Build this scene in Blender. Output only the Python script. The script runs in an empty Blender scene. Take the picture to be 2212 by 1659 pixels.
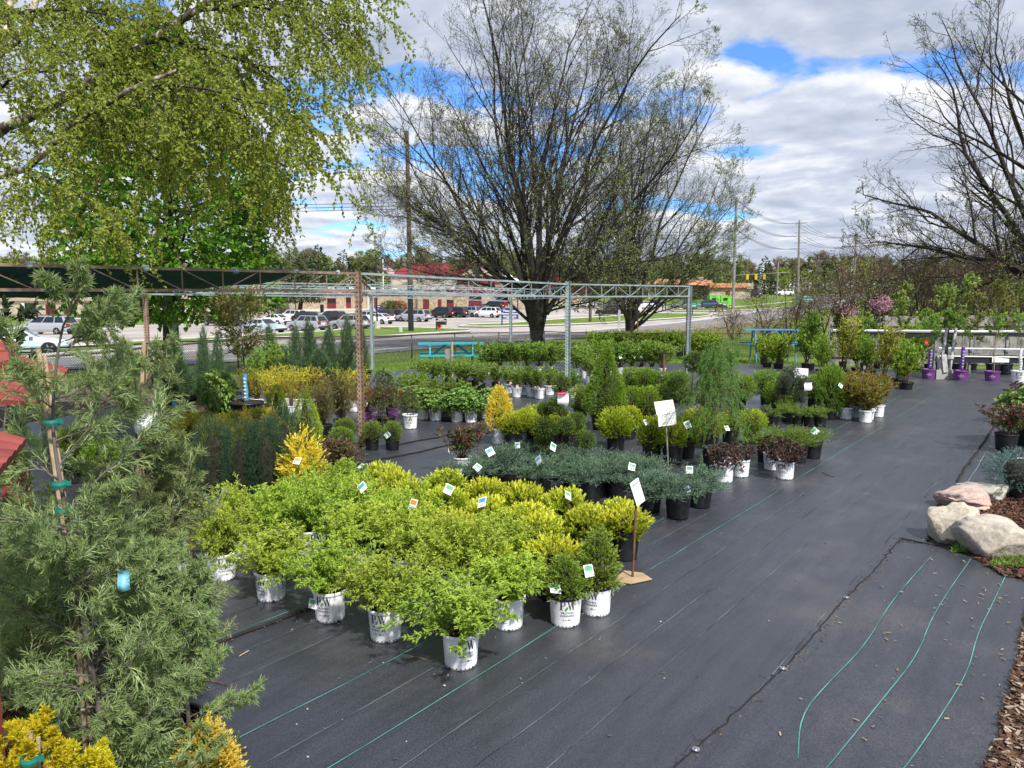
import bpy, math, random
import numpy as np
from mathutils import Vector
R = math.radians
rng = np.random.default_rng(7)
random.seed(7)
C = bpy.context.scene.collection
sc = bpy.context.scene
# ------------------------------------------------------------------ camera
PITCH = math.atan((829.5 - 632) / 1662)
CAMH = 2.5
cam = bpy.data.cameras.new('camera'); cam.sensor_width = 36; cam.lens = 36 * 1662 / 2212
cam.clip_start = 0.05; cam.clip_end = 6000
co = bpy.data.objects.new('camera', cam); C.objects.link(co)
co.location = (0, 0, CAMH); co.rotation_euler = (math.pi / 2 - PITCH, 0, 0)
sc.camera = co
# ------------------------------------------------------------------ world, sun, exposure
SUN_EL, SUN_AZ = 50, 150        # azimuth clockwise from +Y (view direction): behind and to the right
sd = Vector((math.sin(R(SUN_AZ)) * math.cos(R(SUN_EL)), math.cos(R(SUN_AZ)) * math.cos(R(SUN_EL)), math.sin(R(SUN_EL))))
sl = bpy.data.lights.new('sun', 'SUN'); sl.energy = 3.2; sl.angle = R(3); sl.color = (1, .96, .9)
so = bpy.data.objects.new('sun', sl); C.objects.link(so)
so.rotation_euler = sd.to_track_quat('Z', 'Y').to_euler()
sc.view_settings.view_transform = 'Standard'; sc.view_settings.look = 'None'
sc.view_settings.gamma = 1; sc.view_settings.exposure = 0.92
sc.view_settings.use_curve_mapping = False
sc.cycles.max_bounces = 6; sc.cycles.diffuse_bounces = 3; sc.cycles.glossy_bounces = 2
sc.cycles.transmission_bounces = 4; sc.cycles.transparent_max_bounces = 4
sc.cycles.use_denoising = True

def world():
    w = bpy.data.worlds.new('World'); sc.world = w; w.use_nodes = True
    nt = w.node_tree; nt.nodes.clear(); N = nt.nodes.new; L = nt.links.new
    out = N('ShaderNodeOutputWorld'); bg = N('ShaderNodeBackground'); bg.inputs['Strength'].default_value = .1
    sky = N('ShaderNodeTexSky'); sky.sky_type = 'NISHITA'; sky.sun_disc = False
    sky.sun_elevation = R(SUN_EL); sky.sun_rotation = R(SUN_AZ); sky.air_density = 1.0; sky.dust_density = .6; sky.ozone_density = 2.5
    tc = N('ShaderNodeTexCoord'); sp = N('ShaderNodeSeparateXYZ'); L(tc.outputs['Generated'], sp.inputs[0])
    def M(op, a, b=None, cl=False):
        m = N('ShaderNodeMath'); m.operation = op; m.use_clamp = cl
        for i, q in enumerate((a, b)):
            if q is None: continue
            if isinstance(q, (int, float)): m.inputs[i].default_value = q
            else: L(q, m.inputs[i])
        return m.outputs[0]
    zz = M('ADD', M('MAXIMUM', sp.outputs[2], 0.0), .16)
    cx = M('DIVIDE', sp.outputs[0], zz); cy = M('DIVIDE', sp.outputs[1], zz)
    cb = N('ShaderNodeCombineXYZ'); L(cx, cb.inputs[0]); L(cy, cb.inputs[1]); cb.inputs[2].default_value = 3.1
    mp = N('ShaderNodeMapping'); mp.inputs['Location'].default_value = (2.35, .75, 0); mp.inputs['Rotation'].default_value = (0, 0, R(20)); L(cb.outputs[0], mp.inputs[0])
    def noise(sc_, det, rough, dist, off=(0, 0, 0), lac=2.0):
        m2 = N('ShaderNodeMapping'); m2.inputs['Location'].default_value = off; L(mp.outputs[0], m2.inputs[0])
        n = N('ShaderNodeTexNoise'); n.inputs['Scale'].default_value = sc_; n.inputs['Detail'].default_value = det
        n.inputs['Roughness'].default_value = rough; n.inputs['Distortion'].default_value = dist; n.inputs['Lacunarity'].default_value = lac
        L(m2.outputs[0], n.inputs[0]); return n.outputs[0]
    base = noise(1.7, 10, .50, .15)
    big = noise(.5, 3, .5, .1, (4.3, 1.7, 0))
    dens = M('ADD', M('MULTIPLY', base, .75), M('MULTIPLY', big, .35))
    def ramp(x, pts):
        r = N('ShaderNodeValToRGB'); L(x, r.inputs[0]); e = r.color_ramp.elements
        while len(e) < len(pts): e.new(.5)
        for el, (p, c) in zip(e, pts): el.position = p; el.color = c if len(c) == 4 else (*c, 1)
        return r
    # haze near the horizon keeps some cover everywhere
    hz = M('SUBTRACT', 1.0, M('MULTIPLY', sp.outputs[2], 3.2), True)
    dens2 = M('ADD', dens, M('MULTIPLY', hz, .05))
    mask = ramp(dens2, [(.482, (0, 0, 0)), (.525, (1, 1, 1))])
    # light/dark of the cloud: thin, sun-side edges bright, thick middles grey
    n2 = noise(1.7, 10, .50, .15, (.05, -.07, 0)); n3 = noise(4.2, 6, .6, .2, (1, 5, 0))
    diff = M('ADD', M('MULTIPLY', M('SUBTRACT', base, n2), 3.0), .5)
    lum = M('ADD', M('MULTIPLY', diff, .62), M('MULTIPLY', M('SUBTRACT', n3, .5), .5))
    lum = M('ADD', lum, M('MULTIPLY', M('SUBTRACT', .56, dens), 1.1))
    lum = M('ADD', lum, M('MULTIPLY', hz, .04))
    col = ramp(lum, [(.14, (2.7, 3.05, 3.8)), (.32, (3.6, 3.9, 4.6)), (.46, (5.0, 5.15, 5.45)), (.60, (5.9, 5.9, 5.9))])
    tint = N('ShaderNodeMix'); tint.data_type = 'RGBA'; tint.blend_type = 'MULTIPLY'; tint.inputs[0].default_value = 1
    L(sky.outputs[0], tint.inputs[6]); tint.inputs[7].default_value = (.50, .80, 1.22, 1)
    mx = N('ShaderNodeMix'); mx.data_type = 'RGBA'; L(mask.outputs[0], mx.inputs[0]); L(tint.outputs[2], mx.inputs[6])
    sc2 = N('ShaderNodeMix'); sc2.data_type = 'RGBA'; sc2.blend_type = 'MULTIPLY'; sc2.inputs[0].default_value = 1
    L(col.outputs[0], sc2.inputs[6]); sc2.inputs[7].default_value = (1, 1, 1, 1)
    L(sc2.outputs[2], mx.inputs[7]); L(mx.outputs[2], bg.inputs[0]); L(bg.outputs[0], out.inputs[0])
world()

# ------------------------------------------------------------------ picture -> place
GY = np.array([-50, 0, 18, 22, 26, 31, 40, 51, 80, 105, 123, 150, 175, 195, 260, 400, 3000.])
GZ = np.array([0, 0, 0, -.08, -.15, -.40, -.68, -.8, -1.6, -1.65, -1.45, -.65, .7, 1.7, 2.3, 2.4, 2.4])
def G(y): return float(np.interp(y, GY, GZ))
fw = np.array([0, math.cos(PITCH), -math.sin(PITCH)]); up_ = np.array([0, math.sin(PITCH), math.cos(PITCH)])
def ray(sx, sy):
    return fw + (sx - 1106) / 1662 * np.array([1., 0, 0]) - (sy - 829.5) / 1662 * up_
def gp(sx, sy, h=0.):
    """ground point (height h above it) seen at a given place of the photograph"""
    d = ray(sx, sy); lo, hi = .5, 900.
    f = lambda t: CAMH + t * d[2] - G(t * d[1]) - h
    t = lo
    while t < hi and f(t) > 0: t *= 1.01
    a, b = t / 1.01, t
    for _ in range(30):
        m = (a + b) / 2
        if f(m) > 0: a = m
        else: b = m
    p = np.array([0, 0, CAMH]) + b * d
    return np.array([p[0], p[1], p[2] - h])
def at(sx, sy, Y):
    d = ray(sx, sy); return np.array([0, 0, CAMH]) + d * (Y / d[1])
FR = dict(S=(0, 0, 1), Z1=(0, 518.4, .25), Z2=(460.8, 518.4, .25), Z3=(979.2, 518.4, .25), Z4=(1440, 518.4, .349),
          W1=(0, 864, .25), W2=(403.2, 921.6, .25), W3=(864, 748.8, .25), W4=(1324.8, 748.8, .25),
          V1=(1728, 576, .2187), V2=(0, 1209.6, .3125), V3=(1728, 864, .479), V4=(633.6, 1094.4, .3385), R1=(0, 0, .3646),
          U1=(576, 794.9, .2721), U2=(311, 794.9, .2721), U5=(1486, 587.5, .2721), U6=(1486, 662.4, .254), U7=(1255.7, 633.6, .2449), U8=(460.8, 668.2, .2721))
def S(fr, x, y):
    a, b, k = FR[fr]; return a + x * k, b + y * k
def ppm(Y): return 1662. / Y

# ------------------------------------------------------------------ mesh helpers
class MB:
    def __init__(s): s.v = []; s.f = []; s.n = 0; s.t = []
    def add(s, V, F, m=0, tip=0.):
        V = np.asarray(V, float).reshape(-1, 3); F = np.asarray(F, int)
        s.v.append(V); s.f.append((F + s.n, m))
        s.t.append(np.broadcast_to(np.asarray(tip, float), (len(V),)).copy()); s.n += len(V)
        return s
    def box(s, c, d, m=0, rz=0., rx=0., ry=0.):
        c = np.array(c, float); d = np.array(d, float) / 2
        V = np.array([[x, y, z] for z in (-1, 1) for y in (-1, 1) for x in (-1, 1)]) * d
        V = rot(V, rx, ry, rz) + c
        return s.add(V, [[0, 2, 3, 1], [4, 5, 7, 6], [0, 1, 5, 4], [2, 6, 7, 3], [0, 4, 6, 2], [1, 3, 7, 5]], m)
    def beam(s, a, b, w, h, m=0):
        a = np.array(a, float); b = np.array(b, float); t = b - a; t /= np.linalg.norm(t)
        r = np.array([0, 0, 1.]) if abs(t[2]) < .95 else np.array([0, 1., 0])
        u = np.cross(t, r); u /= np.linalg.norm(u); v = np.cross(u, t)
        V = [p + u * i * w / 2 + v * j * h / 2 for p in (a, b) for i, j in ((-1, -1), (1, -1), (1, 1), (-1, 1))]
        return s.add(V, [[0, 1, 5, 4], [1, 2, 6, 5], [2, 3, 7, 6], [3, 0, 4, 7], [0, 3, 2, 1], [4, 5, 6, 7]], m)
    def tubes(s, P, Rr, S=6, m=0, tip=0., cap=False):
        P = np.asarray(P, float)
        if P.ndim == 2: P = P[None]
        N, K, _ = P.shape; Rr = np.broadcast_to(np.asarray(Rr, float), (N, K))
        T = np.gradient(P, axis=1); T /= np.linalg.norm(T, axis=2, keepdims=True) + 1e-9
        ref = np.where((np.abs(T[:, :, 2]).mean(1) > .75)[:, None, None], np.array([0.9, .43, 0]), np.array([0, 0, 1.]))
        U = np.cross(T, np.broadcast_to(ref, T.shape)); U /= np.linalg.norm(U, axis=2, keepdims=True) + 1e-9
        W = np.cross(T, U)
        a = np.arange(S) * 2 * math.pi / S
        V = P[:, :, None] + Rr[:, :, None, None] * (np.cos(a)[None, None, :, None] * U[:, :, None] + np.sin(a)[None, None, :, None] * W[:, :, None])
        idx = np.arange(N * K * S).reshape(N, K, S)
        q = np.stack([idx[:, :-1], np.roll(idx[:, :-1], -1, 2), np.roll(idx[:, 1:], -1, 2), idx[:, 1:]], -1).reshape(-1, 4)
        s.add(V.reshape(-1, 3), q, m, tip)
        if cap:
            base = s.n - N * K * S
            for n in range(N):
                s.f.append((np.array([idx[n, -1]]) + base, m)); s.f.append((np.array([idx[n, 0][::-1]]) + base, m))
        return s
    def lathe(s, prof, m=0, S=24, c=(0, 0, 0), cap=True):
        prof = np.array(prof, float); a = np.arange(S) * 2 * math.pi / S; K = len(prof)
        V = np.stack([prof[:, 0, None] * np.cos(a), prof[:, 0, None] * np.sin(a), np.repeat(prof[:, 1, None], S, 1)], -1) + np.array(c)
        idx = np.arange(K * S).reshape(K, S)
        q = np.stack([idx[:-1], np.roll(idx[:-1], -1, 1), np.roll(idx[1:], -1, 1), idx[1:]], -1).reshape(-1, 4)
        s.add(V.reshape(-1, 3), q, m)
        return s
    def quad(s, a, b, c, d, m=0): return s.add([a, b, c, d], [[0, 1, 2, 3]], m)
    def prism(s, pts, z0, z1, m=0):      # pts: 2d outline, counterclockwise
        n = len(pts); V = [(x, y, z0) for x, y in pts] + [(x, y, z1) for x, y in pts]
        s.add(V, [[i, (i + 1) % n, (i + 1) % n + n, i + n] for i in range(n)], m)
        b = s.n - 2 * n
        s.f.append((np.array([list(range(n))[::-1]]) + b, m)); s.f.append((np.array([list(range(n, 2 * n))]) + b, m)); return s
    def blob(s, c, r, m=0, seed=0, U=14, Vn=10, amp=.12, sq=2.0):
        rs = np.random.default_rng(seed); a = np.arange(U) * 2 * math.pi / U; b = np.linspace(-math.pi / 2, math.pi / 2, Vn)
        A, B = np.meshgrid(a, b); D = np.stack([np.cos(B) * np.cos(A), np.cos(B) * np.sin(A), np.sin(B)], -1)
        k = 1 + sum(amp / (i + 1) ** .8 * np.sin(D @ rs.normal(0, 1.3 + i * 1.0, 3) * 1.6 + rs.uniform(0, 6)) for i in range(5))
        e = (np.abs(D) ** sq).sum(-1) ** (-1 / sq)
        V = D * (k * e)[..., None] * np.array(r) + np.array(c)
        idx = np.arange(U * Vn).reshape(Vn, U)
        q = np.stack([idx[:-1], np.roll(idx[:-1], -1, 1), np.roll(idx[1:], -1, 1), idx[1:]], -1).reshape(-1, 4)
        return s.add(V.reshape(-1, 3), q, m)
    def mesh(s, name, mats, smooth=False):
        me = bpy.data.meshes.new(name); V = np.concatenate(s.v)
        me.vertices.add(len(V)); me.vertices.foreach_set('co', V.astype(np.float32).ravel())
        loops = np.concatenate([f.ravel() for f, _ in s.f]); cnt = np.concatenate([np.full(len(f), f.shape[1]) for f, _ in s.f])
        mi = np.concatenate([np.full(len(f), m) for f, m in s.f])
        me.loops.add(len(loops)); me.loops.foreach_set('vertex_index', loops.astype(np.int32))
        me.polygons.add(len(cnt)); me.polygons.foreach_set('loop_start', np.concatenate([[0], np.cumsum(cnt)[:-1]]).astype(np.int32))
        me.polygons.foreach_set('material_index', mi.astype(np.int32))
        me.polygons.foreach_set('use_smooth', np.full(len(cnt), bool(smooth)))
        t = np.concatenate(s.t)
        if t.any():
            at_ = me.attributes.new('tip', 'FLOAT', 'POINT'); at_.data.foreach_set('value', t.astype(np.float32))
        for m in (mats if isinstance(mats, (list, tuple)) else [mats]): me.materials.append(m)
        me.update(calc_edges=True); return me
    def obj(s, name, mats, parent=None, smooth=False): return mobj(name, s.mesh(name, mats, smooth), parent)
def mobj(name, me, parent=None, loc=None):
    o = bpy.data.objects.new(name, me); C.objects.link(o)
    if parent is not None: o.parent = parent
    if loc is not None: o.location = loc
    return o
def rot(V, rx=0, ry=0, rz=0):
    V = np.asarray(V, float)
    if rx: c, s_ = math.cos(rx), math.sin(rx); V = V @ np.array([[1, 0, 0], [0, c, s_], [0, -s_, c]])
    if ry: c, s_ = math.cos(ry), math.sin(ry); V = V @ np.array([[c, 0, -s_], [0, 1, 0], [s_, 0, c]])
    if rz: c, s_ = math.cos(rz), math.sin(rz); V = V @ np.array([[c, s_, 0], [-s_, c, 0], [0, 0, 1]])
    return V
def tag(o, label=None, cat=None, group=None, kind=None):
    if label: o['label'] = label
    if label and not 4 <= len(label.replace(',', '').split()) <= 16: print('LABEL', len(label.split()), label)
    if cat: o['category'] = cat
    if group: o['group'] = group
    if kind: o['kind'] = kind
    return o
def empty(name, loc, label, cat, group=None, rz=0.):
    o = bpy.data.objects.new(name, None); C.objects.link(o); o.empty_display_size = .1
    o.location = [float(q) for q in loc]; o.rotation_euler = (0, 0, rz); return tag(o, label, cat, group)
def copy_tree(o, parent=None):
    c = o.copy(); C.objects.link(c); c.parent = parent
    for ch in o.children: copy_tree(ch, c)
    return c
def nrm(v): return v / (np.linalg.norm(v, axis=-1, keepdims=True) + 1e-9)

# ------------------------------------------------------------------ materials
def newmat(name):
    m = bpy.data.materials.new(name); m.use_nodes = True; nt = m.node_tree
    return m, nt, nt.nodes['Principled BSDF']
def rgba(c): return (*c, 1) if len(c) == 3 else c
def mat(name, c, rough=.6, metal=0., var=.12, scale=6., c2=None, bump=0., spec=.4, det=5, bscale=None, coord='Object', coat=0.):
    m, nt, b = newmat(name); N = nt.nodes.new; L = nt.links.new
    b.inputs['Roughness'].default_value = rough; b.inputs['Metallic'].default_value = metal
    b.inputs['Specular IOR Level'].default_value = spec; b.inputs['Coat Weight'].default_value = coat
    tc = N('ShaderNodeTexCoord'); n = N('ShaderNodeTexNoise'); n.inputs['Scale'].default_value = scale; n.inputs['Detail'].default_value = det
    n.inputs['Roughness'].default_value = .6
    L(tc.outputs[coord], n.inputs[0])
    c2 = c2 or tuple(max(0, q * (1 - 2.2 * var)) for q in c)
    r = N('ShaderNodeValToRGB'); r.color_ramp.elements[0].position = .36; r.color_ramp.elements[1].position = .64
    r.color_ramp.elements[0].color = rgba(c2); r.color_ramp.elements[1].color = rgba(tuple(min(1, q * (1 + var * .4)) for q in c))
    L(n.outputs[0], r.inputs[0]); L(r.outputs[0], b.inputs['Base Color'])
    if bump:
        n2 = N('ShaderNodeTexNoise'); n2.inputs['Scale'].default_value = bscale or scale * 6; n2.inputs['Detail'].default_value = 4; L(tc.outputs[coord], n2.inputs[0])
        bp = N('ShaderNodeBump'); bp.inputs['Strength'].default_value = bump; bp.inputs['Distance'].default_value = .02
        L(n2.outputs[0], bp.inputs['Height']); L(bp.outputs[0], b.inputs['Normal'])
    return m
def leafmat(name, c1, c2, tip=None, trans=.3, rough=.5, spec=.3, hv=.12, clump=0.):
    m, nt, b = newmat(name); N = nt.nodes.new; L = nt.links.new
    g = N('ShaderNodeNewGeometry'); r = N('ShaderNodeMix'); r.data_type = 'RGBA'
    r.inputs[6].default_value = rgba(c1); r.inputs[7].default_value = rgba(c2); L(g.outputs['Random Per Island'], r.inputs[0])
    col = r.outputs[2]
    if tip:
        a = N('ShaderNodeAttribute'); a.attribute_name = 'tip'; x = N('ShaderNodeMix'); x.data_type = 'RGBA'
        L(a.outputs['Fac'], x.inputs[0]); L(col, x.inputs[6]); x.inputs[7].default_value = rgba(tip); col = x.outputs[2]
    oi = N('ShaderNodeObjectInfo'); hs = N('ShaderNodeHueSaturation'); mr = N('ShaderNodeMapRange')
    mr.inputs[3].default_value = 1 - hv; mr.inputs[4].default_value = 1 + hv; L(oi.outputs['Random'], mr.inputs[0]); L(mr.outputs[0], hs.inputs['Value'])
    mr2 = N('ShaderNodeMapRange'); mr2.inputs[3].default_value = .5 - .012; mr2.inputs[4].default_value = .5 + .012
    wn = N('ShaderNodeMath'); wn.operation = 'FRACT'; w2 = N('ShaderNodeMath'); w2.operation = 'MULTIPLY'; w2.inputs[1].default_value = 7.3
    L(oi.outputs['Random'], w2.inputs[0]); L(w2.outputs[0], wn.inputs[0]); L(wn.outputs[0], mr2.inputs[0]); L(mr2.outputs[0], hs.inputs['Hue'])
    L(col, hs.inputs['Color']); col = hs.outputs[0]
    L(col, b.inputs['Base Color']); b.inputs['Roughness'].default_value = rough; b.inputs['Specular IOR Level'].default_value = spec
    if trans:
        t = N('ShaderNodeBsdfTranslucent'); L(col, t.inputs[0]); mx = N('ShaderNodeMixShader'); mx.inputs[0].default_value = trans
        L(b.outputs[0], mx.inputs[1]); L(t.outputs[0], mx.inputs[2]); L(mx.outputs[0], nt.nodes['Material Output'].inputs[0])
    return m
M = {}
M['white_paint'] = mat('white_paint', (.78, .78, .76), .5, var=.05)
M['black_metal'] = mat('black_metal', (.02, .02, .021), .4, spec=.5)
M['black_plastic'] = mat('black_plastic', (.014, .0155, .018), .42, var=.3, scale=9, spec=.35)
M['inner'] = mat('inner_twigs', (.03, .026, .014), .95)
M['soil'] = mat('soil', (.055, .03, .018), .95, scale=60, var=.4, bump=.8, bscale=120)
M['bark'] = mat('bark', (.075, .06, .048), .9, var=.35, scale=5, bump=.9, bscale=22)
M['bark_dark'] = mat('bark_dark', (.045, .036, .030), .9, var=.35, scale=5, bump=.9, bscale=22)
M['twig'] = mat('twig', (.16, .10, .065), .85, var=.3, scale=20)
M['twig_grey'] = mat('twig_grey', (.17, .145, .125), .85, var=.3, scale=8)
M['glass'] = mat('glass', (.02, .024, .03), .12, var=.1, spec=.6)
M['rubber'] = mat('rubber', (.012, .012, .012), .8)
M['chrome'] = mat('chrome', (.55, .56, .58), .3, .9)
M['paper'] = mat('paper', (.84, .84, .85), .6, var=.02)
M['ink'] = mat('ink', (.05, .05, .055), .6)
M['ink_grey'] = mat('ink_grey', (.42, .42, .43), .6)
M['concrete'] = mat('concrete', (.42, .40, .36), .85, scale=3, var=.12, bump=.3)

# ------------------------------------------------------------------ draped ground sheets
def drape(mb, poly, off, step=1.5, m=0):
    poly = [np.array(p[:2], float) for p in poly]; n = len(poly)
    ys = [p[1] for p in poly]; y0, y1 = min(ys), max(ys)
    rows = sorted(set([round(float(q), 4) for q in list(np.arange(y0, y1, step)) + ys + [y1] + [g for g in GY if y0 < g < y1]]))
    def xs(y):
        r = []
        for i in range(n):
            a, b = poly[i], poly[(i + 1) % n]
            if (a[1] > y) != (b[1] > y): r.append((i, a[0] + (y - a[1]) * (b[0] - a[0]) / (b[1] - a[1])))
        return sorted(r, key=lambda q: q[1])
    for ya, yb in zip(rows[:-1], rows[1:]):
        e = (yb - ya) * 1e-4
        A, B = xs(ya + e), xs(yb - e)
        for k in range(0, min(len(A), len(B)) - 1, 2):
            za, zb = G(ya) + off, G(yb) + off
            mb.quad((A[k][1], ya, za), (A[k + 1][1], ya, za), (B[k + 1][1], yb, zb), (B[k][1], yb, zb), m)
    return mb
def offset_line(P, d):
    P = np.array(P)[:, :2]; T = np.gradient(P, axis=0); T = nrm(T); Nn = np.stack([-T[:, 1], T[:, 0]], -1); return P + Nn * d
def resample(P, step):
    P = np.array(P, float); s_ = np.concatenate([[0], np.cumsum(np.linalg.norm(np.diff(P, axis=0), axis=1))])
    t = np.linspace(0, s_[-1], max(2, int(s_[-1] / step) + 1)); return np.stack([np.interp(t, s_, P[:, i]) for i in range(P.shape[1])], -1)
def ribbon(mb, P, w, off, m=0, step=1.0):
    P = resample(np.array(P)[:, :2], step); A = offset_line(P, w / 2); B = offset_line(P, -w / 2)
    V = [(a[0], a[1], G(a[1]) + off) for a in A] + [(b[0], b[1], G(b[1]) + off) for b in B]; n = len(A)
    return mb.add(V, [[i + n, i + 1 + n, i + 1, i] for i in range(n - 1)], m)
def smooth_line(pts, k=3):
    P = np.array(pts, float)
    for _ in range(k):
        Q = [P[0]]
        for a, b in zip(P[:-1], P[1:]): Q += [a * .75 + b * .25, a * .25 + b * .75]
        Q.append(P[-1]); P = np.array(Q)
    return P
# ================================================================== THE SETTING
AZ = R(37.2); LD = np.array([math.sin(AZ), math.cos(AZ)]); LN = np.array([math.cos(AZ), -math.sin(AZ)])   # weave direction of the ground cloth
def grass_mat():
    m, nt, b = newmat('grass'); N = nt.nodes.new; L = nt.links.new; tc = N('ShaderNodeTexCoord')
    a = N('ShaderNodeTexNoise'); a.inputs['Scale'].default_value = .35; a.inputs['Detail'].default_value = 8; a.inputs['Roughness'].default_value = .7
    L(tc.outputs['Object'], a.inputs[0]); r = N('ShaderNodeValToRGB'); e = r.color_ramp.elements
    e[0].position = .35; e[0].color = (.085, .13, .022, 1); e[1].position = .65; e[1].color = (.16, .235, .04, 1)
    L(a.outputs[0], r.inputs[0])
    f = N('ShaderNodeTexNoise'); f.inputs['Scale'].default_value = 14; f.inputs['Detail'].default_value = 6; L(tc.outputs['Object'], f.inputs[0])
    x = N('ShaderNodeMix'); x.data_type = 'RGBA'; x.blend_type = 'OVERLAY'; x.inputs[0].default_value = .7; L(r.outputs[0], x.inputs[6]); L(f.outputs[0], x.inputs[7])
    L(x.outputs[2], b.inputs['Base Color']); b.inputs['Roughness'].default_value = .85; b.inputs['Specular IOR Level'].default_value = .1
    return m
M['grass'] = grass_mat()
M['asphalt'] = mat('asphalt', (.215, .205, .20), .85, scale=.5, var=.12, det=10, bump=.15, bscale=30)
M['lot'] = mat('lot', (.44, .395, .345), .85, scale=.22, var=.16, det=10)
M['kerb'] = mat('kerb', (.52, .49, .44), .85, scale=1.5, var=.08)
M['line_white'] = mat('line_white', (.62, .62, .60), .7, scale=2, var=.12)
M['line_yellow'] = mat('line_yellow', (.52, .34, .09), .7, scale=2, var=.15)
M['dirt'] = mat('dirt', (.13, .09, .06), .95, scale=4, var=.3, bump=.5)
def fabric_mat():
    m, nt, b = newmat('ground_cloth'); N = nt.nodes.new; L = nt.links.new; tc = N('ShaderNodeTexCoord')
    mp = N('ShaderNodeMapping'); mp.inputs['Rotation'].default_value = (0, 0, AZ); L(tc.outputs['Object'], mp.inputs[0])
    m2 = N('ShaderNodeMapping'); m2.inputs['Scale'].default_value = (1, .12, 1); L(mp.outputs[0], m2.inputs[0])
    st = N('ShaderNodeTexNoise'); st.inputs['Scale'].default_value = 9; st.inputs['Detail'].default_value = 7; st.inputs['Roughness'].default_value = .7; L(m2.outputs[0], st.inputs[0])
    du = N('ShaderNodeTexNoise'); du.inputs['Scale'].default_value = .55; du.inputs['Detail'].default_value = 9; du.inputs['Roughness'].default_value = .68; L(tc.outputs['Object'], du.inputs[0])
    r = N('ShaderNodeValToRGB'); e = r.color_ramp.elements; e[0].position = .3; e[0].color = (.020, .022, .027, 1); e[1].position = .78; e[1].color = (.042, .045, .056, 1); L(st.outputs[0], r.inputs[0])
    d = N('ShaderNodeValToRGB'); e = d.color_ramp.elements; e[0].position = .52; e[0].color = (0, 0, 0, 1); e[1].position = .80; e[1].color = (.7, .7, .7, 1); L(du.outputs[0], d.inputs[0])
    x = N('ShaderNodeMix'); x.data_type = 'RGBA'; L(d.outputs[0], x.inputs[0]); L(r.outputs[0], x.inputs[6]); x.inputs[7].default_value = (.11, .095, .08, 1)
    sk = N('ShaderNodeTexNoise'); sk.inputs['Scale'].default_value = 95; sk.inputs['Detail'].default_value = 3; L(tc.outputs['Object'], sk.inputs[0])
    sr = N('ShaderNodeMapRange'); sr.inputs[1].default_value = .3; sr.inputs[2].default_value = .7; sr.inputs[3].default_value = .45; sr.inputs[4].default_value = 1.7; L(sk.outputs[0], sr.inputs[0])
    sx_ = N('ShaderNodeVectorMath'); sx_.operation = 'SCALE'; L(x.outputs[2], sx_.inputs[0]); L(sr.outputs[0], sx_.inputs['Scale']); L(sx_.outputs[0], b.inputs['Base Color']); b.inputs['Specular IOR Level'].default_value = .5; b.inputs['Coat Weight'].default_value = .45; b.inputs['Coat Roughness'].default_value = .38; b.inputs['Coat IOR'].default_value = 1.5
    rr = N('ShaderNodeMapRange'); rr.inputs[3].default_value = .42; rr.inputs[4].default_value = .58; L(du.outputs[0], rr.inputs[0]); L(rr.outputs[0], b.inputs['Roughness'])
    # woven tape pattern and broad creases
    wv = N('ShaderNodeTexWave'); wv.inputs['Scale'].default_value = 60; wv.inputs['Distortion'].default_value = 1.5; L(mp.outputs[0], wv.inputs[0])
    wr = N('ShaderNodeTexNoise'); wr.inputs['Scale'].default_value = 1.6; wr.inputs['Detail'].default_value = 4; wr.inputs['Distortion'].default_value = .6; L(m2.outputs[0], wr.inputs[0])
    b1 = N('ShaderNodeBump'); b1.inputs['Strength'].default_value = .10; b1.inputs['Distance'].default_value = .002; L(wv.outputs[0], b1.inputs['Height'])
    b2 = N('ShaderNodeBump'); b2.inputs['Strength'].default_value = .2; b2.inputs['Distance'].default_value = .05; L(wr.outputs[0], b2.inputs['Height']); L(b1.outputs[0], b2.inputs['Normal'])
    L(b2.outputs[0], b.inputs['Normal'])
    return m
M['cloth'] = fabric_mat()
M['stripe'] = mat('stripe', (.10, .33, .29), .7, scale=3, var=.25)
M['stripe_pale'] = mat('stripe_pale', (.15, .20, .205), .7, scale=2.2, var=.42)

def build_ground():
    ys = np.array(sorted(set(list(GY) + list(np.arange(-10, 60, 2.)) + [90, 140, 300, 600, 1000, 2000])))
    xs = np.array([-3000, -1200, -500, -200, -100, -60, -40, -25, -15, -8, 0, 8, 15, 25, 40, 60, 100, 200, 500, 1200, 3000.])
    mb = MB(); X, Y = np.meshgrid(xs, ys); Z = np.interp(Y, GY, GZ) - .02
    i = np.arange(X.size).reshape(X.shape)
    mb.add(np.stack([X, Y, Z], -1).reshape(-1, 3), np.stack([i[:-1, :-1], i[:-1, 1:], i[1:, 1:], i[1:, :-1]], -1).reshape(-1, 4))
    tag(mb.obj('ground', M['grass']), kind='structure')
build_ground()

# --- ground cloth: sheets with their woven marker stripes
SEAM1 = [gp(*p)[:2] for p in [(300, 1475), (415, 1415), (560, 1362), (700, 1308), (800, 1262)]]
SEAM3 = [gp(*p)[:2] for p in [(1300, 1800), (1500, 1630), S('V3', 0, 1155), S('V3', 200, 905), S('V3', 330, 790), S('V3', 455, 632)]]
SEAM4 = [gp(*p)[:2] for p in [S('V3', 575, 645), S('V3', 590, 590), S('V3', 660, 470), S('V3', 700, 425), S('V3', 720, 340), S('V3', 800, 240), S('V3', 865, 140), S('V1', 2130, 1230), S('V1', 2190, 1160)]]
CL = [(-9.5, -2), (-9.5, 14), (-7.8, 19.5), (-3.5, 26.5), (0.5, 32.5), (5, 32.5), (9.5, 31), (12.5, 27.5), (22, 27.5), (22, 16), (14, 16), (12.5, 12.5), (7.4, 7.6), (6.0, 5.6), (4.2, 2.5), (3.6, -2)]
def wob(t, k, amp):
    return amp * (np.sin(t * .9 + k * 1.7) + .6 * np.sin(t * 2.3 + k * 2.9) + .35 * np.sin(t * 5.1 + k))
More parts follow.
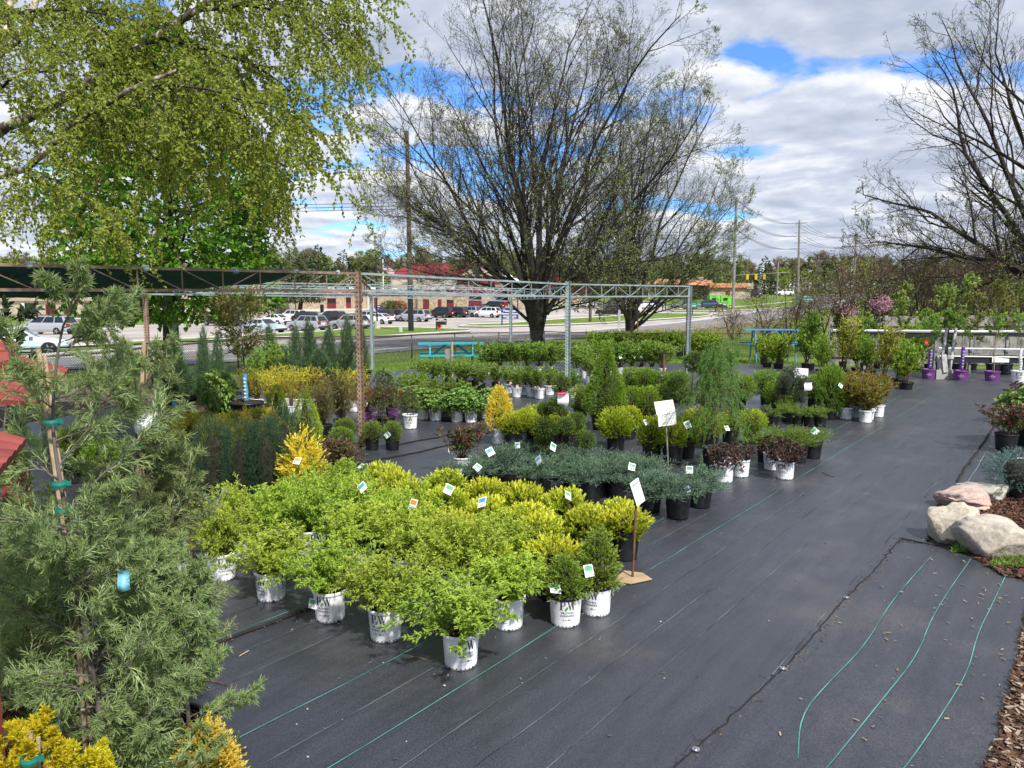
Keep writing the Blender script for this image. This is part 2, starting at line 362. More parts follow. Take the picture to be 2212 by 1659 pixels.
def inside(poly, p):
    c = False; n = len(poly)
    for i in range(n):
        a, b = poly[i], poly[(i + 1) % n]
        if (a[1] > p[1]) != (b[1] > p[1]) and p[0] < a[0] + (p[1] - a[1]) * (b[0] - a[0]) / (b[1] - a[1]): c = not c
    return c
def build_cloth():
    mb = MB(); drape(mb, CL, .012, 1.0)
    u0 = -3.06
    for k in range(-34, 26):
        u = u0 + k * .305
        if -6 <= k <= 25 and k % 3 == 2 and k < 3: pass
        t = np.arange(-12, 42, .25); amp = .006 + max(0, k - 5) * .0045
        P = LD[None] * t[:, None] + LN[None] * (u + wob(t, k, amp))[:, None]
        run = []
        for p in list(P) + [None]:
            if p is not None and inside(CL, p) and not (p[1] < 7.4 and p @ LN > lower_u(p)): run.append(p)
            else:
                if len(run) > 3 and k not in (-3, 4, 9, 12):
                    ribbon(mb, run, .0085 if k > 5 else .0058 if k in (0, -6, -2) else .0042, .016, 1 if k in (0, -6, -2) else (3 if k > 5 else 2), .25)
                run = []
    tag(mb.obj('ground_cloth', [M['cloth'], M['stripe'], M['stripe_pale'], mat('stripe_worn', (.23, .28, .29), .7, scale=2, var=.3)]), kind='structure')
def lower_u(p):
    S3 = np.array(SEAM3); t = S3 @ LD; u = S3 @ LN
    return np.interp(p @ LD, t, u) + .03
build_cloth()
def build_lower():
    edge = [tuple(q) for q in SEAM3]
    poly = edge + [tuple(gp(*S('V3', 632, 672))[:2]), tuple(gp(*S('V3', 760, 700))[:2]), tuple(gp(*S('V3', 925, 800))[:2]), tuple(gp(*S('V3', 1010, 830))[:2]), (3.9, 4.2), (3.55, 3.4), (3.2, 2.2), (3.0, 1.0), (-.6, 1.0)]
    mb = MB(); drape(mb, poly, .024, .4)
    for pts in ([(-10, 1640), (0, 1440), (130, 1290), (290, 1130), (400, 940), (500, 820), (590, 720)], [(50, 1760), (140, 1659), (370, 1370), (530, 1170), (590, 1000), (700, 830), (770, 730)],
                [(400, 1760), (490, 1659), (625, 1460), (760, 1240), (795, 1080), (870, 930), (925, 810)]):
        ribbon(mb, smooth_line([gp(*S('V3', *p))[:2] for p in pts], 2), .0062, .029, 1, .12)
    tag(mb.obj('ground_cloth', [M['cloth'], M['stripe']]), kind='structure')
build_lower()

# --- seams: dark frayed folds in the cloth
def build_seams():
    md = mat('cloth_edge', (.016, .014, .013), .9)
    for i, (P, w) in enumerate([(SEAM1, .035), (SEAM3, .012), (SEAM4, .03), ([gp(*S('W3', *p))[:2] for p in [(-300, 1010), (0, 955), (200, 915), (400, 865), (560, 830)]], .03),
                 ([gp(*S('W3', *p))[:2] for p in [(-60, 870), (150, 825), (350, 790), (560, 740), (740, 700)]], .03), ([gp(*S('V3', 455, 632))[:2], gp(*S('V3', 520, 648))[:2], gp(*S('V3', 632, 672))[:2]], .02)]):
        P = resample(smooth_line(P, 1), .08); r_ = np.random.default_rng(i); P = P + r_.normal(0, .006, P.shape)
        V = np.array([(p[0], p[1], G(p[1]) + .024) for p in P]); mb = MB()
        mb.tubes(V[None], (w * .35 * (1 + .5 * r_.random(len(V))))[None], 5)
        # frayed threads
        n = len(P); k = min(90, n * 2); ii = r_.integers(0, n, k); b = V[ii] + r_.normal(0, .02, (k, 3)) * [1, 1, .2]
        d = nrm(r_.normal(0, 1, (k, 3)) * [1, 1, .15]); tt = np.linspace(0, 1, 4)[None, :, None]
        mb.tubes(b[:, None] + d[:, None] * tt * r_.uniform(.02, .08, (k, 1, 1)), .0016, 3)
        tag(mb.obj('cloth_seam', md), kind='structure')
build_seams()

# --- road
NE = [tuple(gp(*p)[:2]) for p in [(327, 793), (500, 781), (740, 763), (979, 744), (1279, 716), (1440, 703), (1600, 689), (1747, 672)]]
P0, P1 = np.array(NE[3]), np.array(NE[7]); rd = nrm(P1 - P0)
EDGE = [P0 - rd * t for t in (220, 120, 60, 30)] + [P0, P0 + rd * 30, P0 + rd * 60, P1, P1 + rd * 60, P1 + rd * 160]
def build_road():
    E = resample(EDGE, 2.)
    mb = MB()
    for o, w, off, m in ((2.9, 9.2, .03, 0), (7.95, .9, .045, 3), (0, .34, .045, 1), (3.2, .2, .045, 2), (3.6, .2, .045, 2), (7.0, .2, .045, 1)):
        ribbon(mb, offset_line(E, o), w, off, m, 1.)
    tag(mb.obj('road', [M['asphalt'], M['line_white'], M['line_yellow'], M['kerb']]), kind='structure')
build_road()
def px(fr, *pts): return [tuple(gp(*S(fr, *p))[:2]) for p in pts]
def build_lot():
    E = offset_line(resample(EDGE, 2.), 7.4); far = [tuple(p) for p in E if -75 < p[0] < 52]
    back = px('S', (1560, 661), (1530, 659), (1400, 661), (1340, 660), (1230, 661), (1160, 667), (1045, 672), (950, 674), (850, 670), (740, 667), (640, 676), (560, 680), (440, 697), (300, 702), (180, 708), (-50, 716), (-300, 735))
    mb = MB(); drape(mb, far + back, .012, 1.5)
    # painted bays
    for sx0 in range(560, 1120, 34):
        a = gp(sx0, 690 - (sx0 - 560) * .02); ribbon(mb, [a[:2], a[:2] + np.array([3.1, 4.2])], .1, .024, 1)
    tag(mb.obj('parking_lot', [M['lot'], M['line_white']]), kind='structure')
    # grass islands with kerbs
    isl = {0: px('S', (-100, 795), (120, 772), (330, 752), (480, 739), (620, 733), (700, 734), (800, 733), (900, 725), (985, 720), (1017, 718.5), (1012, 714), (960, 712), (860, 709), (780, 709), (640, 722), (520, 730), (300, 742), (-100, 772)),
           1: px('S', (990, 707), (1010, 703), (1080, 701), (1200, 692), (1330, 684), (1420, 678), (1520, 679), (1540, 682), (1500, 687), (1400, 693), (1280, 701), (1150, 706), (1050, 708)),
           2: px('S', (1445, 670), (1520, 667), (1600, 664), (1740, 650), (1740, 661), (1620, 671), (1520, 674), (1455, 674)),
           3: px('S', (1180, 661), (1230, 656), (1290, 655), (1340, 657), (1340, 660), (1240, 661)), 4: px('S', (620, 684), (760, 678), (830, 677), (830, 681), (760, 683), (640, 690))}
    for k, poly in isl.items():
        mb = MB(); drape(mb, poly, .15, 1.); V = [(p[0], p[1], G(p[1]) + .155) for p in resample(poly + poly[:1], .8)]
        mk = MB(); drape(mk, [np.array(p) for p in poly], .06, 2.)
        tag(mb.obj('grass_verge', M['grass']), kind='structure')
        mb = MB(); mb.tubes(np.array(V)[None], .09, 4); tag(mb.obj('kerb', M['kerb']), kind='structure')
    # pale pavement in front of the school
    mb = MB(); drape(mb, px('S', (585, 679), (640, 676), (740, 671), (850, 672), (850, 663), (740, 660), (600, 670)), .03, 1.)
    drape(mb, px('S', (0, 691), (200, 690), (400, 684), (585, 679), (585, 677), (400, 682), (200, 687), (0, 689)), .03, 1.)
    tag(mb.obj('pavement', M['kerb']), kind='structure')
build_lot()
BED2 = [tuple(gp(*S('V3', *p))[:2]) for p in ((780, 1900), (840, 1680), (890, 1540), (930, 1380), (975, 1200), (1000, 1060), (1040, 900), (1300, 900), (1500, 1900))]
def build_dirt():
    mb = MB(); drape(mb, [(-12, 14), (-11.6, 20.5), (-7, 26.5), (-6, 24), (-7.8, 19.5), (-9.5, 14)], -.005, 1.); tag(mb.obj('soil_strip', M['dirt']), kind='structure')
    # mulch bed at the right
    poly = [tuple(gp(*p)[:2]) for p in [S('V3', 640, 640), S('V3', 660, 480), S('V3', 860, 420), (2300, 1040), (2500, 1300), (2500, 1500), (2212, 1255), S('V3', 925, 812), S('V3', 760, 712)]]
    mm = mat('mulch', (.075, .036, .022), .95, scale=30, var=.5, bump=1., bscale=60)
    mb = MB(); drape(mb, poly, .03, .3)
    drape(mb, BED2, .034, .3)
    tag(mb.obj('mulch_bed', mm), kind='structure')
build_dirt()
# ================================================================== LARGE STRUCTURES
def text_geo(s, size, thick=0.):
    cu = bpy.data.curves.new('txt', 'FONT'); cu.body = s; cu.size = size; cu.align_x = 'CENTER'; cu.align_y = 'CENTER'; cu.offset = thick; cu.resolution_u = 3
    o = bpy.data.objects.new('txt', cu); me = bpy.data.meshes.new_from_object(o)
    V = np.array([v.co[:] for v in me.vertices]).reshape(-1, 3); me.calc_loop_triangles()
    F = np.array([t.vertices[:] for t in me.loop_triangles]).reshape(-1, 3)
    bpy.data.objects.remove(o); bpy.data.curves.remove(cu); bpy.data.meshes.remove(me); return V, F
def put_text(mb, s, size, loc, m=0, thick=0., sx=1.):      # text standing in the XZ plane, read from -Y
    V, F = text_geo(s, size, thick)
    mb.add(np.stack([V[:, 0] * sx, np.zeros(len(V)), V[:, 1]], -1) + np.array(loc), F, m)

def metal_mat(name, c, c2, sc_, rough):
    return mat(name, c, rough, var=.1, c2=c2, scale=sc_, bump=.25, spec=.4)
M['galv'] = metal_mat('galvanised_steel', (.30, .36, .37), (.20, .25, .25), 5, .5)
M['rust'] = metal_mat('rusty_steel', (.21, .095, .045), (.09, .045, .03), 7, .8)
M['rust_pale'] = metal_mat('weathered_steel', (.31, .22, .16), (.18, .11, .08), 4, .75)
M['shade_cloth'] = mat('shade_cloth', (.02, .13, .105), .8, var=.2, scale=3)

PA, PB_, PC = np.array([-2.43, 12.3]), np.array([1.23, 16.85]), np.array([4.9, 21.35])
PD, PE, PF = np.array([-10.4, 22.0]), np.array([-4.9, 27.0]), np.array([-.04, 31.7])
PL = PA - (PB_ - PA)                      # off to the left of the picture
def build_shade():
    root = empty('shade_structure', (PA[0], PA[1], 0), 'long steel frame of lattice beams on slotted posts, dark green cloth over its left end', 'shade structure')
    o0 = np.array([PA[0], PA[1], 0])
    def lp(p, z): return np.array([p[0], p[1], z]) - o0
    tops = {id(PL): 2.80, id(PA): 2.80, id(PB_): 2.68, id(PC): 2.67, id(PD): 2.72, id(PE): 2.62, id(PF): 2.42}
    def post(p, top, m, m2, w=.11, face=0.):
        # two slotted angles back to back, with rows of holes and notched edges
        z0 = G(p[1]); mb = MB(); a = AZ + face
        u = np.array([math.cos(a), -math.sin(a), 0]); v = np.array([math.sin(a), math.cos(a), 0]); c = lp(p, 0)
        mb.beam(c + [0, 0, z0], c + [0, 0, top], .012, w * 1.1, 0)
        fl = MB()
        def flange(dirv, n, mm):
            zs = np.arange(z0, top, .075)
            V, F = [], []
            for i, z in enumerate(zs):
                zt = min(z + .075, top); wi = w * (.98 if True else 1)
                for (za, zb, ww) in ((z, z + .045, w), (z + .045, zt, w * .78)):
                    if zb <= za: continue
                    a0 = c + dirv * .004 + [0, 0, za]; b0 = c + dirv * ww + [0, 0, za]; h = np.array([0, 0, zb - za])
                    k = len(V); V += [a0 - n * .004, b0 - n * .004, b0 - n * .004 + h, a0 - n * .004 + h, a0 + n * .004, b0 + n * .004, b0 + n * .004 + h, a0 + n * .004 + h]
                    F += [[k, k + 1, k + 2, k + 3], [k + 5, k + 4, k + 7, k + 6], [k + 1, k + 5, k + 6, k + 2]]
                q = c + dirv * w * .5 + [0, 0, z + .03]; s_ = .012
                for sg in (-1, 1):
                    nn = n * .006 * sg; k = len(V)
                    V += [q - dirv * s_ + nn - [0, 0, s_], q + dirv * s_ + nn - [0, 0, s_], q + dirv * s_ + nn + [0, 0, s_], q - dirv * s_ + nn + [0, 0, s_]]
                    holes.append([k, k + 1, k + 2, k + 3])
            return V, F
        for dv, n, mm in ((-u, v, m), (v * -1, u, m2), (u * .75, v, m2)):
            holes = []; V, F = flange(dv, n, mm); k = fl.n
            fl.add(V, F, 0 if mm is m else 1); fl.f.append((np.array(holes) + k, 2))
        return tag(fl.obj('post', [m, m2, M['black_metal']], root))
    post(PA, 2.83, M['rust'], M['rust_pale'], .092); post(PB_, 2.71, M['rust'], M['galv'], .10, .2); post(PC, 2.69, M['rust_pale'], M['galv'], .10, .1)
    post(PD, 2.72, M['rust'], M['rust_pale'], .12); post(PE, 2.62, M['rust_pale'], M['galv'], .10); post(PF, 2.42, M['rust_pale'], M['galv'], .10)
    post(PL, 2.80, M['rust'], M['rust_pale'], .10)
    def truss(p, q, zp, zq, h, m, mw, n=9, flip=True, t=.035):
        a, b = lp(p, zp), lp(q, zq); dn = np.array([0, 0, -h]); e = nrm(b - a) * .05
        a = a + e; b = b - e
        for nm, d in (('top_chord', 0), ('bottom_chord', 1)):
            MB().beam(a + dn * d, b + dn * d, t, t, 0).obj(nm, m, root)
        w = MB()
        for i in range(n + 1):
            x = a + (b - a) * i / n
            if 0 < i < n: w.beam(x - [0, 0, .02], x + dn + [0, 0, .02], .014, .014)
            if i < n:
                y = a + (b - a) * (i + 1) / n; up = (i < n * .55) if flip else (i % 2)
                c0, c1 = (x, y + dn) if up else (x + dn, y)
                w.beam(c0, c1, .013, .013)
        w.obj('web', mw, root)
    truss(PL, PA, 2.80, 2.80, .27, M['rust_pale'], M['rust_pale'], 10)
    truss(PA, PB_, 2.80, 2.68, .27, M['galv'], M['galv'], 9)
    truss(PB_, PC, 2.68, 2.67, .27, M['galv'], M['galv'], 9, False)
    # back row and the cross beams
    DL = PD - (PE - PD)
    for p, q, zp, zq in ((DL, PD, 2.75, 2.72), (PD, PE, 2.72, 2.62), (PE, PF, 2.62, 2.42)):
        truss(p, q, zp - .02, zq - .02, .25, M['galv'], M['galv'], 9, False)
    mid = lambda a, b, t: a + (b - a) * t
    for p, q, zp, zq, m in ((PA, PE, 2.76, 2.60, M['rust_pale']), (PB_, PF, 2.64, 2.44, M['galv']), (PL, PD, 2.76, 2.70, M['rust'])):
        truss(p, q, zp, zq, .24, m, m, 14, False, .03)
    for t in (.33, .66):
        truss(mid(PL, PD, t), mid(PA, PE, t), 2.72 - .05 * t, 2.70 - .06 * t, .2, M['galv'], M['galv'], 9, False, .025)
        truss(mid(PA, PE, t), mid(PB_, PF, t), 2.70 - .06 * t, 2.62 - .1 * t, .2, M['galv'], M['galv'], 9, False, .025)
    # tie wires round the chord
    for t in (.2, .42, .63, .8, .93):
        x = lp(mid(PL, PA, t), 2.80); MB().blob(x, (.05, .05, .035), 0, int(t * 90), 8, 6, .3).obj('wire_tie', M['galv'], root)
    # green shade cloth sagging from the front beam
    nu, nv = 44, 16; V = []
    for i in range(nu):
        for j in range(nv):
            u, v_ = i / (nu - 1), j / (nv - 1)
            a = PL + (PA - PL) * (-1.3 + u * 2.12); b = PD + (PE - PD) * (-1.3 + u * 2.05)
            vv = v_ * (.62 - .60 * max(0, (u - .55) / .45) ** 1.3)
            sag = .37 * math.sin(min(1, vv / .28) * math.pi / 2) * (1 - .75 * max(0, (u - .6) / .4) ** 1.2) + .03 * math.sin(u * 42) * v_ + .02 * math.sin(u * 17 + v_ * 5)
            p = a + (b - a) * vv + (0 if True else 0); V.append([p[0], p[1], 2.80 - sag])
    I = np.arange(nu * nv).reshape(nu, nv)
    MB().add(np.array(V) - o0, np.stack([I[:-1, :-1], I[1:, :-1], I[1:, 1:], I[:-1, 1:]], -1).reshape(-1, 4)).obj('shade_cloth', M['shade_cloth'], root, True)
build_shade()

# ------------------------------------------------------------------ chain link fence
def chain_fence(pts, h, label, spacing=3.0, top=M['black_metal'], post_m=M['black_metal'], mesh=True, group=None, tp=.022):
    P = np.array(pts, float); root = empty('chain_link_fence', (P[0][0], P[0][1], G(P[0][1])), label, 'fence', group)
    o0 = np.array(root.location[:])
    Q = resample(P, .5); Z = np.array([G(p[1]) for p in Q]); L3 = np.column_stack([Q, Z]) - o0
    MB().tubes((L3 + [0, 0, h])[None], tp, 8).obj('top_rail', top, root, True)
    for p in resample(P, spacing):
        z = G(p[1]); b = np.array([p[0], p[1], z]) - o0
        MB().tubes(np.array([b - [0, 0, .1], b + [0, 0, h + .03]])[None], .03, 8, cap=True).obj('post', post_m, root, True)
    if mesh:
        D = resample(P, .01); s_ = np.arange(len(D)) * .01; mb = MB(); k = h - .06
        for sg in (1, -1):
            st = np.arange(0, s_[-1] - k if sg > 0 else s_[-1], .072)
            st = st[(st + sg * k > 0) & (st + sg * k < s_[-1])]
            f = np.linspace(0, 1, 4); ss = st[:, None] + sg * k * f[None]
            X = np.interp(ss, s_, D[:, 0]); Y = np.interp(ss, s_, D[:, 1]); Zz = np.interp(Y, GY, GZ) + .03 + k * f[None]
            mb.tubes(np.stack([X, Y, Zz], -1) - o0, .0042, 3)
        mb.obj('chain_link', M['black_metal'], root)
    return root
F1 = [tuple(gp(*S('Z1', -900, 1420))[:2]), (-13.5, 16.2), (-10.3, 21.8), tuple(at(794, 700, 31)[:2]), tuple(at(1020, 700, 37.5)[:2]), tuple(at(1174, 700, 41)[:2])]
chain_fence(F1[1:], 1.14, 'black chain link fence running behind the left plants toward the big bare tree', 3.2)
chain_fence([tuple(at(1176, 700, 41)[:2]), tuple(at(1349, 700, 36.5)[:2]), tuple(at(1476, 700, 38)[:2])], 1.14, 'black chain link fence between the big bare tree and the last steel post', 3.2)
chain_fence([tuple(at(1480, 700, 38)[:2]), tuple(at(1590, 700, 37)[:2]), tuple(at(1760, 700, 36)[:2])], 1.14, 'low fence with a rusty brown top rail behind the blue table', 5, top=M['rust'], tp=.02)

# ------------------------------------------------------------------ school
M['brick'] = mat('tan_brick', (.50, .385, .26), .9, var=.22, scale=2.2, det=12)
M['brick2'] = mat('brown_brick', (.26, .185, .135), .9, var=.15, scale=1.5)
M['brick_pale'] = mat('pale_block', (.50, .41, .32), .9, var=.14, scale=.8, det=9)
M['maroon'] = mat('maroon_panel', (.19, .022, .03), .5, var=.12, scale=1)
M['roof_red'] = mat('red_metal_roof', (.25, .04, .06), .45, var=.08, scale=1)
M['roof_grey'] = mat('grey_roof', (.38, .38, .39), .8, scale=1)
M['orange_roof'] = mat('orange_metal_roof', (.62, .27, .13), .55, var=.1, scale=1)
class Wall:
    """upright wall facing -Y at depth Y; openings given in picture coordinates"""
    def __init__(s, root, Y): s.r = root; s.Y = Y; s.o = np.array(root.location[:])
    def pt(s, sx, sy, d=0): p = at(sx, sy, s.Y) - s.o; p[1] -= d; return p
    def slab(s, name, x0, x1, y0, y1, m, d=0., th=.3, parent=None, rz=0):
        a = s.pt(x0, y1); b = s.pt(x1, y0)
        return MB().box(((a[0] + b[0]) / 2, a[1] - d + th / 2, (a[2] + b[2]) / 2), (abs(b[0] - a[0]), th, abs(b[2] - a[2]))).obj(name, m, parent or s.r)
    def window(s, x0, x1, y0, y1, frame, pane, panel=None):
        f = s.slab('window', x0, x1, y0, y1, frame, .05, .12)
        ym = y0 + (y1 - y0) * (.55 if panel else 1)
        dx = (x1 - x0) * .06; dy = (y1 - y0) * .06; xm = (x0 + x1) / 2
        s.slab('pane', x0 + dx, xm - dx / 2, y0 + dy, ym - dy, pane, .08, .04, f); s.slab('pane', xm + dx / 2, x1 - dx, y0 + dy, ym - dy, pane, .08, .04, f)
        return f
    def door(s, x0, x1, y0, y1, m):
        f = s.slab('door', x0, x1, y0, y1, m, .05, .12); xm = (x0 + x1) / 2
        s.slab('door_seam', xm - .25, xm + .25, y0, y1, M['black_metal'], .055, .05, f); return f
def build_school():
    p = at(860, 660, 150); root = empty('school_building', (p[0], p[1], G(150)), 'long low tan brick school with maroon trim and a red gabled hall', 'building')
    # left wing, nearer, with two brown bands
    w = Wall(root, 128)
    w.slab('wall', -60, 578, 609, 700, M['brick_pale'], 0, 14.); w.slab('brown_band', -60, 578, 650, 657, M['brick2'], .05, .1); w.slab('brown_base', -60, 578, 679, 700, M['brick2'], .06, .1)
    w.slab('roof_edge', -60, 580, 606, 610, M['roof_grey'], .3, .4)
    for x0, x1, a in ((46, 79, 0), (183, 209, 0), (570, 575, 1), (577, 577.9, 1)):
        if a: w.window(x0, x1, 643, 664, M['maroon'], M['glass'])
        else: w.window(x0, x1, 655, 676, M['brick2'], M['glass'])
    w.slab('downpipe', 206, 211, 654, 677, M['white_paint'], .1, .1); w.slab('downpipe', 46, 53, 655, 676, M['white_paint'], .1, .1)
    for x0, x1 in ((100, 120), (139, 159), (250, 262)):
        lv = w.slab('louvre', x0, x1, 658, 679, M['maroon'], .06, .12)
        for k in range(6): w.slab('slat', x0, x1, 659 + k * 3.4, 660.4 + k * 3.4, mat('slat', (.10, .03, .035), .6) if k == 0 else bpy.data.materials['slat'], .1, .05, lv)
    w.slab('wall_lamp', 118, 126, 638, 642, M['black_metal'], .3, .3)
    # recess and main wing
    w = Wall(root, 150)
    w.slab('wall', 578, 1160, 628, 672, M['brick'], 0, 12.)
    w.slab('fascia', 578, 1165, 626.5, 635, M['maroon'], .35, .5); w.slab('roof', 578, 1165, 624.5, 626.4, M['roof_grey'], .3, 12.)
    w.slab('entrance', 597, 606, 638, 672, M['glass'], .1, .1); w.slab('wall_panel', 578, 596, 630, 640, M['brick_pale'], .2, .2)
    for x0, x1, y0, y1 in ((707, 726, 644, 666), (748, 758, 642, 665), (965, 980, 645, 663), (1012.5, 1040.5, 637, 662), (1071, 1098, 637, 660)):
        w.window(x0, x1, y0, y1, M['maroon'], M['glass'], 1)
    w.window(774, 784, 638, 653, M['maroon'], M['glass'])
    for x0, x1, m in ((914, 927, M['maroon']), (946, 953.5, M['maroon']), (896, 903, M['brick2'])): w.door(x0, x1, 646 - (4 if m is M['brick2'] else 0), 668, m)
    w.slab('wall_panel', 794, 806, 638, 668, M['kerb'], .1, .12); w.slab('door', 809, 815, 640, 668, M['maroon'], .1, .12)
    for x in range(640, 1150, 22):
        MB().box(w.pt(x + (x * 7) % 9, 623.5) + [0, 3, 0], (.9 + (x % 3) * .4, .8, .5)).obj('roof_vent', M['white_paint'] if x % 4 else M['roof_grey'], root)
    # far right extension
    w2 = Wall(root, 163); w2.slab('wall', 1130, 1276, 631, 662, M['brick'], 0, 8.); w2.slab('fascia', 1128, 1278, 620, 631, M['maroon'], .2, 8.3)
    w2.slab('fascia', 1190, 1233, 598, 619.8, M['maroon'], -2, 8.); w2.window(1204, 1209, 640, 660, M['maroon'], M['glass'])
    # upper hall with the gable
    w = Wall(root, 160)
    w.slab('wall', 846, 988, 592, 630, M['brick_pale'], 0, 14.); w.slab('upper_fascia', 992, 1112, 597, 612, M['maroon'], 1.2, 6); w.slab('wall', 992, 1112, 612, 630, M['brick2'], 1.0, 6)
    w.slab('louvre', 935, 952, 604, 606, M['black_metal'], .1, .1); w.slab('louvre', 885, 892, 603, 608, M['brick2'], .1, .1)
    a, b, c, d = w.pt(843, 593), w.pt(988, 593.5), w.pt(1030, 568), w.pt(890, 567); e = w.pt(1078, 597); h = w.pt(988, 634); g = w.pt(1078, 634)
    off = np.array([0, 9., 0]); c = c + off * .2; d = d + off * .2; r = MB()
    a0 = a + [0, -.5, 0]; b0 = b + [0, -.5, 0]
    r.add([a0, b0, c, d], [[0, 1, 2, 3]]); r.add([b0, e, c, b0 - [0, 0, .3], e - [0, 0, .3]], [[0, 3, 4, 1]])
    r.add([a0, d, a0 + [2, 14, 0]], [[0, 2, 1]]); r.add([d, c, e + [0, 8, 0], a0 + [2, 14, 0]], [[0, 3, 2, 1]]); r.add([c, e, e + [0, 8, 0]], [[0, 1, 2]])
    n = 46
    for i in range(n + 1):
        t = i / n; r.beam(a0 + (b0 - a0) * t, d + (c - d) * t, .05, .08, 1)
    r.beam(a0 - [0, 0, .05], b0 - [0, 0, .05], .25, .25, 1); r.beam(b0, c, .3, .35, 1); r.beam(c, e, .3, .35, 1)
    r.obj('roof', [M['roof_red'], mat('roof_rib', (.25, .03, .045), .5)], root)
    gb = MB(); gb.add([b + [0, .1, 0], e + [0, .1, 0], c + [0, .1, -.25]], [[0, 1, 2]]); gb.add([b + [0, .1, 0], h + [0, .1, 0], g + [0, .1, 0], e + [0, .1, 0]], [[0, 1, 2, 3]]); go = gb.obj('gable', M['brick_pale'], root)
    q = w.pt(1031, 587); cm = MB(); cm.lathe([(0, .02), (1.0, .02), (1.0, -.1)], 0, 24); cm.lathe([(1.0, .06), (1.2, .06), (1.2, -.1)], 1, 24)
    o = cm.obj('round_window', [M['glass'], M['kerb']], root); o.location = q + np.array([0, -.35, 0]); o.rotation_euler = (R(90), 0, 0)
    # kitchen fans on the roof
    for x, y, s_ in ((1077, 596, 1.1), (1098, 598, 1.0), (1107, 606, 1.6), (1090, 611, .9)):
        MB().lathe([(.2 * s_, -1.2), (.5 * s_, -1.0), (.55 * s_, -.3), (.9 * s_, -.2), (.9 * s_, .1), (.3 * s_, .5), (0, .55)], 0, 14, Wall(root, 152).pt(x, y)).obj('roof_vent', M['white_paint'], root, True)
build_school()
def build_second():
    p = at(1500, 650, 178); root = empty('orange_roofed_building', (p[0], p[1], G(178)), 'tan block building with an orange metal roof beyond the road', 'building')
    w = Wall(root, 178)
    w.slab('wall', 1410, 1536, 614, 655, M['brick_pale'], -6, 16.); w.slab('wall', 1532, 1622, 621, 655, M['brick_pale'], 0, 16.)
    w.slab('roof_band', 1532, 1626, 612, 622, M['orange_roof'], .5, 16.6); w.slab('roof_cap', 1612, 1626, 611.6, 624, M['brick_pale'], .6, 8.)
    w.slab('maroon_strip', 1532, 1612, 621, 623, M['maroon'], .55, .2)
    a, b = w.pt(1405, 612), w.pt(1540, 617); c, d = w.pt(1560, 604) + [0, 9, 0], w.pt(1440, 600) + [0, 12, 0]
    MB().add([a + [0, 5, 0], b + [0, -.7, 0], c, d, a + [0, 22, 0]], [[0, 1, 2, 3]]).add([a + [0, 5, 0], d, a + [0, 22, 0]], [[0, 1, 2]]).add([b, b + [0, 20, 0], c], [[0, 1, 2]]).obj('roof', M['orange_roof'], root)
    w.slab('fascia', 1405, 1536, 614, 617, M['brick2'], -5.6, .4)
    w.door(1567, 1577, 629, 640, M['maroon']); w.slab('roof_unit', 1530, 1541, 597, 603, M['roof_grey'], -9, 2.)
    w.slab('roof_unit', 1500, 1508, 599, 604, M['roof_grey'], -9, 2.)
build_second()

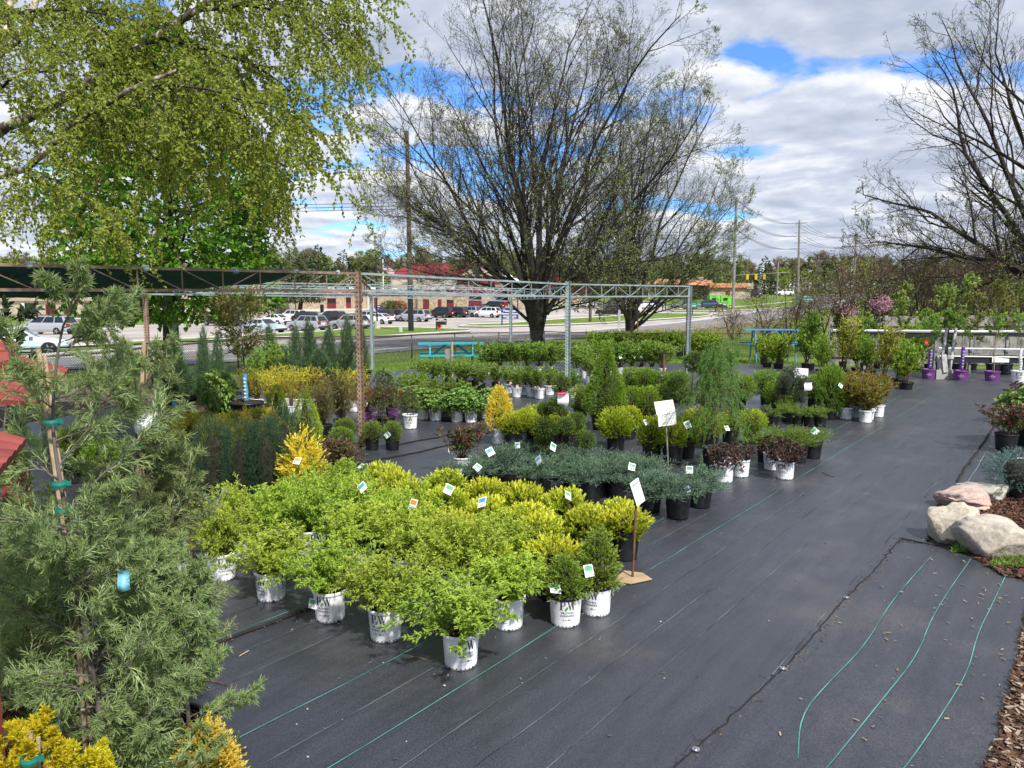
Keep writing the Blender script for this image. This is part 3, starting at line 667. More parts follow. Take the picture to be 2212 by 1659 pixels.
# ------------------------------------------------------------------ cars
def car_meshes():
    T = {}
    prof = {  # stations: x (front -> rear), top z of the lower body, half width ; cabin: x0,x1 at belt, x0,x1 at roof, roof z
        'suv': (4.6, .92, 1.02, [(-1, .62), (-.93, .95), (-.5, 1.06), (-.3, 1.1), (.6, 1.12), (.93, 1.12), (1, .75)], (-.45, .97, -.16, .80, 1.68)),
        'sedan': (4.7, .9, .95, [(-1, .55), (-.93, .78), (-.45, .92), (-.3, .95), (.6, 1.0), (.95, 1.0), (1, .7)], (-.42, .78, -.10, .42, 1.42)),
        'minivan': (5.1, .98, 1.02, [(-1, .6), (-.94, .85), (-.62, 1.02), (-.4, 1.08), (.6, 1.1), (.95, 1.1), (1, .7)], (-.62, .97, -.25, .82, 1.74)),
        'pickup': (5.5, .98, 1.1, [(-1, .7), (-.95, 1.0), (-.5, 1.12), (-.3, 1.15), (.2, 1.15), (.22, 1.15), (.98, 1.15), (1, .8)], (-.38, .25, -.14, .2, 1.85))}
    for k, (Lc, hw, belt, st, cab) in prof.items():
        h = Lc / 2; b = MB(); rings = []
        for i, (x, z) in enumerate(st):
            w = hw * (.84 if abs(x) == 1 else (.97 if abs(x) > .9 else 1)); zb = .34 if abs(x) > .9 else .24
            rings.append([(x * h, -w * .92, zb), (x * h, -w, .5), (x * h, -w * .985, z * .8), (x * h, -w * .9, z), (x * h, w * .9, z), (x * h, w * .985, z * .8), (x * h, w, .5), (x * h, w * .92, zb)])
        n = len(rings); V = np.array(rings).reshape(-1, 3)
        b.add(V, [[i * 8 + j, i * 8 + (j + 1) % 8, (i + 1) * 8 + (j + 1) % 8, (i + 1) * 8 + j] for i in range(n - 1) for j in range(8)])
        b.f.append((np.array([[0, 1, 2, 3, 4, 5, 6, 7][::-1]]), 0)); b.f.append((np.array([[(n - 1) * 8 + j for j in range(8)]]), 0))
        x0, x1, r0, r1, rz = cab; w0, w1 = hw * .88, hw * .70; zb = max(z for _, z in st) - .06
        cv = [(x0 * h, -w0, zb), (x1 * h, -w0, zb), (x1 * h, w0, zb), (x0 * h, w0, zb), (r0 * h, -w1, rz), (r1 * h, -w1, rz - .03), (r1 * h, w1, rz - .03), (r0 * h, w1, rz)]
        m0 = [((r0 + (r1 - r0) * .4) * h, s_ * w1 * .8, rz + .05) for s_ in (-1, 1)]
        b.add(cv + m0, [[0, 1, 5, 4], [2, 3, 7, 6], [1, 2, 6, 5], [3, 0, 4, 7]], 0); b.add([cv[4], cv[5], m0[0], m0[1], cv[6], cv[7]], [[0, 1, 2, 2]][:0] or [[0, 1, 4, 5]], 0)
        if k in ('suv', 'minivan'):
            for s_ in (-1, 1): b.beam((r0 * h + .2, s_ * w1 * .93, rz + .05), (r1 * h - .1, s_ * w1 * .93, rz + .03), .03, .04, 1)
        for s_ in (-1, 1): b.box((x0 * h + .25, s_ * (hw + .08), zb + .1), (.18, .16, .12), 0)
        if k == 'pickup': b.box((.6 * h, 0, 1.151), (.70 * h, hw * 1.6, .004), 1)
        T[k, 'body'] = b
        def pane(A, B, Cc, D, inset=.1, off=.012):
            A, B, Cc, D = map(np.array, (A, B, Cc, D)); c = (A + B + Cc + D) / 4; nn = nrm(np.cross(B - A, D - A)); nn = nn * (1 if nn @ (c - np.array([0, 0, 1])) > 0 else -1)
            return [c + (q - c) * (1 - inset) + nn * off for q in (A, B, Cc, D)]
        wn = {}
        side = lambda s_: ([cv[0], cv[1], cv[5], cv[4]] if s_ < 0 else [cv[3], cv[2], cv[6], cv[7]])
        for s_ in (-1, 1):
            g = MB(); q = [np.array(x, float) for x in side(s_)]
            for t0, t1 in ((.06, .36), (.385, .68), (.705, .95)):
                A = q[0] + (q[1] - q[0]) * t0; B = q[0] + (q[1] - q[0]) * t1; Cc = q[3] + (q[2] - q[3]) * t1; D = q[3] + (q[2] - q[3]) * t0
                g.add(pane(A + (D - A) * .12, B + (Cc - B) * .12, Cc - (Cc - B) * .1, D - (D - A) * .1, .02), [[0, 1, 2, 3]])
            T[k, 'side_window_' + 'lr'[s_ > 0]] = g
        g = MB(); g.add(pane(cv[3], cv[0], cv[4], cv[7], .12), [[0, 1, 2, 3]]); T[k, 'windscreen'] = g
        g = MB(); g.add(pane(cv[1], cv[2], cv[6], cv[5], .16), [[0, 1, 2, 3]]); T[k, 'rear_window'] = g
        T[k, 'dim'] = (h, hw)
        for nm, x, z, dx, dy, dz in (('headlight', -h * .965, .72 if k != 'pickup' else .9, .12, .34, .16), ('taillight', h * .975, .95 if k != 'sedan' else .84, .20, .34, .30 if k == 'suv' else .2)):
            T[k, nm] = MB().box((x, 0, z), (dx, dy, dz))
        T[k, 'plate'] = MB().box((h * 1.0, 0, .78), (.03, .34, .16)); T[k, 'bumper'] = MB().box((h * .985, 0, .46), (.16, hw * 1.72, .2)).box((-h * .985, 0, .44), (.14, hw * 1.7, .2))
    R_ = .35; ty = MB(); ty.lathe([(.0, -.10), (.24, -.11), (R_, -.10), (R_ + .01, 0), (R_, .10), (.24, .11), (.0, .10)], 0, 20)
    rm = MB(); rm.lathe([(.235, -.116), (.22, -.09), (.2, -.09)], 0, 18)
    for i in range(5):
        a = i * 2 * math.pi / 5; rm.beam((0, 0, -.115), (.22 * math.cos(a), .22 * math.sin(a), -.105), .07, .02)
    rm.lathe([(0, -.125), (.07, -.12), (.07, -.1)], 0, 10)
    mt, mr = ty.mesh('tyre', M['rubber'], True), rm.mesh('rim', M['chrome'])
    glass = M['glass']; red = mat('tail_red', (.35, .01, .012), .25, coat=.5, var=.05); clear = mat('lamp_clear', (.6, .62, .65), .15, coat=.5); dark = mat('trim', (.03, .03, .032), .5)
    for (k, nm) in list(T):
        if nm in ('side_window_l', 'side_window_r', 'windscreen', 'rear_window'): T[k, nm] = T[k, nm].mesh('window', glass)
        elif nm == 'headlight': T[k, nm] = T[k, nm].mesh(nm, clear)
        elif nm == 'taillight': T[k, nm] = T[k, nm].mesh(nm, red)
        elif nm == 'plate': T[k, nm] = T[k, nm].mesh(nm, M['white_paint'])
        elif nm == 'bumper': T[k, nm] = T[k, nm].mesh(nm, dark)
    return T, mt, mr
CT, TYRE, RIM = car_meshes(); CARP = {}
PAINT = dict(silver=(.42, .44, .46), white=(.80, .80, .80), black=(.012, .013, .016), blue=(.03, .06, .12), grey=(.16, .17, .17), red=(.35, .03, .03), lightblue=(.50, .60, .68), green=(.22, .27, .25))
def car(kind, colr, sx, sy, heading, label, scale=1.):
    """heading: degrees from +X of the direction the nose points; (sx, sy) is where the middle of the car meets the ground"""
    if (kind, colr) not in CARP:
        nm = 'paint_' + colr
        pm = bpy.data.materials.get(nm) or mat(nm, PAINT[colr], .28, .25 if colr in ('silver', 'grey', 'green') else 0., var=.03, scale=1, coat=.6)
        CARP[kind, colr] = CT[kind, 'body'].mesh('body', [pm, M['rubber']], False) if True else None
    p = gp(sx, sy); root = empty('parked_car', p, label, 'car', 'cars parked beyond the road', R(heading) + math.pi)
    root.scale = (scale,) * 3
    mobj('body', CARP[kind, colr], root)
    for nm in ('side_window_l', 'side_window_r', 'windscreen', 'rear_window', 'plate', 'bumper'): mobj('side_window' if nm[:5] == 'side_' else nm, CT[kind, nm], root)
    h, hw = CT[kind, 'dim']
    for s_ in (-1, 1):
        for nm in ('headlight', 'taillight'): mobj(nm, CT[kind, nm], root, (0, s_ * hw * .72, 0))
        for x in (-.62, .60):
            wl = mobj('wheel', TYRE, root, (x * h, s_ * (hw - .10), .35)); wl.rotation_euler = (-s_ * R(90), 0, 0) if False else (R(90) * (1 if s_ < 0 else -1) * -1, 0, 0); mobj('rim', RIM, wl)
    return root
def zc(fr, x0, x1, yb): return S(fr, (x0 + x1) / 2, yb)
for kind, colr, fr, x0, x1, yb, hd, lab in [
    ('suv', 'silver', 'Z2', 645, 985, 785, 152, 'silver hatchback crossover seen from behind, nearest car left of the rusty post'),
    ('suv', 'silver', 'Z2', 1010, 1355, 775, 150, 'silver crossover parked directly behind the rusty post'),
    ('sedan', 'white', 'Z2', 405, 640, 735, 155, 'pearl white saloon with red tail lights behind the potted leafy tree'),
    ('suv', 'white', 'Z2', 600, 770, 705, 152, 'white hatchback mostly hidden behind a silver and a dark car'),
    ('suv', 'black', 'Z2', 645, 900, 735, 152, 'dark navy crossover just behind the nearest silver crossover'),
    ('suv', 'black', 'Z2', 900, 1135, 722, 150, 'large black crossover in front of the school pavement, left of the rusty post'),
    ('suv', 'white', 'Z2', 1200, 1400, 715, 150, 'white crossover with its tail toward the road, just right of the rusty post'),
    ('sedan', 'white', 'Z2', 1350, 1495, 725, 150, 'small white car at the foot of the tall lamp post'),
    ('suv', 'black', 'Z2', 1400, 1515, 700, 150, 'black car between the small white car and the black one with red lights'),
    ('suv', 'black', 'Z2', 1480, 1615, 698, 152, 'black crossover with red tail lights left of the dark utility pole'),
    ('minivan', 'silver', 'Z2', 1595, 1870, 705, 152, 'silver minivan parked behind the dark utility pole'),
    ('suv', 'black', 'Z2', 1862, 2062, 672, 152, 'big boxy black off-roader right of the silver minivan'),
    ('suv', 'black', 'Z2', 2010, 2150, 670, 152, 'black crossover between the boxy black one and a silver one'),
    ('suv', 'silver', 'Z2', 2105, 2290, 664, 152, 'pale silver crossover left of the white one near the school sign'),
    ('suv', 'green', 'Z3', 155, 265, 655, 152, 'grey green crossover half hidden behind the white one by the school sign'),
    ('suv', 'white', 'Z3', 170, 418, 670, 150, 'white crossover with black wheels left of the blue school sign'),
    ('suv', 'black', 'Z3', 262, 420, 600, 150, 'black roofed car showing above the white crossover by the school sign'),
    ('sedan', 'lightblue', 'Z2', 330, 555, 805, 330, 'pale blue car facing the road behind the potted leafy tree'),
    ('pickup', 'black', 'Z2', 10, 135, 742, 330, 'black off-roader at the far left of the car park beside the green maple'),
    ('suv', 'white', 'Z3', 1035, 1240, 590, 178, 'white crossover seen side on behind the short brown pole'),
    ('suv', 'grey', 'Z3', 1270, 1440, 592, 172, 'grey crossover behind the black one near the smaller bare tree'),
    ('suv', 'black', 'Z3', 1228, 1468, 655, 172, 'black compact crossover nearest the verge, left of the smaller bare tree'),
    ('sedan', 'white', 'Z3', 1425, 1600, 632, 172, 'white saloon right behind the black compact crossover'),
    ('suv', 'silver', 'Z3', 1430, 1520, 566, 172, 'silver car farthest back behind the grey crossover'),
    ('suv', 'red', 'Z3', 1500, 1590, 576, 172, 'red car glimpsed between the stems of the smaller bare tree'),
    ('sedan', 'white', 'Z3', 1590, 1690, 590, 172, 'white car seen through the fork of the smaller bare tree'),
    ('sedan', 'black', 'Z3', 1660, 1765, 578, 172, 'black saloon just right of the smaller bare tree'),
    ('pickup', 'grey', 'Z3', 1885, 2130, 600, 178, 'dark grey pickup truck near the end of the steel frame'),
    ('suv', 'blue', 'Z4', 180, 300, 424, 175, 'dark blue crossover parked before the lime green kiosks'),
    ('sedan', 'lightblue', 'Z4', 250, 350, 421, 350, 'pale blue car behind the black board sign'),
    ('suv', 'white', 'Z4', 670, 785, 345, 178, 'white car driving on the far cross road left of a thin pole'),
    ('suv', 'blue', 'Z4', 516, 552, 352, 120, 'small dark car at the right corner of the orange roofed building'),
    ('minivan', 'silver', 'Z1', 330, 520, 815, 172, 'silver van behind the dark leafy shrub at the left edge'),
    ('sedan', 'lightblue', 'Z1', -60, 340, 1000, 28, 'pale blue car on the road under the dark leafy shrub at the left edge')]:
    sx, sy = zc(fr, x0, x1, yb); car(kind, colr, sx, sy, hd, lab)
# ================================================================== FOLIAGE TOOLS
def perp(D, r):
    """random unit vectors perpendicular to D"""
    q = r.normal(0, 1, D.shape); q -= (q * D).sum(-1, keepdims=True) * D; return nrm(q)
def leaves(mb, pos, D, ln, w, m=0, tip=0., shape=1, flat=.6, r=rng, fold=.25):
    n = len(pos); D = nrm(D); ln = np.broadcast_to(np.asarray(ln, float), (n,))[:, None]; w = np.broadcast_to(np.asarray(w, float), (n,))[:, None]
    up = nrm(np.array([0, 0, 1.]) * flat + r.normal(0, 1, (n, 3)) * (1 - flat)); W = nrm(np.cross(D, up)); Nn = np.cross(W, D)
    tip = np.broadcast_to(np.asarray(tip, float), (n,))
    if shape == 1:
        V = np.stack([pos, pos + D * ln * .45 + W * w * .5, pos + D * ln, pos + D * ln * .45 - W * w * .5], 1)
        F = np.arange(n)[:, None] * 4 + np.arange(4); mb.add(V.reshape(-1, 3), F, m, np.repeat(tip, 4))
    elif shape == 2:
        up_ = Nn * w * fold; dr = Nn * ln * .12
        V = np.stack([pos, pos + D * ln * .3 + W * w * .5 + up_, pos + D * ln * .7 + W * w * .33 + up_ * .6, pos + D * ln - dr, pos + D * ln * .7 - W * w * .33 + up_ * .6, pos + D * ln * .3 - W * w * .5 + up_], 1)
        b = np.arange(n)[:, None] * 6; mb.add(V.reshape(-1, 3), np.concatenate([b + [0, 1, 2, 3], b + [0, 3, 4, 5]]), m, np.repeat(tip, 6))
    else:   # thick scale-like shoot: three-sided
        a = np.array([0, 2.094, 4.189]); c = W[:, None] * np.cos(a)[:, None] + Nn[:, None] * np.sin(a)[:, None]
        mid = pos[:, None] + D[:, None] * ln[:, None] * .5 + c * w[:, None] * .5
        V = np.concatenate([pos[:, None], mid, (pos + D * ln)[:, None]], 1); b = np.arange(n)[:, None] * 5
        mb.add(V.reshape(-1, 3), np.concatenate([b + [0, 1, 4, 3], b + [0, 2, 4, 1], b + [0, 3, 4, 2]]), m, np.repeat(tip, 5))
def sprigs(mb, B, D, L, nl, ll, lw, spread=50, m=0, tip0=0., tip1=0., shape=1, flat=.5, r=rng, t0=.15, jit=.25, pw=1., stem=None, sm=1):
    """leafy shoots: B base, D direction, L length; nl leaves each"""
    n = len(B); D = nrm(D); t = np.linspace(t0, 1, nl) ** pw
    bend = perp(D, r) * .25
    P = B[:, None] + D[:, None] * (L[:, None] * t)[..., None] + bend[:, None] * (L[:, None] * t ** 2)[..., None]
    DD = np.repeat(D[:, None], nl, 1).reshape(-1, 3); a = np.radians(spread) * (1 - .6 * np.tile(t, n))[:, None] * r.uniform(.7, 1.2, (n * nl, 1))
    LDir = DD * np.cos(a) + perp(DD, r) * np.sin(a)
    tp = np.broadcast_to(np.asarray(tip0, float), (n,))[:, None] + (np.broadcast_to(np.asarray(tip1, float), (n,)) - np.broadcast_to(np.asarray(tip0, float), (n,)))[:, None] * t
    leaves(mb, P.reshape(-1, 3), LDir, ll * r.uniform(1 - jit, 1 + jit, n * nl), lw * r.uniform(1 - jit, 1 + jit, n * nl), m, np.clip(tp, 0, 1).reshape(-1), shape, flat, r)
    if stem:
        tt = np.array([0, .5, 1.]); PS = B[:, None] + D[:, None] * (L[:, None] * tt)[..., None] + bend[:, None] * (L[:, None] * tt ** 2)[..., None]
        mb.tubes(PS, np.array([stem, stem * .7, stem * .3])[None], 3, sm)
def shell(prof, n, r, lump=.12, depth=.35, seed=0, freq=2.):
    """points in the outer part of a body of revolution; prof = [(z, radius), ...]; returns P, outward D, height fraction, depth 0..1"""
    z = np.array([p[0] for p in prof], float); R_ = np.array([p[1] for p in prof], float)
    zz = np.linspace(z[0], z[-1], 200); rr = np.interp(zz, z, R_); w = rr + .02 * rr.max(); c = np.cumsum(w); c /= c[-1]
    h = np.interp(r.random(n), c, zz); th = r.uniform(0, 2 * math.pi, n); rs = np.random.default_rng(seed + 99)
    rad = np.interp(h, zz, rr); sl = np.interp(h, zz, np.gradient(rr, zz)); dpt = r.random(n) ** 1.6 * depth
    k = 1.
    for i in range(4):
        k = k + lump / (1 + i * .5) * np.sin(th * rs.integers(1, 4 + i) + rs.uniform(0, 6)) * np.sin(h / (zz[-1] - zz[0]) * freq * rs.uniform(2, 6) + rs.uniform(0, 6))
    rad2 = rad * k * (1 - dpt)
    P = np.stack([rad2 * np.cos(th), rad2 * np.sin(th), h * (1 - .0 * dpt)], -1)
    D = nrm(np.stack([np.cos(th), np.sin(th), -np.clip(sl, -3, 3)], -1)); return P, D, (h - zz[0]) / (zz[-1] - zz[0]), dpt
def grow(P, Rr, n, tmin, tmax, ln, ang, K, wob_, trop, rr, r=rng, lenfall=.5, tipr=.25, az=None, env=None):
    """vectorised children of polylines P (N,K0,3); returns child P, radii"""
    N, K0, _ = P.shape; T = np.gradient(P, axis=1)
    t = (np.arange(n) + r.uniform(.1, .9, (N, n))) / n; t = tmin + (tmax - tmin) * t
    x = t * (K0 - 1); i = np.clip(x.astype(int), 0, K0 - 2); f = (x - i)[..., None]; I = np.arange(N)[:, None]
    B = P[I, i] * (1 - f) + P[I, i + 1] * f; TT = nrm(T[I, i]); R0 = Rr[I, i] * (1 - f[..., 0]) + Rr[I, i + 1] * f[..., 0]
    B = B.reshape(-1, 3); TT = TT.reshape(-1, 3); R0 = R0.reshape(-1); t = t.reshape(-1)
    pl = np.repeat(np.linalg.norm(P[:, -1] - P[:, 0], axis=1), n)
    L = (ln if not callable(ln) else 0) * pl * (1 - lenfall * t) * r.uniform(.65, 1.25, len(B)) if not callable(ln) else ln(B, TT, t, r)
    a = np.radians(ang) * r.uniform(.6, 1.3, (len(B), 1)); D = nrm(TT * np.cos(a) + perp(TT, r) * np.sin(a))
    return line(B, D, L, K, wob_, trop, r), np.maximum(R0 * rr, .0015)[:, None] * np.linspace(1, tipr, K)[None]
def line(B, D, L, K, wob_, trop, r=rng):
    P = [B]; d = D.copy(); st = (L / (K - 1))[:, None]; trop = np.asarray(trop, float)
    for k in range(K - 1):
        P.append(P[-1] + d * st); d = nrm(d + r.normal(0, wob_, d.shape) + trop / (K - 1))
    return np.stack(P, 1)

# ------------------------------------------------------------------ foliage colours
LM = {}
LM['lime'] = leafmat('lime_leaf', (.28, .41, .045), (.47, .60, .09), (.70, .74, .11), .42)
LM['chart'] = leafmat('chartreuse_leaf', (.18, .26, .012), (.36, .45, .02), (.78, .80, .08), .35)
LM['juniper_blue'] = leafmat('blue_juniper', (.07, .13, .075), (.135, .22, .13), (.23, .34, .19), .2)
LM['columnar'] = leafmat('upright_juniper', (.045, .095, .04), (.08, .145, .06), (.13, .21, .09), .12)
LM['juniper_big'] = leafmat('juniper_spray', (.23, .34, .17), (.37, .50, .26), (.60, .68, .28), .4)
LM['arb'] = leafmat('arborvitae', (.10, .18, .022), (.17, .26, .035), (.32, .42, .06), .25)
LM['arb_dark'] = leafmat('dark_arborvitae', (.06, .115, .02), (.11, .18, .03), (.20, .28, .04), .2)
LM['alberta'] = leafmat('bright_spruce', (.20, .36, .03), (.32, .50, .04), (.50, .66, .08), .35)
LM['hydr'] = leafmat('broad_leaf', (.15, .27, .055), (.25, .38, .09), (.33, .46, .12), .3, .4)
LM['green'] = leafmat('mid_green_leaf', (.14, .26, .035), (.24, .38, .06), (.38, .50, .10), .35)
LM['green_dark'] = leafmat('dark_green_leaf', (.035, .085, .02), (.07, .14, .03), (.10, .19, .04), .2)
LM['box'] = leafmat('box_leaf', (.13, .24, .02), (.22, .35, .035), (.42, .54, .07), .35)
LM['gold'] = leafmat('gold_leaf', (.62, .44, .02), (.85, .66, .04), (.90, .80, .16), .35)
LM['goldgreen'] = leafmat('gold_green_leaf', (.42, .38, .03), (.60, .54, .04), (.78, .70, .05), .3)
LM['olive'] = leafmat('olive_leaf', (.13, .15, .03), (.20, .22, .04), (.24, .12, .05), .25)
LM['yew'] = leafmat('yew_needle', (.025, .055, .03), (.05, .095, .045), (.07, .13, .055), .1)
LM['yewtop'] = leafmat('yellow_yew', (.10, .13, .015), (.22, .25, .02), (.60, .60, .06), .25)
LM['red'] = leafmat('red_leaf', (.19, .05, .025), (.30, .085, .035), (.34, .14, .04), .25)
LM['wine'] = leafmat('wine_leaf', (.055, .028, .025), (.095, .05, .04), (.12, .09, .05), .15, .35)
LM['lilac'] = leafmat('reddish_leaf', (.085, .13, .04), (.13, .19, .055), (.20, .04, .06), .25)
LM['pink'] = leafmat('pink_blossom', (.42, .20, .27), (.55, .32, .38), None, .3)
LM['spirea'] = leafmat('spirea_leaf', (.15, .24, .025), (.29, .34, .04), (.30, .14, .05), .3)
LM['larch'] = leafmat('larch_needle', (.10, .22, .035), (.17, .33, .06), None, .2)
LM['spruce'] = leafmat('spruce_needle', (.03, .065, .022), (.06, .11, .03), (.40, .48, .08), .1)
LM['bluespruce'] = leafmat('blue_spruce', (.05, .11, .095), (.10, .18, .16), (.34, .46, .36), .1)
LM['maple'] = leafmat('maple_leaf', (.06, .16, .014), (.14, .29, .025), (.22, .38, .04), .4, .45)
LM['birch'] = leafmat('birch_leaf', (.21, .29, .03), (.37, .45, .06), (.48, .56, .10), .5, .45)
LM['catkin'] = leafmat('catkin', (.20, .15, .04), (.26, .20, .05), None, .1)
LM['bud'] = leafmat('young_leaf', (.22, .28, .07), (.36, .40, .15), None, .4)
LM['far1'] = leafmat('wood_leaf', (.17, .20, .06), (.26, .29, .10), None, .3, .8, .1)
LM['far2'] = leafmat('wood_leaf_pale', (.25, .22, .14), (.36, .31, .20), None, .3, .8, .1)
LM['far3'] = leafmat('wood_evergreen', (.035, .065, .035), (.065, .10, .055), None, .1, .8, .1)
LM['far4'] = leafmat('wood_leaf_bright', (.20, .27, .04), (.30, .38, .07), None, .3, .8, .1)
LM['dry'] = leafmat('dry_stalk', (.24, .19, .10), (.36, .30, .17), None, .2, .8)

# ------------------------------------------------------------------ foliage bodies: each returns an MB; local origin at the top of the soil
def f_loose(seed, w=.66, h=.46):            # arching stems with narrow opposite leaves
    r = np.random.default_rng(seed); mb = MB(); n = 46
    th = r.uniform(0, 6.28, n); el = np.radians(r.uniform(18, 88, n)); D = np.stack([np.cos(th) * np.cos(el), np.sin(th) * np.cos(el), np.sin(el)], -1)
    B = np.column_stack([r.normal(0, .025, (n, 2)), np.full(n, -.02)]); L = (w * .5 * np.cos(el) + h * .9 * np.sin(el)) * r.uniform(.75, 1.1, n)
    P = line(B, nrm(D + [0, 0, .5]), L, 6, .12, (0, 0, -.9), r); Rr = np.repeat(np.linspace(.0028, .0012, 6)[None], n, 0); mb.tubes(P, Rr, 3, 1)
    P2, R2 = grow(P, Rr, 6, .25, 1., .32, 50, 4, .12, (0, 0, .25), .6, r, .3); mb.tubes(P2, R2, 3, 1)
    for PP, nl, k in ((P, 12, 1.), (P2, 9, .92)):
        N, K, _ = PP.shape; t = np.linspace(.18, 1, nl); x = t * (K - 1); i = np.clip(x.astype(int), 0, K - 2); f = (x - i)[None, :, None]
        pos = PP[:, i] * (1 - f) + PP[:, i + 1] * f; T = nrm(PP[:, i + 1] - PP[:, i])
        hh = pos[..., 2] / h
        for s_ in (1, -1):
            side = nrm(perp(T.reshape(-1, 3), r)); a = np.radians(r.uniform(30, 75, (len(side), 1)))
            d = T.reshape(-1, 3) * np.cos(a) + side * np.sin(a) * s_
            tp = np.clip((hh.reshape(-1) - .55) * .9, 0, 1) * r.random(len(side))
            leaves(mb, pos.reshape(-1, 3), d, .042 * k * r.uniform(.65, 1.2, len(side)), .0155 * k, 0, tp, 2, .75, r)
    return mb
def f_mound(seed, w=.5, h=.34, n=620, nl=9, ll=.026, lw=.0115, tipy=.8, up=.9, sl=.075, shape=1, lump=.07):
    r = np.random.default_rng(seed); mb = MB()
    prof = [(-.04, w * .30), (.0, w * .40), (h * .3, w * .49), (h * .55, w * .49), (h * .8, w * .38), (h * .95, w * .2), (h, .01)]
    P, D, hf, dp = shell(prof, n, r, lump, .5, seed, 2.5)
    D2 = nrm(D + np.array([0, 0, up]) + r.normal(0, .22, D.shape)); top = np.clip((hf - .25) * 1.5, 0, 1) * (1 - dp * 1.5)
    sprigs(mb, P - D2 * sl * .6, D2, np.full(n, sl) * r.uniform(.7, 1.5, n), nl, ll, lw, 42, 0, top * .1, top * tipy, shape, .35, r, .25)
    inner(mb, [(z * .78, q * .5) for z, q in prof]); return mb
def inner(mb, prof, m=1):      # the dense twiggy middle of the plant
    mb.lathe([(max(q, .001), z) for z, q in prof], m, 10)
def f_cone(seed, w=.42, h=.8, n=1100, nl=9, ll=.018, lw=.008, tipy=.6, up=.5, sl=.05, waist=None, lump=.09, depth=.25, shape=1, base=0.):
    r = np.random.default_rng(seed); mb = MB()
    prof = waist or [(base, w * .34), (base + h * .08, w * .5), (h * .3, w * .47), (h * .6, w * .31), (h * .85, w * .14), (h, .005)]
    P, D, hf, dp = shell(prof, n, r, lump, depth, seed, 5)
    D2 = nrm(D + np.array([0, 0, up]) + r.normal(0, .3, D.shape))
    sprigs(mb, P - D2 * sl * .5, D2, np.full(n, sl) * r.uniform(.6, 1.5, n), nl, ll, lw, 48, 0, 0, tipy * (1 - dp * 2), shape, .3, r, .2)
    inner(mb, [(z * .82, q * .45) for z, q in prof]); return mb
def f_junmat(seed, w=.62, h=.2, n=60):      # spreading juniper: arching whips with short feathery side shoots
    r = np.random.default_rng(seed); mb = MB(); th = r.uniform(0, 6.28, n); el = np.radians(r.uniform(8, 80, n))
    D = np.stack([np.cos(th) * np.cos(el), np.sin(th) * np.cos(el), np.sin(el)], -1); B = np.column_stack([r.normal(0, .04, (n, 2)), r.uniform(-.01, .03, n)])
    P = line(B, nrm(D), (w * .52 * np.cos(el) + h * 1.25 * np.sin(el)) * r.uniform(.7, 1.12, n), 6, .1, (0, 0, -.35), r)
    Rr = np.repeat(np.linspace(.004, .0015, 6)[None], n, 0); mb.tubes(P, Rr, 3, 1)
    P2, R2 = grow(P, Rr, 11, .15, 1., .30, 42, 4, .12, (0, 0, .7), .6, r, .45)
    mb.tubes(P2, np.full(R2.shape, .0022), 3, 0, .1)
    N = len(P2); B3 = P2[:, [1, 1, 2, 2, 3]].reshape(-1, 3); T3 = nrm(np.gradient(P2, axis=1))[:, [1, 1, 2, 2, 3]].reshape(-1, 3)
    a = np.radians(r.uniform(15, 50, (len(B3), 1))); d = T3 * np.cos(a) + perp(T3, r) * np.sin(a)
    leaves(mb, B3, d, r.uniform(.018, .036, len(B3)), .0065, 0, r.random(len(B3)) * .8, 1, .3, r)
    B4 = P[:, 2:].reshape(-1, 3); B4 = np.repeat(B4, 4, 0); leaves(mb, B4, nrm(r.normal(0, .5, B4.shape) + [0, 0, .9]), .03, .008, 0, r.random(len(B4)) * .5, 1, .3, r)
    mb.lathe([(w * .10, -.03), (w * .24, .02), (w * .22, h * .35), (w * .08, h * .6), (.001, h * .62)], 1, 10)
    return mb
def f_broad(seed, w=.5, h=.32, n=230, ll=.065, lw=.05, up=.6, nst=26, tipy=.6):      # rounded mound of broad leaves
    r = np.random.default_rng(seed); mb = MB()
    prof = [(.0, w * .3), (h * .3, w * .5), (h * .6, w * .48), (h * .88, w * .3), (h, .02)]
    P, D, hf, dp = shell(prof, n, r, .1, .5, seed, 2)
    D2 = nrm(D + [0, 0, up] + r.normal(0, .4, D.shape))
    for k in range(4):
        d = nrm(D2 * .35 + perp(D2, r)); leaves(mb, P + r.normal(0, .008, P.shape), nrm(d + [0, 0, .12]), ll * r.uniform(.6, 1.15, n), lw * r.uniform(.7, 1.1, n), 0, np.clip(hf * (1 - dp), 0, 1) * tipy * r.random(n), 2, .8, r)
    th = r.uniform(0, 6.28, nst); B = np.column_stack([r.normal(0, .03, (nst, 2)), np.full(nst, -.02)])
    mb.tubes(line(B, nrm(np.stack([np.cos(th) * .5, np.sin(th) * .5, np.full(nst, .8)], -1)), np.full(nst, h * .9), 4, .12, (0, 0, .2), r), .003, 3, 1)
    return mb
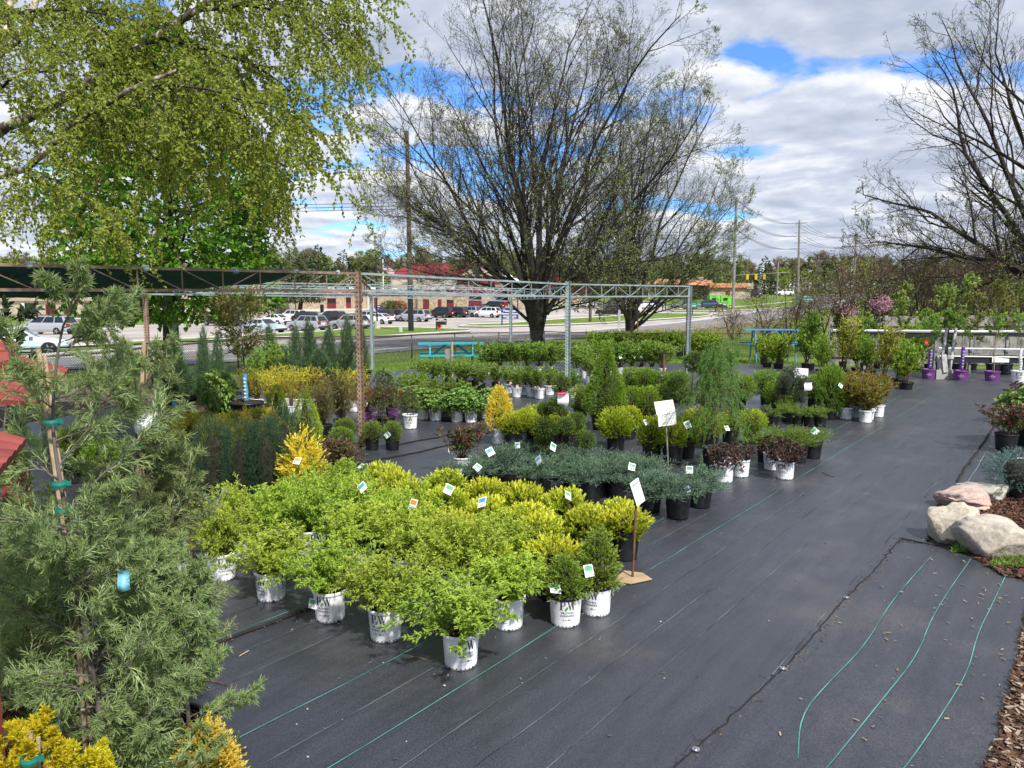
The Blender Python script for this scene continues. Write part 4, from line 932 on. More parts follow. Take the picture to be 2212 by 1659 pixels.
def f_upright(seed, w=.5, h=.8, n=26, ll=.055, lw=.026, nl=7, n2=6, tipy=.5, stemr=.0045, spread=38, el0=50, sz=2, bare=.25, dens=1):   # visible stems, leafy twigs
    r = np.random.default_rng(seed); mb = MB(); th = r.uniform(0, 6.28, n); el = np.radians(r.uniform(el0, 88, n))
    D = np.stack([np.cos(th) * np.cos(el), np.sin(th) * np.cos(el), np.sin(el)], -1); B = np.column_stack([r.normal(0, .02, (n, 2)), np.full(n, -.02)])
    L = np.minimum(h / np.sin(el), w * .62 / np.maximum(np.cos(el), .05)) * r.uniform(.7, 1.02, n)
    P = line(B, nrm(D), L, 6, .07, (0, 0, .15), r); Rr = np.repeat(np.linspace(stemr, stemr * .35, 6)[None], n, 0); mb.tubes(P, Rr, 4, 1)
    P2, R2 = grow(P, Rr, n2, bare, 1., .24, 45, 4, .1, (0, 0, .5), .6, r, .35); mb.tubes(P2, R2, 3, 1)
    d2 = nrm(P2[:, -1] - P2[:, 0]); sprigs(mb, P2[:, 0], d2, np.linalg.norm(P2[:, -1] - P2[:, 0], axis=1), nl, ll, lw, 62, 0, 0, tipy * r.random(len(P2)), sz, .6, r, .3)
    k = P[:, 4:].reshape(-1, 3); k = np.repeat(k, 3, 0); leaves(mb, k, nrm(r.normal(0, .6, k.shape) + [0, 0, .7]), ll, lw, 0, tipy, sz, .5, r)
    return mb
def f_weep(seed, w=.6, h=1.1, needle=.02, nw=.004, n=60, bright=0., tiers=5, nl=36, spread=1.):      # pendulous curtains of needles
    r = np.random.default_rng(seed); mb = MB(); pole = line(np.zeros((1, 3)), np.array([[.02, .02, 1.]]), np.array([h]), 8, .08, (0, 0, .2), r); mb.tubes(pole, np.linspace(.014, .005, 8)[None], 6, 1)
    Ps = []
    for k in range(tiers):
        hz = h * (1.0 - .62 * k / max(1, tiers - 1)) * .98; m_ = n // tiers; th = r.uniform(0, 6.28, m_)
        B = np.column_stack([np.full(m_, .02), np.full(m_, .02), np.full(m_, hz) + r.normal(0, .04, m_)]); wr = w * .5 * (.45 + .55 * k / max(1, tiers - 1)) * spread
        D = np.stack([np.cos(th), np.sin(th), r.uniform(.1, .7, m_)], -1)
        Ps.append(line(B, nrm(D), wr * r.uniform(1.2, 2.1, m_) + .1, 10, .07, (0, 0, -2.6), r))
    P = np.concatenate(Ps); mb.tubes(P, np.repeat(np.linspace(.0045, .0015, 10)[None], len(P), 0), 3, 1)
    Rr = np.repeat(np.linspace(.004, .0015, 10)[None], len(P), 0); P2, R2 = grow(P, Rr, 7, .1, .95, .33, 55, 5, .1, (0, 0, -1.8), .7, r, .4); mb.tubes(P2, R2, 3, 1)
    for PP, q in ((P, nl), (P2, nl // 2)):
        N, K, _ = PP.shape; t = np.linspace(.05, 1, q); x = t * (K - 1); i = np.clip(x.astype(int), 0, K - 2); f = (x - i)[None, :, None]
        pos = (PP[:, i] * (1 - f) + PP[:, i + 1] * f).reshape(-1, 3); T = nrm(PP[:, i + 1] - PP[:, i]).reshape(-1, 3)
        for _ in range(3):
            a = np.radians(r.uniform(35, 80, (len(pos), 1))); d = T * np.cos(a) + perp(T, r) * np.sin(a)
            leaves(mb, pos + r.normal(0, .003, pos.shape), d, needle * r.uniform(.7, 1.2, len(pos)), nw, 0, 0, 1, .2, r)
        if bright:
            e = PP[:, -1]; leaves(mb, e, nrm(T.reshape(N, q, 3)[:, -1]), .035, .016, 0, bright, 3, .3, r)
    return mb

# ------------------------------------------------------------------ pots
def pw_logo(mb, R_of, h, ang, m_ink, m_green, k=1.):
    """the grower's mark wrapped round the pot, centred on angle ang"""
    def wrap(V, F, cx, cz, m):
        x = V[:, 0] + cx; z = V[:, 1] + cz; rad = R_of(z) + .0012; a = ang + x / rad
        mb.add(np.stack([np.cos(a) * rad, np.sin(a) * rad, z], -1), F, m)
    def poly(pts, cx, cz, m): wrap(np.array(pts, float), np.array([list(range(len(pts)))]), cx, cz, m)
    s_ = .066 * k; z0 = h * .60
    def Q(pts, dx=0.): poly([((x + dx) * s_, y * s_) for x, y in pts], 0, z0, m_ink)
    # serif P
    Q([(-.80, 0), (-.60, 0), (-.60, 1), (-.80, 1)]); Q([(-.88, 0), (-.52, 0), (-.52, .05), (-.88, .05)]); Q([(-.88, .95), (-.70, .95), (-.70, 1), (-.88, 1)])
    a = np.linspace(math.pi / 2, -math.pi / 2, 9)
    for i in range(8):
        c0, s0, c1, s1 = math.cos(a[i]), math.sin(a[i]), math.cos(a[i + 1]), math.sin(a[i + 1])
        Q([(-.5 + c0 * .30, .73 + s0 * .27), (-.5 + c0 * .15, .73 + s0 * .22), (-.5 + c1 * .15, .73 + s1 * .22), (-.5 + c1 * .30, .73 + s1 * .27)][::-1])
    Q([(-.66, .95), (-.48, .95), (-.48, 1), (-.66, 1)]); Q([(-.66, .46), (-.48, .46), (-.48, .51), (-.66, .51)])
    # serif W
    for x0, x1, w in ((.02, .28, .15), (.28, .46, .06), (.40, .62, .15), (.62, .86, .06)):
        up = w < .1; Q([(x0, 0), (x0 + w, 0), (x1 + w, 1), (x1, 1)] if up else [(x0, 1), (x1, 0), (x1 + w, 0), (x0 + w, 1)])
    for x in (.10, .80): Q([(x - .14, .95), (x + .2, .95), (x + .2, 1), (x - .14, 1)])
    poly([(x * s_, y * s_) for x, y in ((-.30, -.10), (-.12, -.08), (.06, .12), (.10, .42), (-.10, .34), (-.28, .14))], 0, z0, m_green)
    for t, sz, zz in (('PROVEN', .0235 * k, h * .50), ('WINNERS', .0235 * k, h * .405)):
        V, F = text_geo(t, sz, .0002); V = V * [1.05, 1, 1]; wrap(V, F, 0, zz, m_ink)
    poly([(-.045 * k, -.0006), (.045 * k, -.0006), (.045 * k, .0006), (-.045 * k, .0006)], 0, h * .33, m_ink)
    V, F = text_geo('COLOR CHOICE', .0115 * k); wrap(V, F, 0, h * .27, m_ink)
    poly([(-.006, -.006), (.006, -.006), (.008, .004), (-.004, .008)], .012, h * .27 + .002, m_green)
def pot_mesh(name, top, bot, h, m, m_soil, logo=None, rim=.012, rimh=.022, notches=12, rim_m=None, holes=True):
    mb = MB(); R_of = lambda z: bot + (top - bot) * np.clip(np.asarray(z) / h, 0, 1)
    mb.lathe([(.001, .004), (bot * .96, .004), (bot, .0), (bot + (top - bot) * .05, h * .05)], 0, 32)
    mb.lathe([(R_of(h * .05), h * .05), (R_of(h - rimh * 1.4), h - rimh * 1.4)], 0, 32)
    mb.lathe([(R_of(h - rimh * 1.4), h - rimh * 1.4), (top + rim * .5, h - rimh), (top + rim * .7, h - .003), (top + rim * .3, h), (top - .003, h), (top - .006, h - .03)], 3, 32)
    if holes:
        for i in range(notches):
            a = i * 2 * math.pi / notches + .2; rr = bot + .0012
            for da, wd, hh in ((0, .0045, .008), (2 * math.pi / notches / 2, .0045, .008)):
                aa = a + da; z0 = .010
                V = [((rr + .001) * math.cos(aa + s_ * wd / rr), (rr + .001) * math.sin(aa + s_ * wd / rr), z) for s_, z in ((-1, z0), (1, z0), (1, z0 + hh), (-1, z0 + hh))]
                mb.add(V, [[0, 1, 2, 3]], 1)
        for i in range(4):
            a = i * math.pi / 2 + .5; V = [((bot + .002) * math.cos(a + s_ * .16), (bot + .002) * math.sin(a + s_ * .16), z) for s_, z in ((-1, -.001), (1, -.001), (.6, .014), (-.6, .014))]; mb.add(V, [[0, 1, 2, 3]], 1)
    if logo == 'pw':
        for k in range(3): pw_logo(mb, R_of, h, -math.pi / 2 + k * 2 * math.pi / 3, 4, 5, h / .235)
    if logo == 'ed':
        for k in range(3):
            for t, sz, zz in (('FIRST', .022, h * .62), ('EDITIONS', .034, h * .50), ('PLANTS', .018, h * .38)):
                V, F = text_geo(t, sz, .0005); z = V[:, 1] + zz; rad = R_of(z) + .0015; a = -math.pi / 2 + k * 2.094 + (V[:, 0]) / rad
                mb.add(np.stack([np.cos(a) * rad, np.sin(a) * rad, z], -1), F, 4)
    return mb.mesh(name, [m, M['ink'], m_soil, rim_m or m, M['ink'] if logo != 'ed' else M['white_paint'], mat('leaf_mark', (.10, .30, .05), .6) if 'leaf_mark' not in bpy.data.materials else bpy.data.materials['leaf_mark']], True), top, h
M['pot_white'] = mat('white_pot', (.84, .85, .87), .5, var=.13, scale=7, spec=.25)
M['pot_purple'] = mat('purple_pot', (.155, .045, .20), .45, var=.1, scale=7)
M['pot_pale'] = mat('worn_pot', (.55, .50, .43), .6, var=.12, scale=8)
POT = {'white': pot_mesh('pot', .125, .108, .24, M['pot_white'], M['soil'], 'pw'),
       'white_rim': pot_mesh('pot', .125, .108, .24, M['pot_white'], M['soil'], 'pw', rim_m=M['black_plastic']),
       'black': pot_mesh('pot', .145, .118, .27, M['black_plastic'], M['soil'], holes=False),
       'small': pot_mesh('pot', .115, .10, .21, M['black_plastic'], M['soil'], holes=False),
       'low': pot_mesh('pot', .25, .20, .26, M['black_plastic'], M['soil'], rim=.03, rimh=.03, holes=False),
       'tub': pot_mesh('pot', .32, .26, .36, M['black_plastic'], M['soil'], rim=.025, rimh=.035, holes=False),
       'purple': pot_mesh('pot', .20, .16, .29, M['pot_purple'], M['soil'], 'ed', rimh=.03),
       'whitebig': pot_mesh('pot', .20, .17, .33, M['pot_white'], M['soil'], 'pw', rimh=.03)}
SOIL = {k: MB().lathe([(.001, 0), (v[1] * .5, .004), (v[1] - .006, -.002)], 0, 20).mesh('soil', M['soil'], True) for k, v in POT.items()}
M['tag_green'] = mat('tag_green', (.14, .42, .22), .5); M['tag_blue'] = mat('tag_blue', (.12, .38, .60), .5); M['tag_wine'] = mat('tag_wine', (.16, .02, .05), .5); M['tag_orange'] = mat('tag_orange', (.75, .28, .04), .5)
def tag_mesh(w, h, c):
    mb = MB(); mb.box((0, 0, h * .5 + .05), (w, .0012, h), 0)
    mb.box((0, -.0012, h * .5 + .05 + h * .18), (w * .82, .0008, h * .42), 1)
    for k in range(4): mb.box((-.05 * w, -.0012, .05 + h * (.12 + .06 * k)), (w * (.7 - .1 * (k % 2)), .0008, h * .022), 2)
    return mb.mesh('plant_tag', [M['paper'], M[c], M['ink_grey']])
TAGS = [tag_mesh(.085, .095, c) for c in ('tag_green', 'tag_blue', 'tag_wine', 'tag_orange')]
def w2(fo): return fo
# ================================================================== THE NURSERY STOCK
FOL = {}
def fol(key):
    """foliage meshes by kind: (list of meshes, nominal width, nominal height)"""
    if key in FOL: return FOL[key]
    TW = M['twig']
    def mk(fn, n_, mats, w, h, **k):
        L_ = []
        for i in range(n_):
            b = fn(i + 1 + len(FOL) * 11, w=w, h=h, **k); V = np.concatenate(b.v); q = np.hypot(V[:, 0], V[:, 1])
            kw_, kh_ = w / (2 * np.percentile(q, 93)), h / np.percentile(V[:, 2], 97)       # true to the stated size
            b.v = [v * [kw_, kw_, kh_] for v in b.v]; L_.append(b.mesh('foliage', mats, False))
        return L_, w, h
    D = mat('inner_twigs', (.035, .028, .018), .95) if 'inner_twigs' not in bpy.data.materials else bpy.data.materials['inner_twigs']
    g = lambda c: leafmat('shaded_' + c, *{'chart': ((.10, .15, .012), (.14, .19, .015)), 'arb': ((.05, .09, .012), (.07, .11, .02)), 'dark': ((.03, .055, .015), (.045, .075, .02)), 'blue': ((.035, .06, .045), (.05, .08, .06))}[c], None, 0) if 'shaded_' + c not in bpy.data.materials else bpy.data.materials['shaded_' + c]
    F = {
     'deutzia': lambda: mk(f_loose, 5, [LM['lime'], TW], .70, .44),
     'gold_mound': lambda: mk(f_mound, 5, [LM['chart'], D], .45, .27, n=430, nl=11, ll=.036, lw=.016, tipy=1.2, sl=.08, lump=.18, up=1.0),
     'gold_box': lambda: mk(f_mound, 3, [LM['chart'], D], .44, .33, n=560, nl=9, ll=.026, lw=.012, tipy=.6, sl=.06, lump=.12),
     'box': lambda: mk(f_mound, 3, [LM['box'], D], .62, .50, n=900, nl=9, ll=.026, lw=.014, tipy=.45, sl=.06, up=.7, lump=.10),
     'ball': lambda: mk(f_mound, 3, [LM['arb'], D], .30, .27, n=700, nl=9, ll=.017, lw=.007, tipy=.5, sl=.045, up=.7, lump=.06),
     'arb_cone': lambda: mk(f_cone, 2, [LM['arb'], D], .30, .42, n=800, nl=11, ll=.022, lw=.009, sl=.06, lump=.2, waist=[(0, .09), (.04, .145), (.14, .155), (.28, .10), (.38, .05), (.43, .008)]),
     'arb_gold': lambda: mk(f_cone, 1, [LM['gold'], LM['arb']], .38, .62, n=1100, nl=10, ll=.022, lw=.010, sl=.06, up=.8, tipy=.7, waist=[(0, .12), (.06, .19), (.2, .20), (.36, .16), (.5, .11), (.6, .05), (.64, .01)]),
     'alberta': lambda: mk(f_cone, 2, [LM['alberta'], D], .42, .72, n=2600, nl=9, ll=.014, lw=.006, sl=.035, up=.35, tipy=.8, lump=.05, depth=.12, waist=[(0, .15), (.05, .22), (.2, .215), (.4, .165), (.58, .10), (.70, .045), (.76, .005)]),
     'bigcone': lambda: mk(f_cone, 1, [LM['box'], D], .95, 1.45, n=3400, nl=9, ll=.028, lw=.014, sl=.06, up=.4, tipy=.4, lump=.07, waist=[(0, .28), (.12, .46), (.35, .46), (.7, .34), (1.0, .20), (1.25, .11), (1.4, .06), (1.47, .005)]),
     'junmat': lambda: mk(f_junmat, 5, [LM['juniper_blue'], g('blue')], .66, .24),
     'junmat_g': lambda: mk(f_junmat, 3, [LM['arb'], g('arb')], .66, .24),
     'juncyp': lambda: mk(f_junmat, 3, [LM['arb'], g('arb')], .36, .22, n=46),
     'hydr': lambda: mk(f_broad, 4, [LM['hydr'], TW], .52, .33),
     'green': lambda: mk(f_upright, 4, [LM['green'], TW], .55, .48, n=24, ll=.045, lw=.02, n2=7, bare=.2),
     'green_b': lambda: mk(f_upright, 4, [LM['green'], TW], .85, .80, n=34, ll=.07, lw=.03, n2=8, bare=.25, nl=8),
     'hedge_b': lambda: mk(f_upright, 4, [LM['box'], TW], .95, 1.0, n=34, ll=.08, lw=.045, n2=8, bare=.25, nl=8),
     'lilac': lambda: mk(f_upright, 2, [LM['lilac'], TW], .50, .42, n=20, ll=.036, lw=.022, n2=7, bare=.3, tipy=1.),
     'diervilla': lambda: mk(f_upright, 2, [LM['lilac'], TW], .62, .55, n=30, ll=.045, lw=.022, n2=8, bare=.1, tipy=.9),
     'wine': lambda: mk(f_broad, 3, [LM['wine'], TW], .44, .30, n=170, ll=.060, lw=.022, up=1., tipy=.7),
     'spirea': lambda: mk(f_upright, 3, [LM['spirea'], TW], .64, .46, n=40, ll=.036, lw=.016, n2=8, bare=.1, tipy=1.),
     'berb_y': lambda: mk(f_upright, 3, [LM['goldgreen'], TW], .48, .85, n=26, ll=.026, lw=.014, n2=7, bare=.12, nl=9, el0=72, sz=1, tipy=.9),
     'berb_r': lambda: mk(f_upright, 2, [LM['red'], TW], .60, .50, n=34, ll=.03, lw=.014, n2=8, bare=.1, nl=9, sz=1),
     'olive': lambda: mk(f_upright, 2, [LM['olive'], TW], .95, .95, n=60, ll=.028, lw=.016, n2=10, bare=.12, nl=10, sz=1, el0=55),
     'yew': lambda: mk(f_cone, 3, [LM['yew'], D], .66, .95, n=1700, nl=14, ll=.028, lw=.005, sl=.10, up=.9, tipy=.3, waist=[(0, .16), (.15, .30), (.5, .33), (.8, .28), (.95, .12), (1., .01)]),
     'yewtop': lambda: mk(f_cone, 3, [LM['yewtop'], D], .60, .85, n=1500, nl=12, ll=.022, lw=.010, sl=.11, up=1.6, tipy=.8, waist=[(0, .16), (.15, .28), (.5, .30), (.75, .25), (.85, .12), (.9, .01)]),
     'goldthread': lambda: mk(f_cone, 2, [LM['gold'], LM['gold']], .48, .62, n=420, nl=10, ll=.034, lw=.012, sl=.10, up=.3, tipy=.5, depth=.5, waist=[(0, .14), (.1, .24), (.35, .22), (.55, .12), (.65, .01)]),
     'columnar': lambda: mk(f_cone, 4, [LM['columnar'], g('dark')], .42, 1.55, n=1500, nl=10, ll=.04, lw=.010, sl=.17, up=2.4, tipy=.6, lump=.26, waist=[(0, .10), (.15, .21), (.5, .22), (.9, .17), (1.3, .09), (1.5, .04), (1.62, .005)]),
     'larch': lambda: mk(f_weep, 1, [LM['larch'], TW], .85, 1.3, n=90, nl=44, needle=.022, nw=.0045, tiers=6),
     'weepspruce': lambda: mk(f_weep, 2, [LM['spruce'], TW], .75, .95, n=60, nl=40, needle=.02, nw=.005, bright=1., tiers=4),
     'magnolia': lambda: mk(f_upright, 4, [LM['box'], TW], .75, 1.05, n=22, ll=.085, lw=.045, n2=8, bare=.22, nl=7, el0=55, stemr=.007),
     'magnolia_y': lambda: mk(f_upright, 3, [leafmat('yellow_green_leaf', (.24, .27, .03), (.40, .42, .05), (.50, .50, .08), .3), TW], .75, 1.25, n=20, ll=.075, lw=.04, n2=8, bare=.28, nl=6, el0=62, stemr=.007),
     'globe_bl': lambda: mk(f_mound, 1, [leafmat('grey_green', (.07, .11, .06), (.11, .15, .085), (.16, .20, .12), .1), D], .3, .28, n=900, nl=9, ll=.013, lw=.006, tipy=.5, sl=.03, lump=.04),
     'pom': lambda: mk(f_cone, 3, [LM['arb_dark'], D], .30, .14, n=600, nl=10, ll=.022, lw=.008, sl=.05, up=.4, tipy=.5, waist=[(-.14, .03), (-.1, .09), (0, .15), (.08, .13), (.13, .06), (.15, .01)]),
     'bluespruce': lambda: mk(f_mound, 1, [LM['bluespruce'], D], .7, .5, n=700, nl=14, ll=.022, lw=.006, tipy=.35, sl=.09, up=.4, lump=.1),
    }[key]
    FOL[key] = F(); return FOL[key]
CNT = {}
def plant(key, pot, spec, label, group=None, fw=None, fh=None, name='potted_shrub', cat='potted plant', tg=None, s=1., ps=1., ch=None, rz=None, pot_y=0., tx=None, sub=None):
    """spec: (frame, x, y) of the foot of the pot, or (frame, x, y, height) of a point of the plant that high above ground"""
    r = np.random.default_rng(abs(hash((label, spec[1], spec[2]))) % 99999 if False else int(spec[1] * 7 + spec[2] * 13 + 5) % 99999)
    pm, pr, ph = POT[pot]; sx, sy = S(*spec[:3])
    p = gp(sx, sy, spec[3] if len(spec) > 3 else 0.); v = nrm(np.array([p[0], p[1], 0.]))
    if len(spec) == 3: p = p + v * pr * .8 * ps
    p[2] = G(p[1]) + (.013 if inside(CL, p) else 0)
    root = empty(name, p, label, cat, group, 0)
    a = math.atan2(p[1], p[0]) + math.pi  # direction toward the lens, so one print faces about this way
    q = mobj('pot', pm, root); q.rotation_euler = (0, 0, (a + math.pi / 2 + r.normal(0, .7)) if rz is None else rz); q.scale = (ps,) * 3
    sl_ = mobj('soil', SOIL[pot], root, (0, 0, (ph - .022) * ps)); sl_.scale = (ps,) * 3
    ms, w, h = fol(key); k = CNT.get(key, 0); CNT[key] = k + 1
    d = np.linalg.norm(p - np.array([0, 0, CAMH])); px_ = 1662 / (p @ fw_ - CAMH * fw_[2]) if False else 1662 / ((p - np.array([0, 0, CAMH])) @ fw_v)
    kx = (fw / px_ / w) if fw else s * r.uniform(.93, 1.07); th_ = math.atan2(2.5, p[1]); fh = max(fh * .45, fh * math.cos(th_) - .42 * (fw or fh) * math.sin(th_)) if fh else None
    kz = (fh / px_ / h) if fh else s * r.uniform(.82, .98)
    f = mobj('foliage', ms[k % len(ms)], root, (0, 0, (ph - .025) * ps)); f.scale = (kx, kx, kz); f.rotation_euler = (r.normal(0, .03), r.normal(0, .03), r.uniform(0, 6.28))
    if tg is not None and (isinstance(tg, tuple) or r.random() < .7):
        i, dx, dz = (tg if isinstance(tg, tuple) else (tg, r.uniform(-.1, .1), 0))
        t = mobj('plant_tag', TAGS[i], root, (dx, -pr * ps * .9 - (w * kx * .25 if dz > .05 else .02), (ph - .03) * ps + dz)); t.rotation_euler = (r.uniform(-1.1, -.2), r.uniform(-.9, .9), r.uniform(-.9, .9)); t.scale = (r.uniform(.75, 1.15),) * 3
        if dz <= .05 and 'wine' not in label: t.location[2] += .0
    return root
fw_v = fw; fw_ = fw
ORD = ['leftmost', 'second from left', 'third from left', 'fourth from left', 'fifth from left', 'sixth from left', 'seventh from left', 'eighth from left', 'ninth from left', 'tenth from left']
def row(key, pot, specs, phrase, rowname, group, **kw):
    n = len(specs)
    for i, sp_ in enumerate(specs):
        pos = ORD[i] if i < n - 1 or n == 1 else 'rightmost'
        if len((phrase + ' ' + pos + ' ' + rowname).split()) > 16: phrase = phrase.replace(' in a printed white pot', '').replace(' in a black pot', '').replace(' in a small black pot', '').replace(' in a white pot', '')
        k = dict(kw); lab = phrase
        if isinstance(sp_[-1], dict): k.update({a: b for a, b in sp_[-1].items() if a != 'label'}); lab2 = sp_[-1].get('label'); sp_ = sp_[:-1]
        else: lab2 = None
        plant(key, pot, sp_, lab2 or ('%s, %s %s' % (phrase, pos, rowname)), group, **k)

# ---- lime green shrubs in printed white pots, front left
G1 = 'lime green shrubs in printed white pots'
row('deutzia', 'white', [('W2', 310, 1355, dict(fw=140)), ('W2', 735, 1530, dict(fw=195, fh=125)), ('V4', 238, 755, dict(fw=180, fh=135, tg=(0, -.11, -.12))), ('V4', 592, 882, dict(fw=205, fh=150)),
                         ('V4', 1070, 1058, dict(fw=235, fh=165)), ('V4', 1370, 805, dict(fw=195, fh=135))], 'lime green shrub in a printed white pot', 'of the front row', G1)
row('deutzia', 'white', [('W2', 1080, 1130), ('S', 778, 1235, .0), ('S', 880, 1262, .0), ('S', 985, 1300, .0), ('S', 1063, 1262, .0)], 'bushy lime green shrub', 'of the row just behind the front one', G1)
row('deutzia', 'white', [('S', 515, 1205, .0), ('S', 600, 1190, .0), ('S', 690, 1160, .0, dict(tg=None)), ('S', 785, 1180, .0, dict(tg=(1, .1, .38))), ('S', 870, 1205, .0)], 'bushy lime green shrub', 'of the back row beside the dark yews', G1)
row('deutzia', 'white', [('S', 655, 1125, .0), ('S', 735, 1120, .0)], 'pale lime green shrub', 'of the two tucked in behind the lime green block', G1)
# ---- chartreuse mounds in black pots
G2 = 'yellow green mounded shrubs in black pots'
row('gold_mound', 'black', [('W3', -160, 1090, .42), ('W3', -60, 1190, .40), ('W3', 100, 1230, .42), ('W3', 400, 1130, .42), ('W3', 740, 1210, .42, dict(tg=None)), ('W3', 1060, 1285, .42)], 'yellow green mound in a black pot', 'of the row nearest the blue green junipers', G2)
row('gold_mound', 'black', [('W3', -400, 1190, .42), ('W3', -130, 1330, .42), ('W3', 110, 1420, .42, dict(tg=(3, 0, .2))), ('W3', 400, 1300, .42, dict(tg=(0, 0, .22))), ('W3', 760, 1400, .42, dict(tg=(1, -.06, .2))), ('W3', 1130, 1440, .42), ('W3', 1440, 1340, .42, dict(tg=(0, 0, .22)))], 'yellow green mound', 'of the middle row of mounds', G2)
row('gold_mound', 'black', [('W3', -150, 1470, .42), ('W3', 420, 1490, .42), ('W3', 790, 1590, .42), ('W3', 1180, 1560, .40), ('W3', 1600, 1470, .42), ('W3', 1900, 1410, .42)], 'yellow green mound', 'of the front row of mounds beside the tilted sign', G2)
plant('gold_mound', 'black', ('V4', 1660, 270, .42), 'yellow green mound just behind the left small cone conifer', G2)
plant('gold_mound', 'black', ('V4', 1290, 310, .35), 'yellow green mound squeezed behind the lime green shrubs, nearest the lens', G2, s=.8)
plant('gold_mound', 'black', ('V4', 2110, 360), 'dense green mound in a ribbed black pot right beside the tilted sign', G2)
# ---- two small cone conifers
plant('arb_cone', 'white_rim', ('V4', 1735, 785), 'small dark green cone conifer in a printed white pot, front one of two', 'small cone conifers in white pots', fw=92, fh=105, tg=(0, -.08, .06), cat='potted conifer', name='potted_conifer')
plant('arb_cone', 'white_rim', ('V4', 1930, 715), 'taller dark green cone conifer in a cream printed pot, beside the cardboard square', 'small cone conifers in white pots', fw=96, fh=140, tg=(0, -.06, .1), cat='potted conifer', name='potted_conifer')
# ---- blue green junipers
G3 = 'blue green spreading junipers in black pots'
kw3 = dict(cat='potted juniper', name='potted_juniper')
row('junmat', 'black', [('W3', 640, 1030, .36, dict(tg=(0, 0, .1))), ('W3', 820, 950, .36, dict(tg=(1, 0, .14))), ('W3', 1080, 890, .36, dict(tg=(1, -.1, .15))), ('W3', 1300, 910, .36, dict(tg=(0, 0, .14))), ('W3', 1540, 930, .36), ('W3', 1840, 990, .36), ('W3', 2010, 1020, .36)], 'blue green spreading juniper', 'of the back row round the crooked topiary', G3, **kw3)
row('junmat', 'black', [('W3', 950, 1210), ('W3', 1210, 1310, dict(tg=(1, 0, .18))), ('W3', 1500, 1290, dict(tg=None)), ('W3', 1690, 1320), ('W3', 1870, 1330, dict(tg=(0, .12, .12))), ('W4', 310, 1450)], 'blue green spreading juniper in a black pot', 'of the middle row of junipers', G3, **kw3)
row('junmat', 'black', [('W4', 555, 1510, dict(tg=(1, .1, 0))), ('W4', 745, 1412, dict(tg=(0, -.2, .18)))], 'blue green spreading juniper in a black pot', 'of the two at the right end of the junipers', G3, **kw3)
row('junmat', 'black', [('W3', 1150, 1060, .36), ('W3', 1640, 1090, .36), ('W4', 300, 1030, .36)], 'low blue green juniper', 'of those packed inside the juniper block', G3, **kw3)
# ---- singles round them
plant('lilac', 'white', ('W3', 540, 1120), 'reddish green open shrub in a white pot left of the junipers', fw=98, fh=85, tg=(0, -.15, .05))
plant('arb_gold', 'white', ('W3', 860, 855), 'yellow topped green cone conifer in a printed white pot', fw=60, fh=92, cat='potted conifer', name='potted_conifer', ps=1.12)
G4 = 'golden green box mounds in black pots'
row('gold_box', 'black', [('W3', 970, 875, dict(fw=62)), ('W3', 1090, 860, dict(fw=64)), ('W3', 1210, 880), ('W3', 1350, 870), ('W3', 1480, 900)], 'golden green mound in a black pot', 'of the row behind the crooked topiary', G4)
row('gold_box', 'black', [('W3', 1050, 600, .5), ('W3', 1170, 560, .5), ('W3', 1370, 620, .45)], 'golden green mound', 'of those behind the yellow topped cone', G4)
plant('gold_box', 'black', ('W3', 1860, 905), 'golden green mound alone on the cloth right of the crooked topiary', G4, fw=78, fh=58, ps=1.05)
row('gold_box', 'black', [('W4', 25, 905, dict(fw=60)), ('W4', 130, 810, dict(fw=55)), ('W4', 330, 1005, dict(tg=(0, -.1, .3), fw=68, fh=62)), ('W4', 510, 1030, dict(tg=(0, .2, .25), ps=1.1, fw=60)), ('W4', 625, 978, dict(fw=62, fh=62)), ('W4', 720, 835)], 'golden green mound in a black pot', 'of the group behind the two sheet sign', G4)
row('gold_box', 'black', [('W4', 830, 900), ('W4', 1190, 850), ('W4', 1010, 850)], 'golden green mound', 'of those half hidden by the weeping larch', G4)
plant('larch', 'black', ('W4', 865, 1075), 'bright green weeping larch in a tall black pot', fw=140, fh=235, cat='weeping tree', name='weeping_larch', tg=(0, .1, .3), ps=1.15)
G5 = 'dark purple leaved shrubs in white pots'
for sp, lb, kk in ((('W4', 955, 1190), 'dark purple leaved shrub in a printed white pot, front left one', dict(tg=(2, -.05, .02), fw=72, fh=55)), (('W4', 1095, 1140), 'dark purple leaved shrub behind the front left one, red tag hanging on its pot', dict(tg=(2, .06, -.12), fw=62)),
                   (('W4', 1370, 1080), 'dark purple leaved shrub half hidden, left of the right hand pair', dict(fw=60)), (('W4', 1480, 1160), 'dark purple leaved shrub in a printed white pot, front one nearest the open path', dict(fw=78, fh=58, tg=None))):
    plant('wine', 'white', sp, lb, G5, **kk)
plant('junmat_g', 'black', ('W4', 1715, 980), 'green spreading conifer in a black pot with a white sticker, beside the path', fw=84, fh=38, cat='potted juniper', name='potted_juniper', tg=(0, 0, .15))
row('junmat_g', 'black', [('W4', 1470, 760, .35), ('W4', 1330, 800, .35), ('W4', 1600, 800, .35)], 'low olive green conifer', 'of those behind the purple leaved shrubs', 'low olive green conifers', cat='potted juniper', name='potted_juniper')
G6 = 'small golden conifers in black pots'
row('juncyp', 'small', [('W4', 1370, 700), ('W4', 1500, 660), ('W4', 1590, 690), ('W4', 1695, 700), ('W4', 1785, 705)], 'small golden green conifer in a black pot', 'in the row under the grey green pompoms', G6, cat='potted conifer', name='potted_conifer', fw=44, fh=24)
G7 = 'bronze green shrubs in white pots'
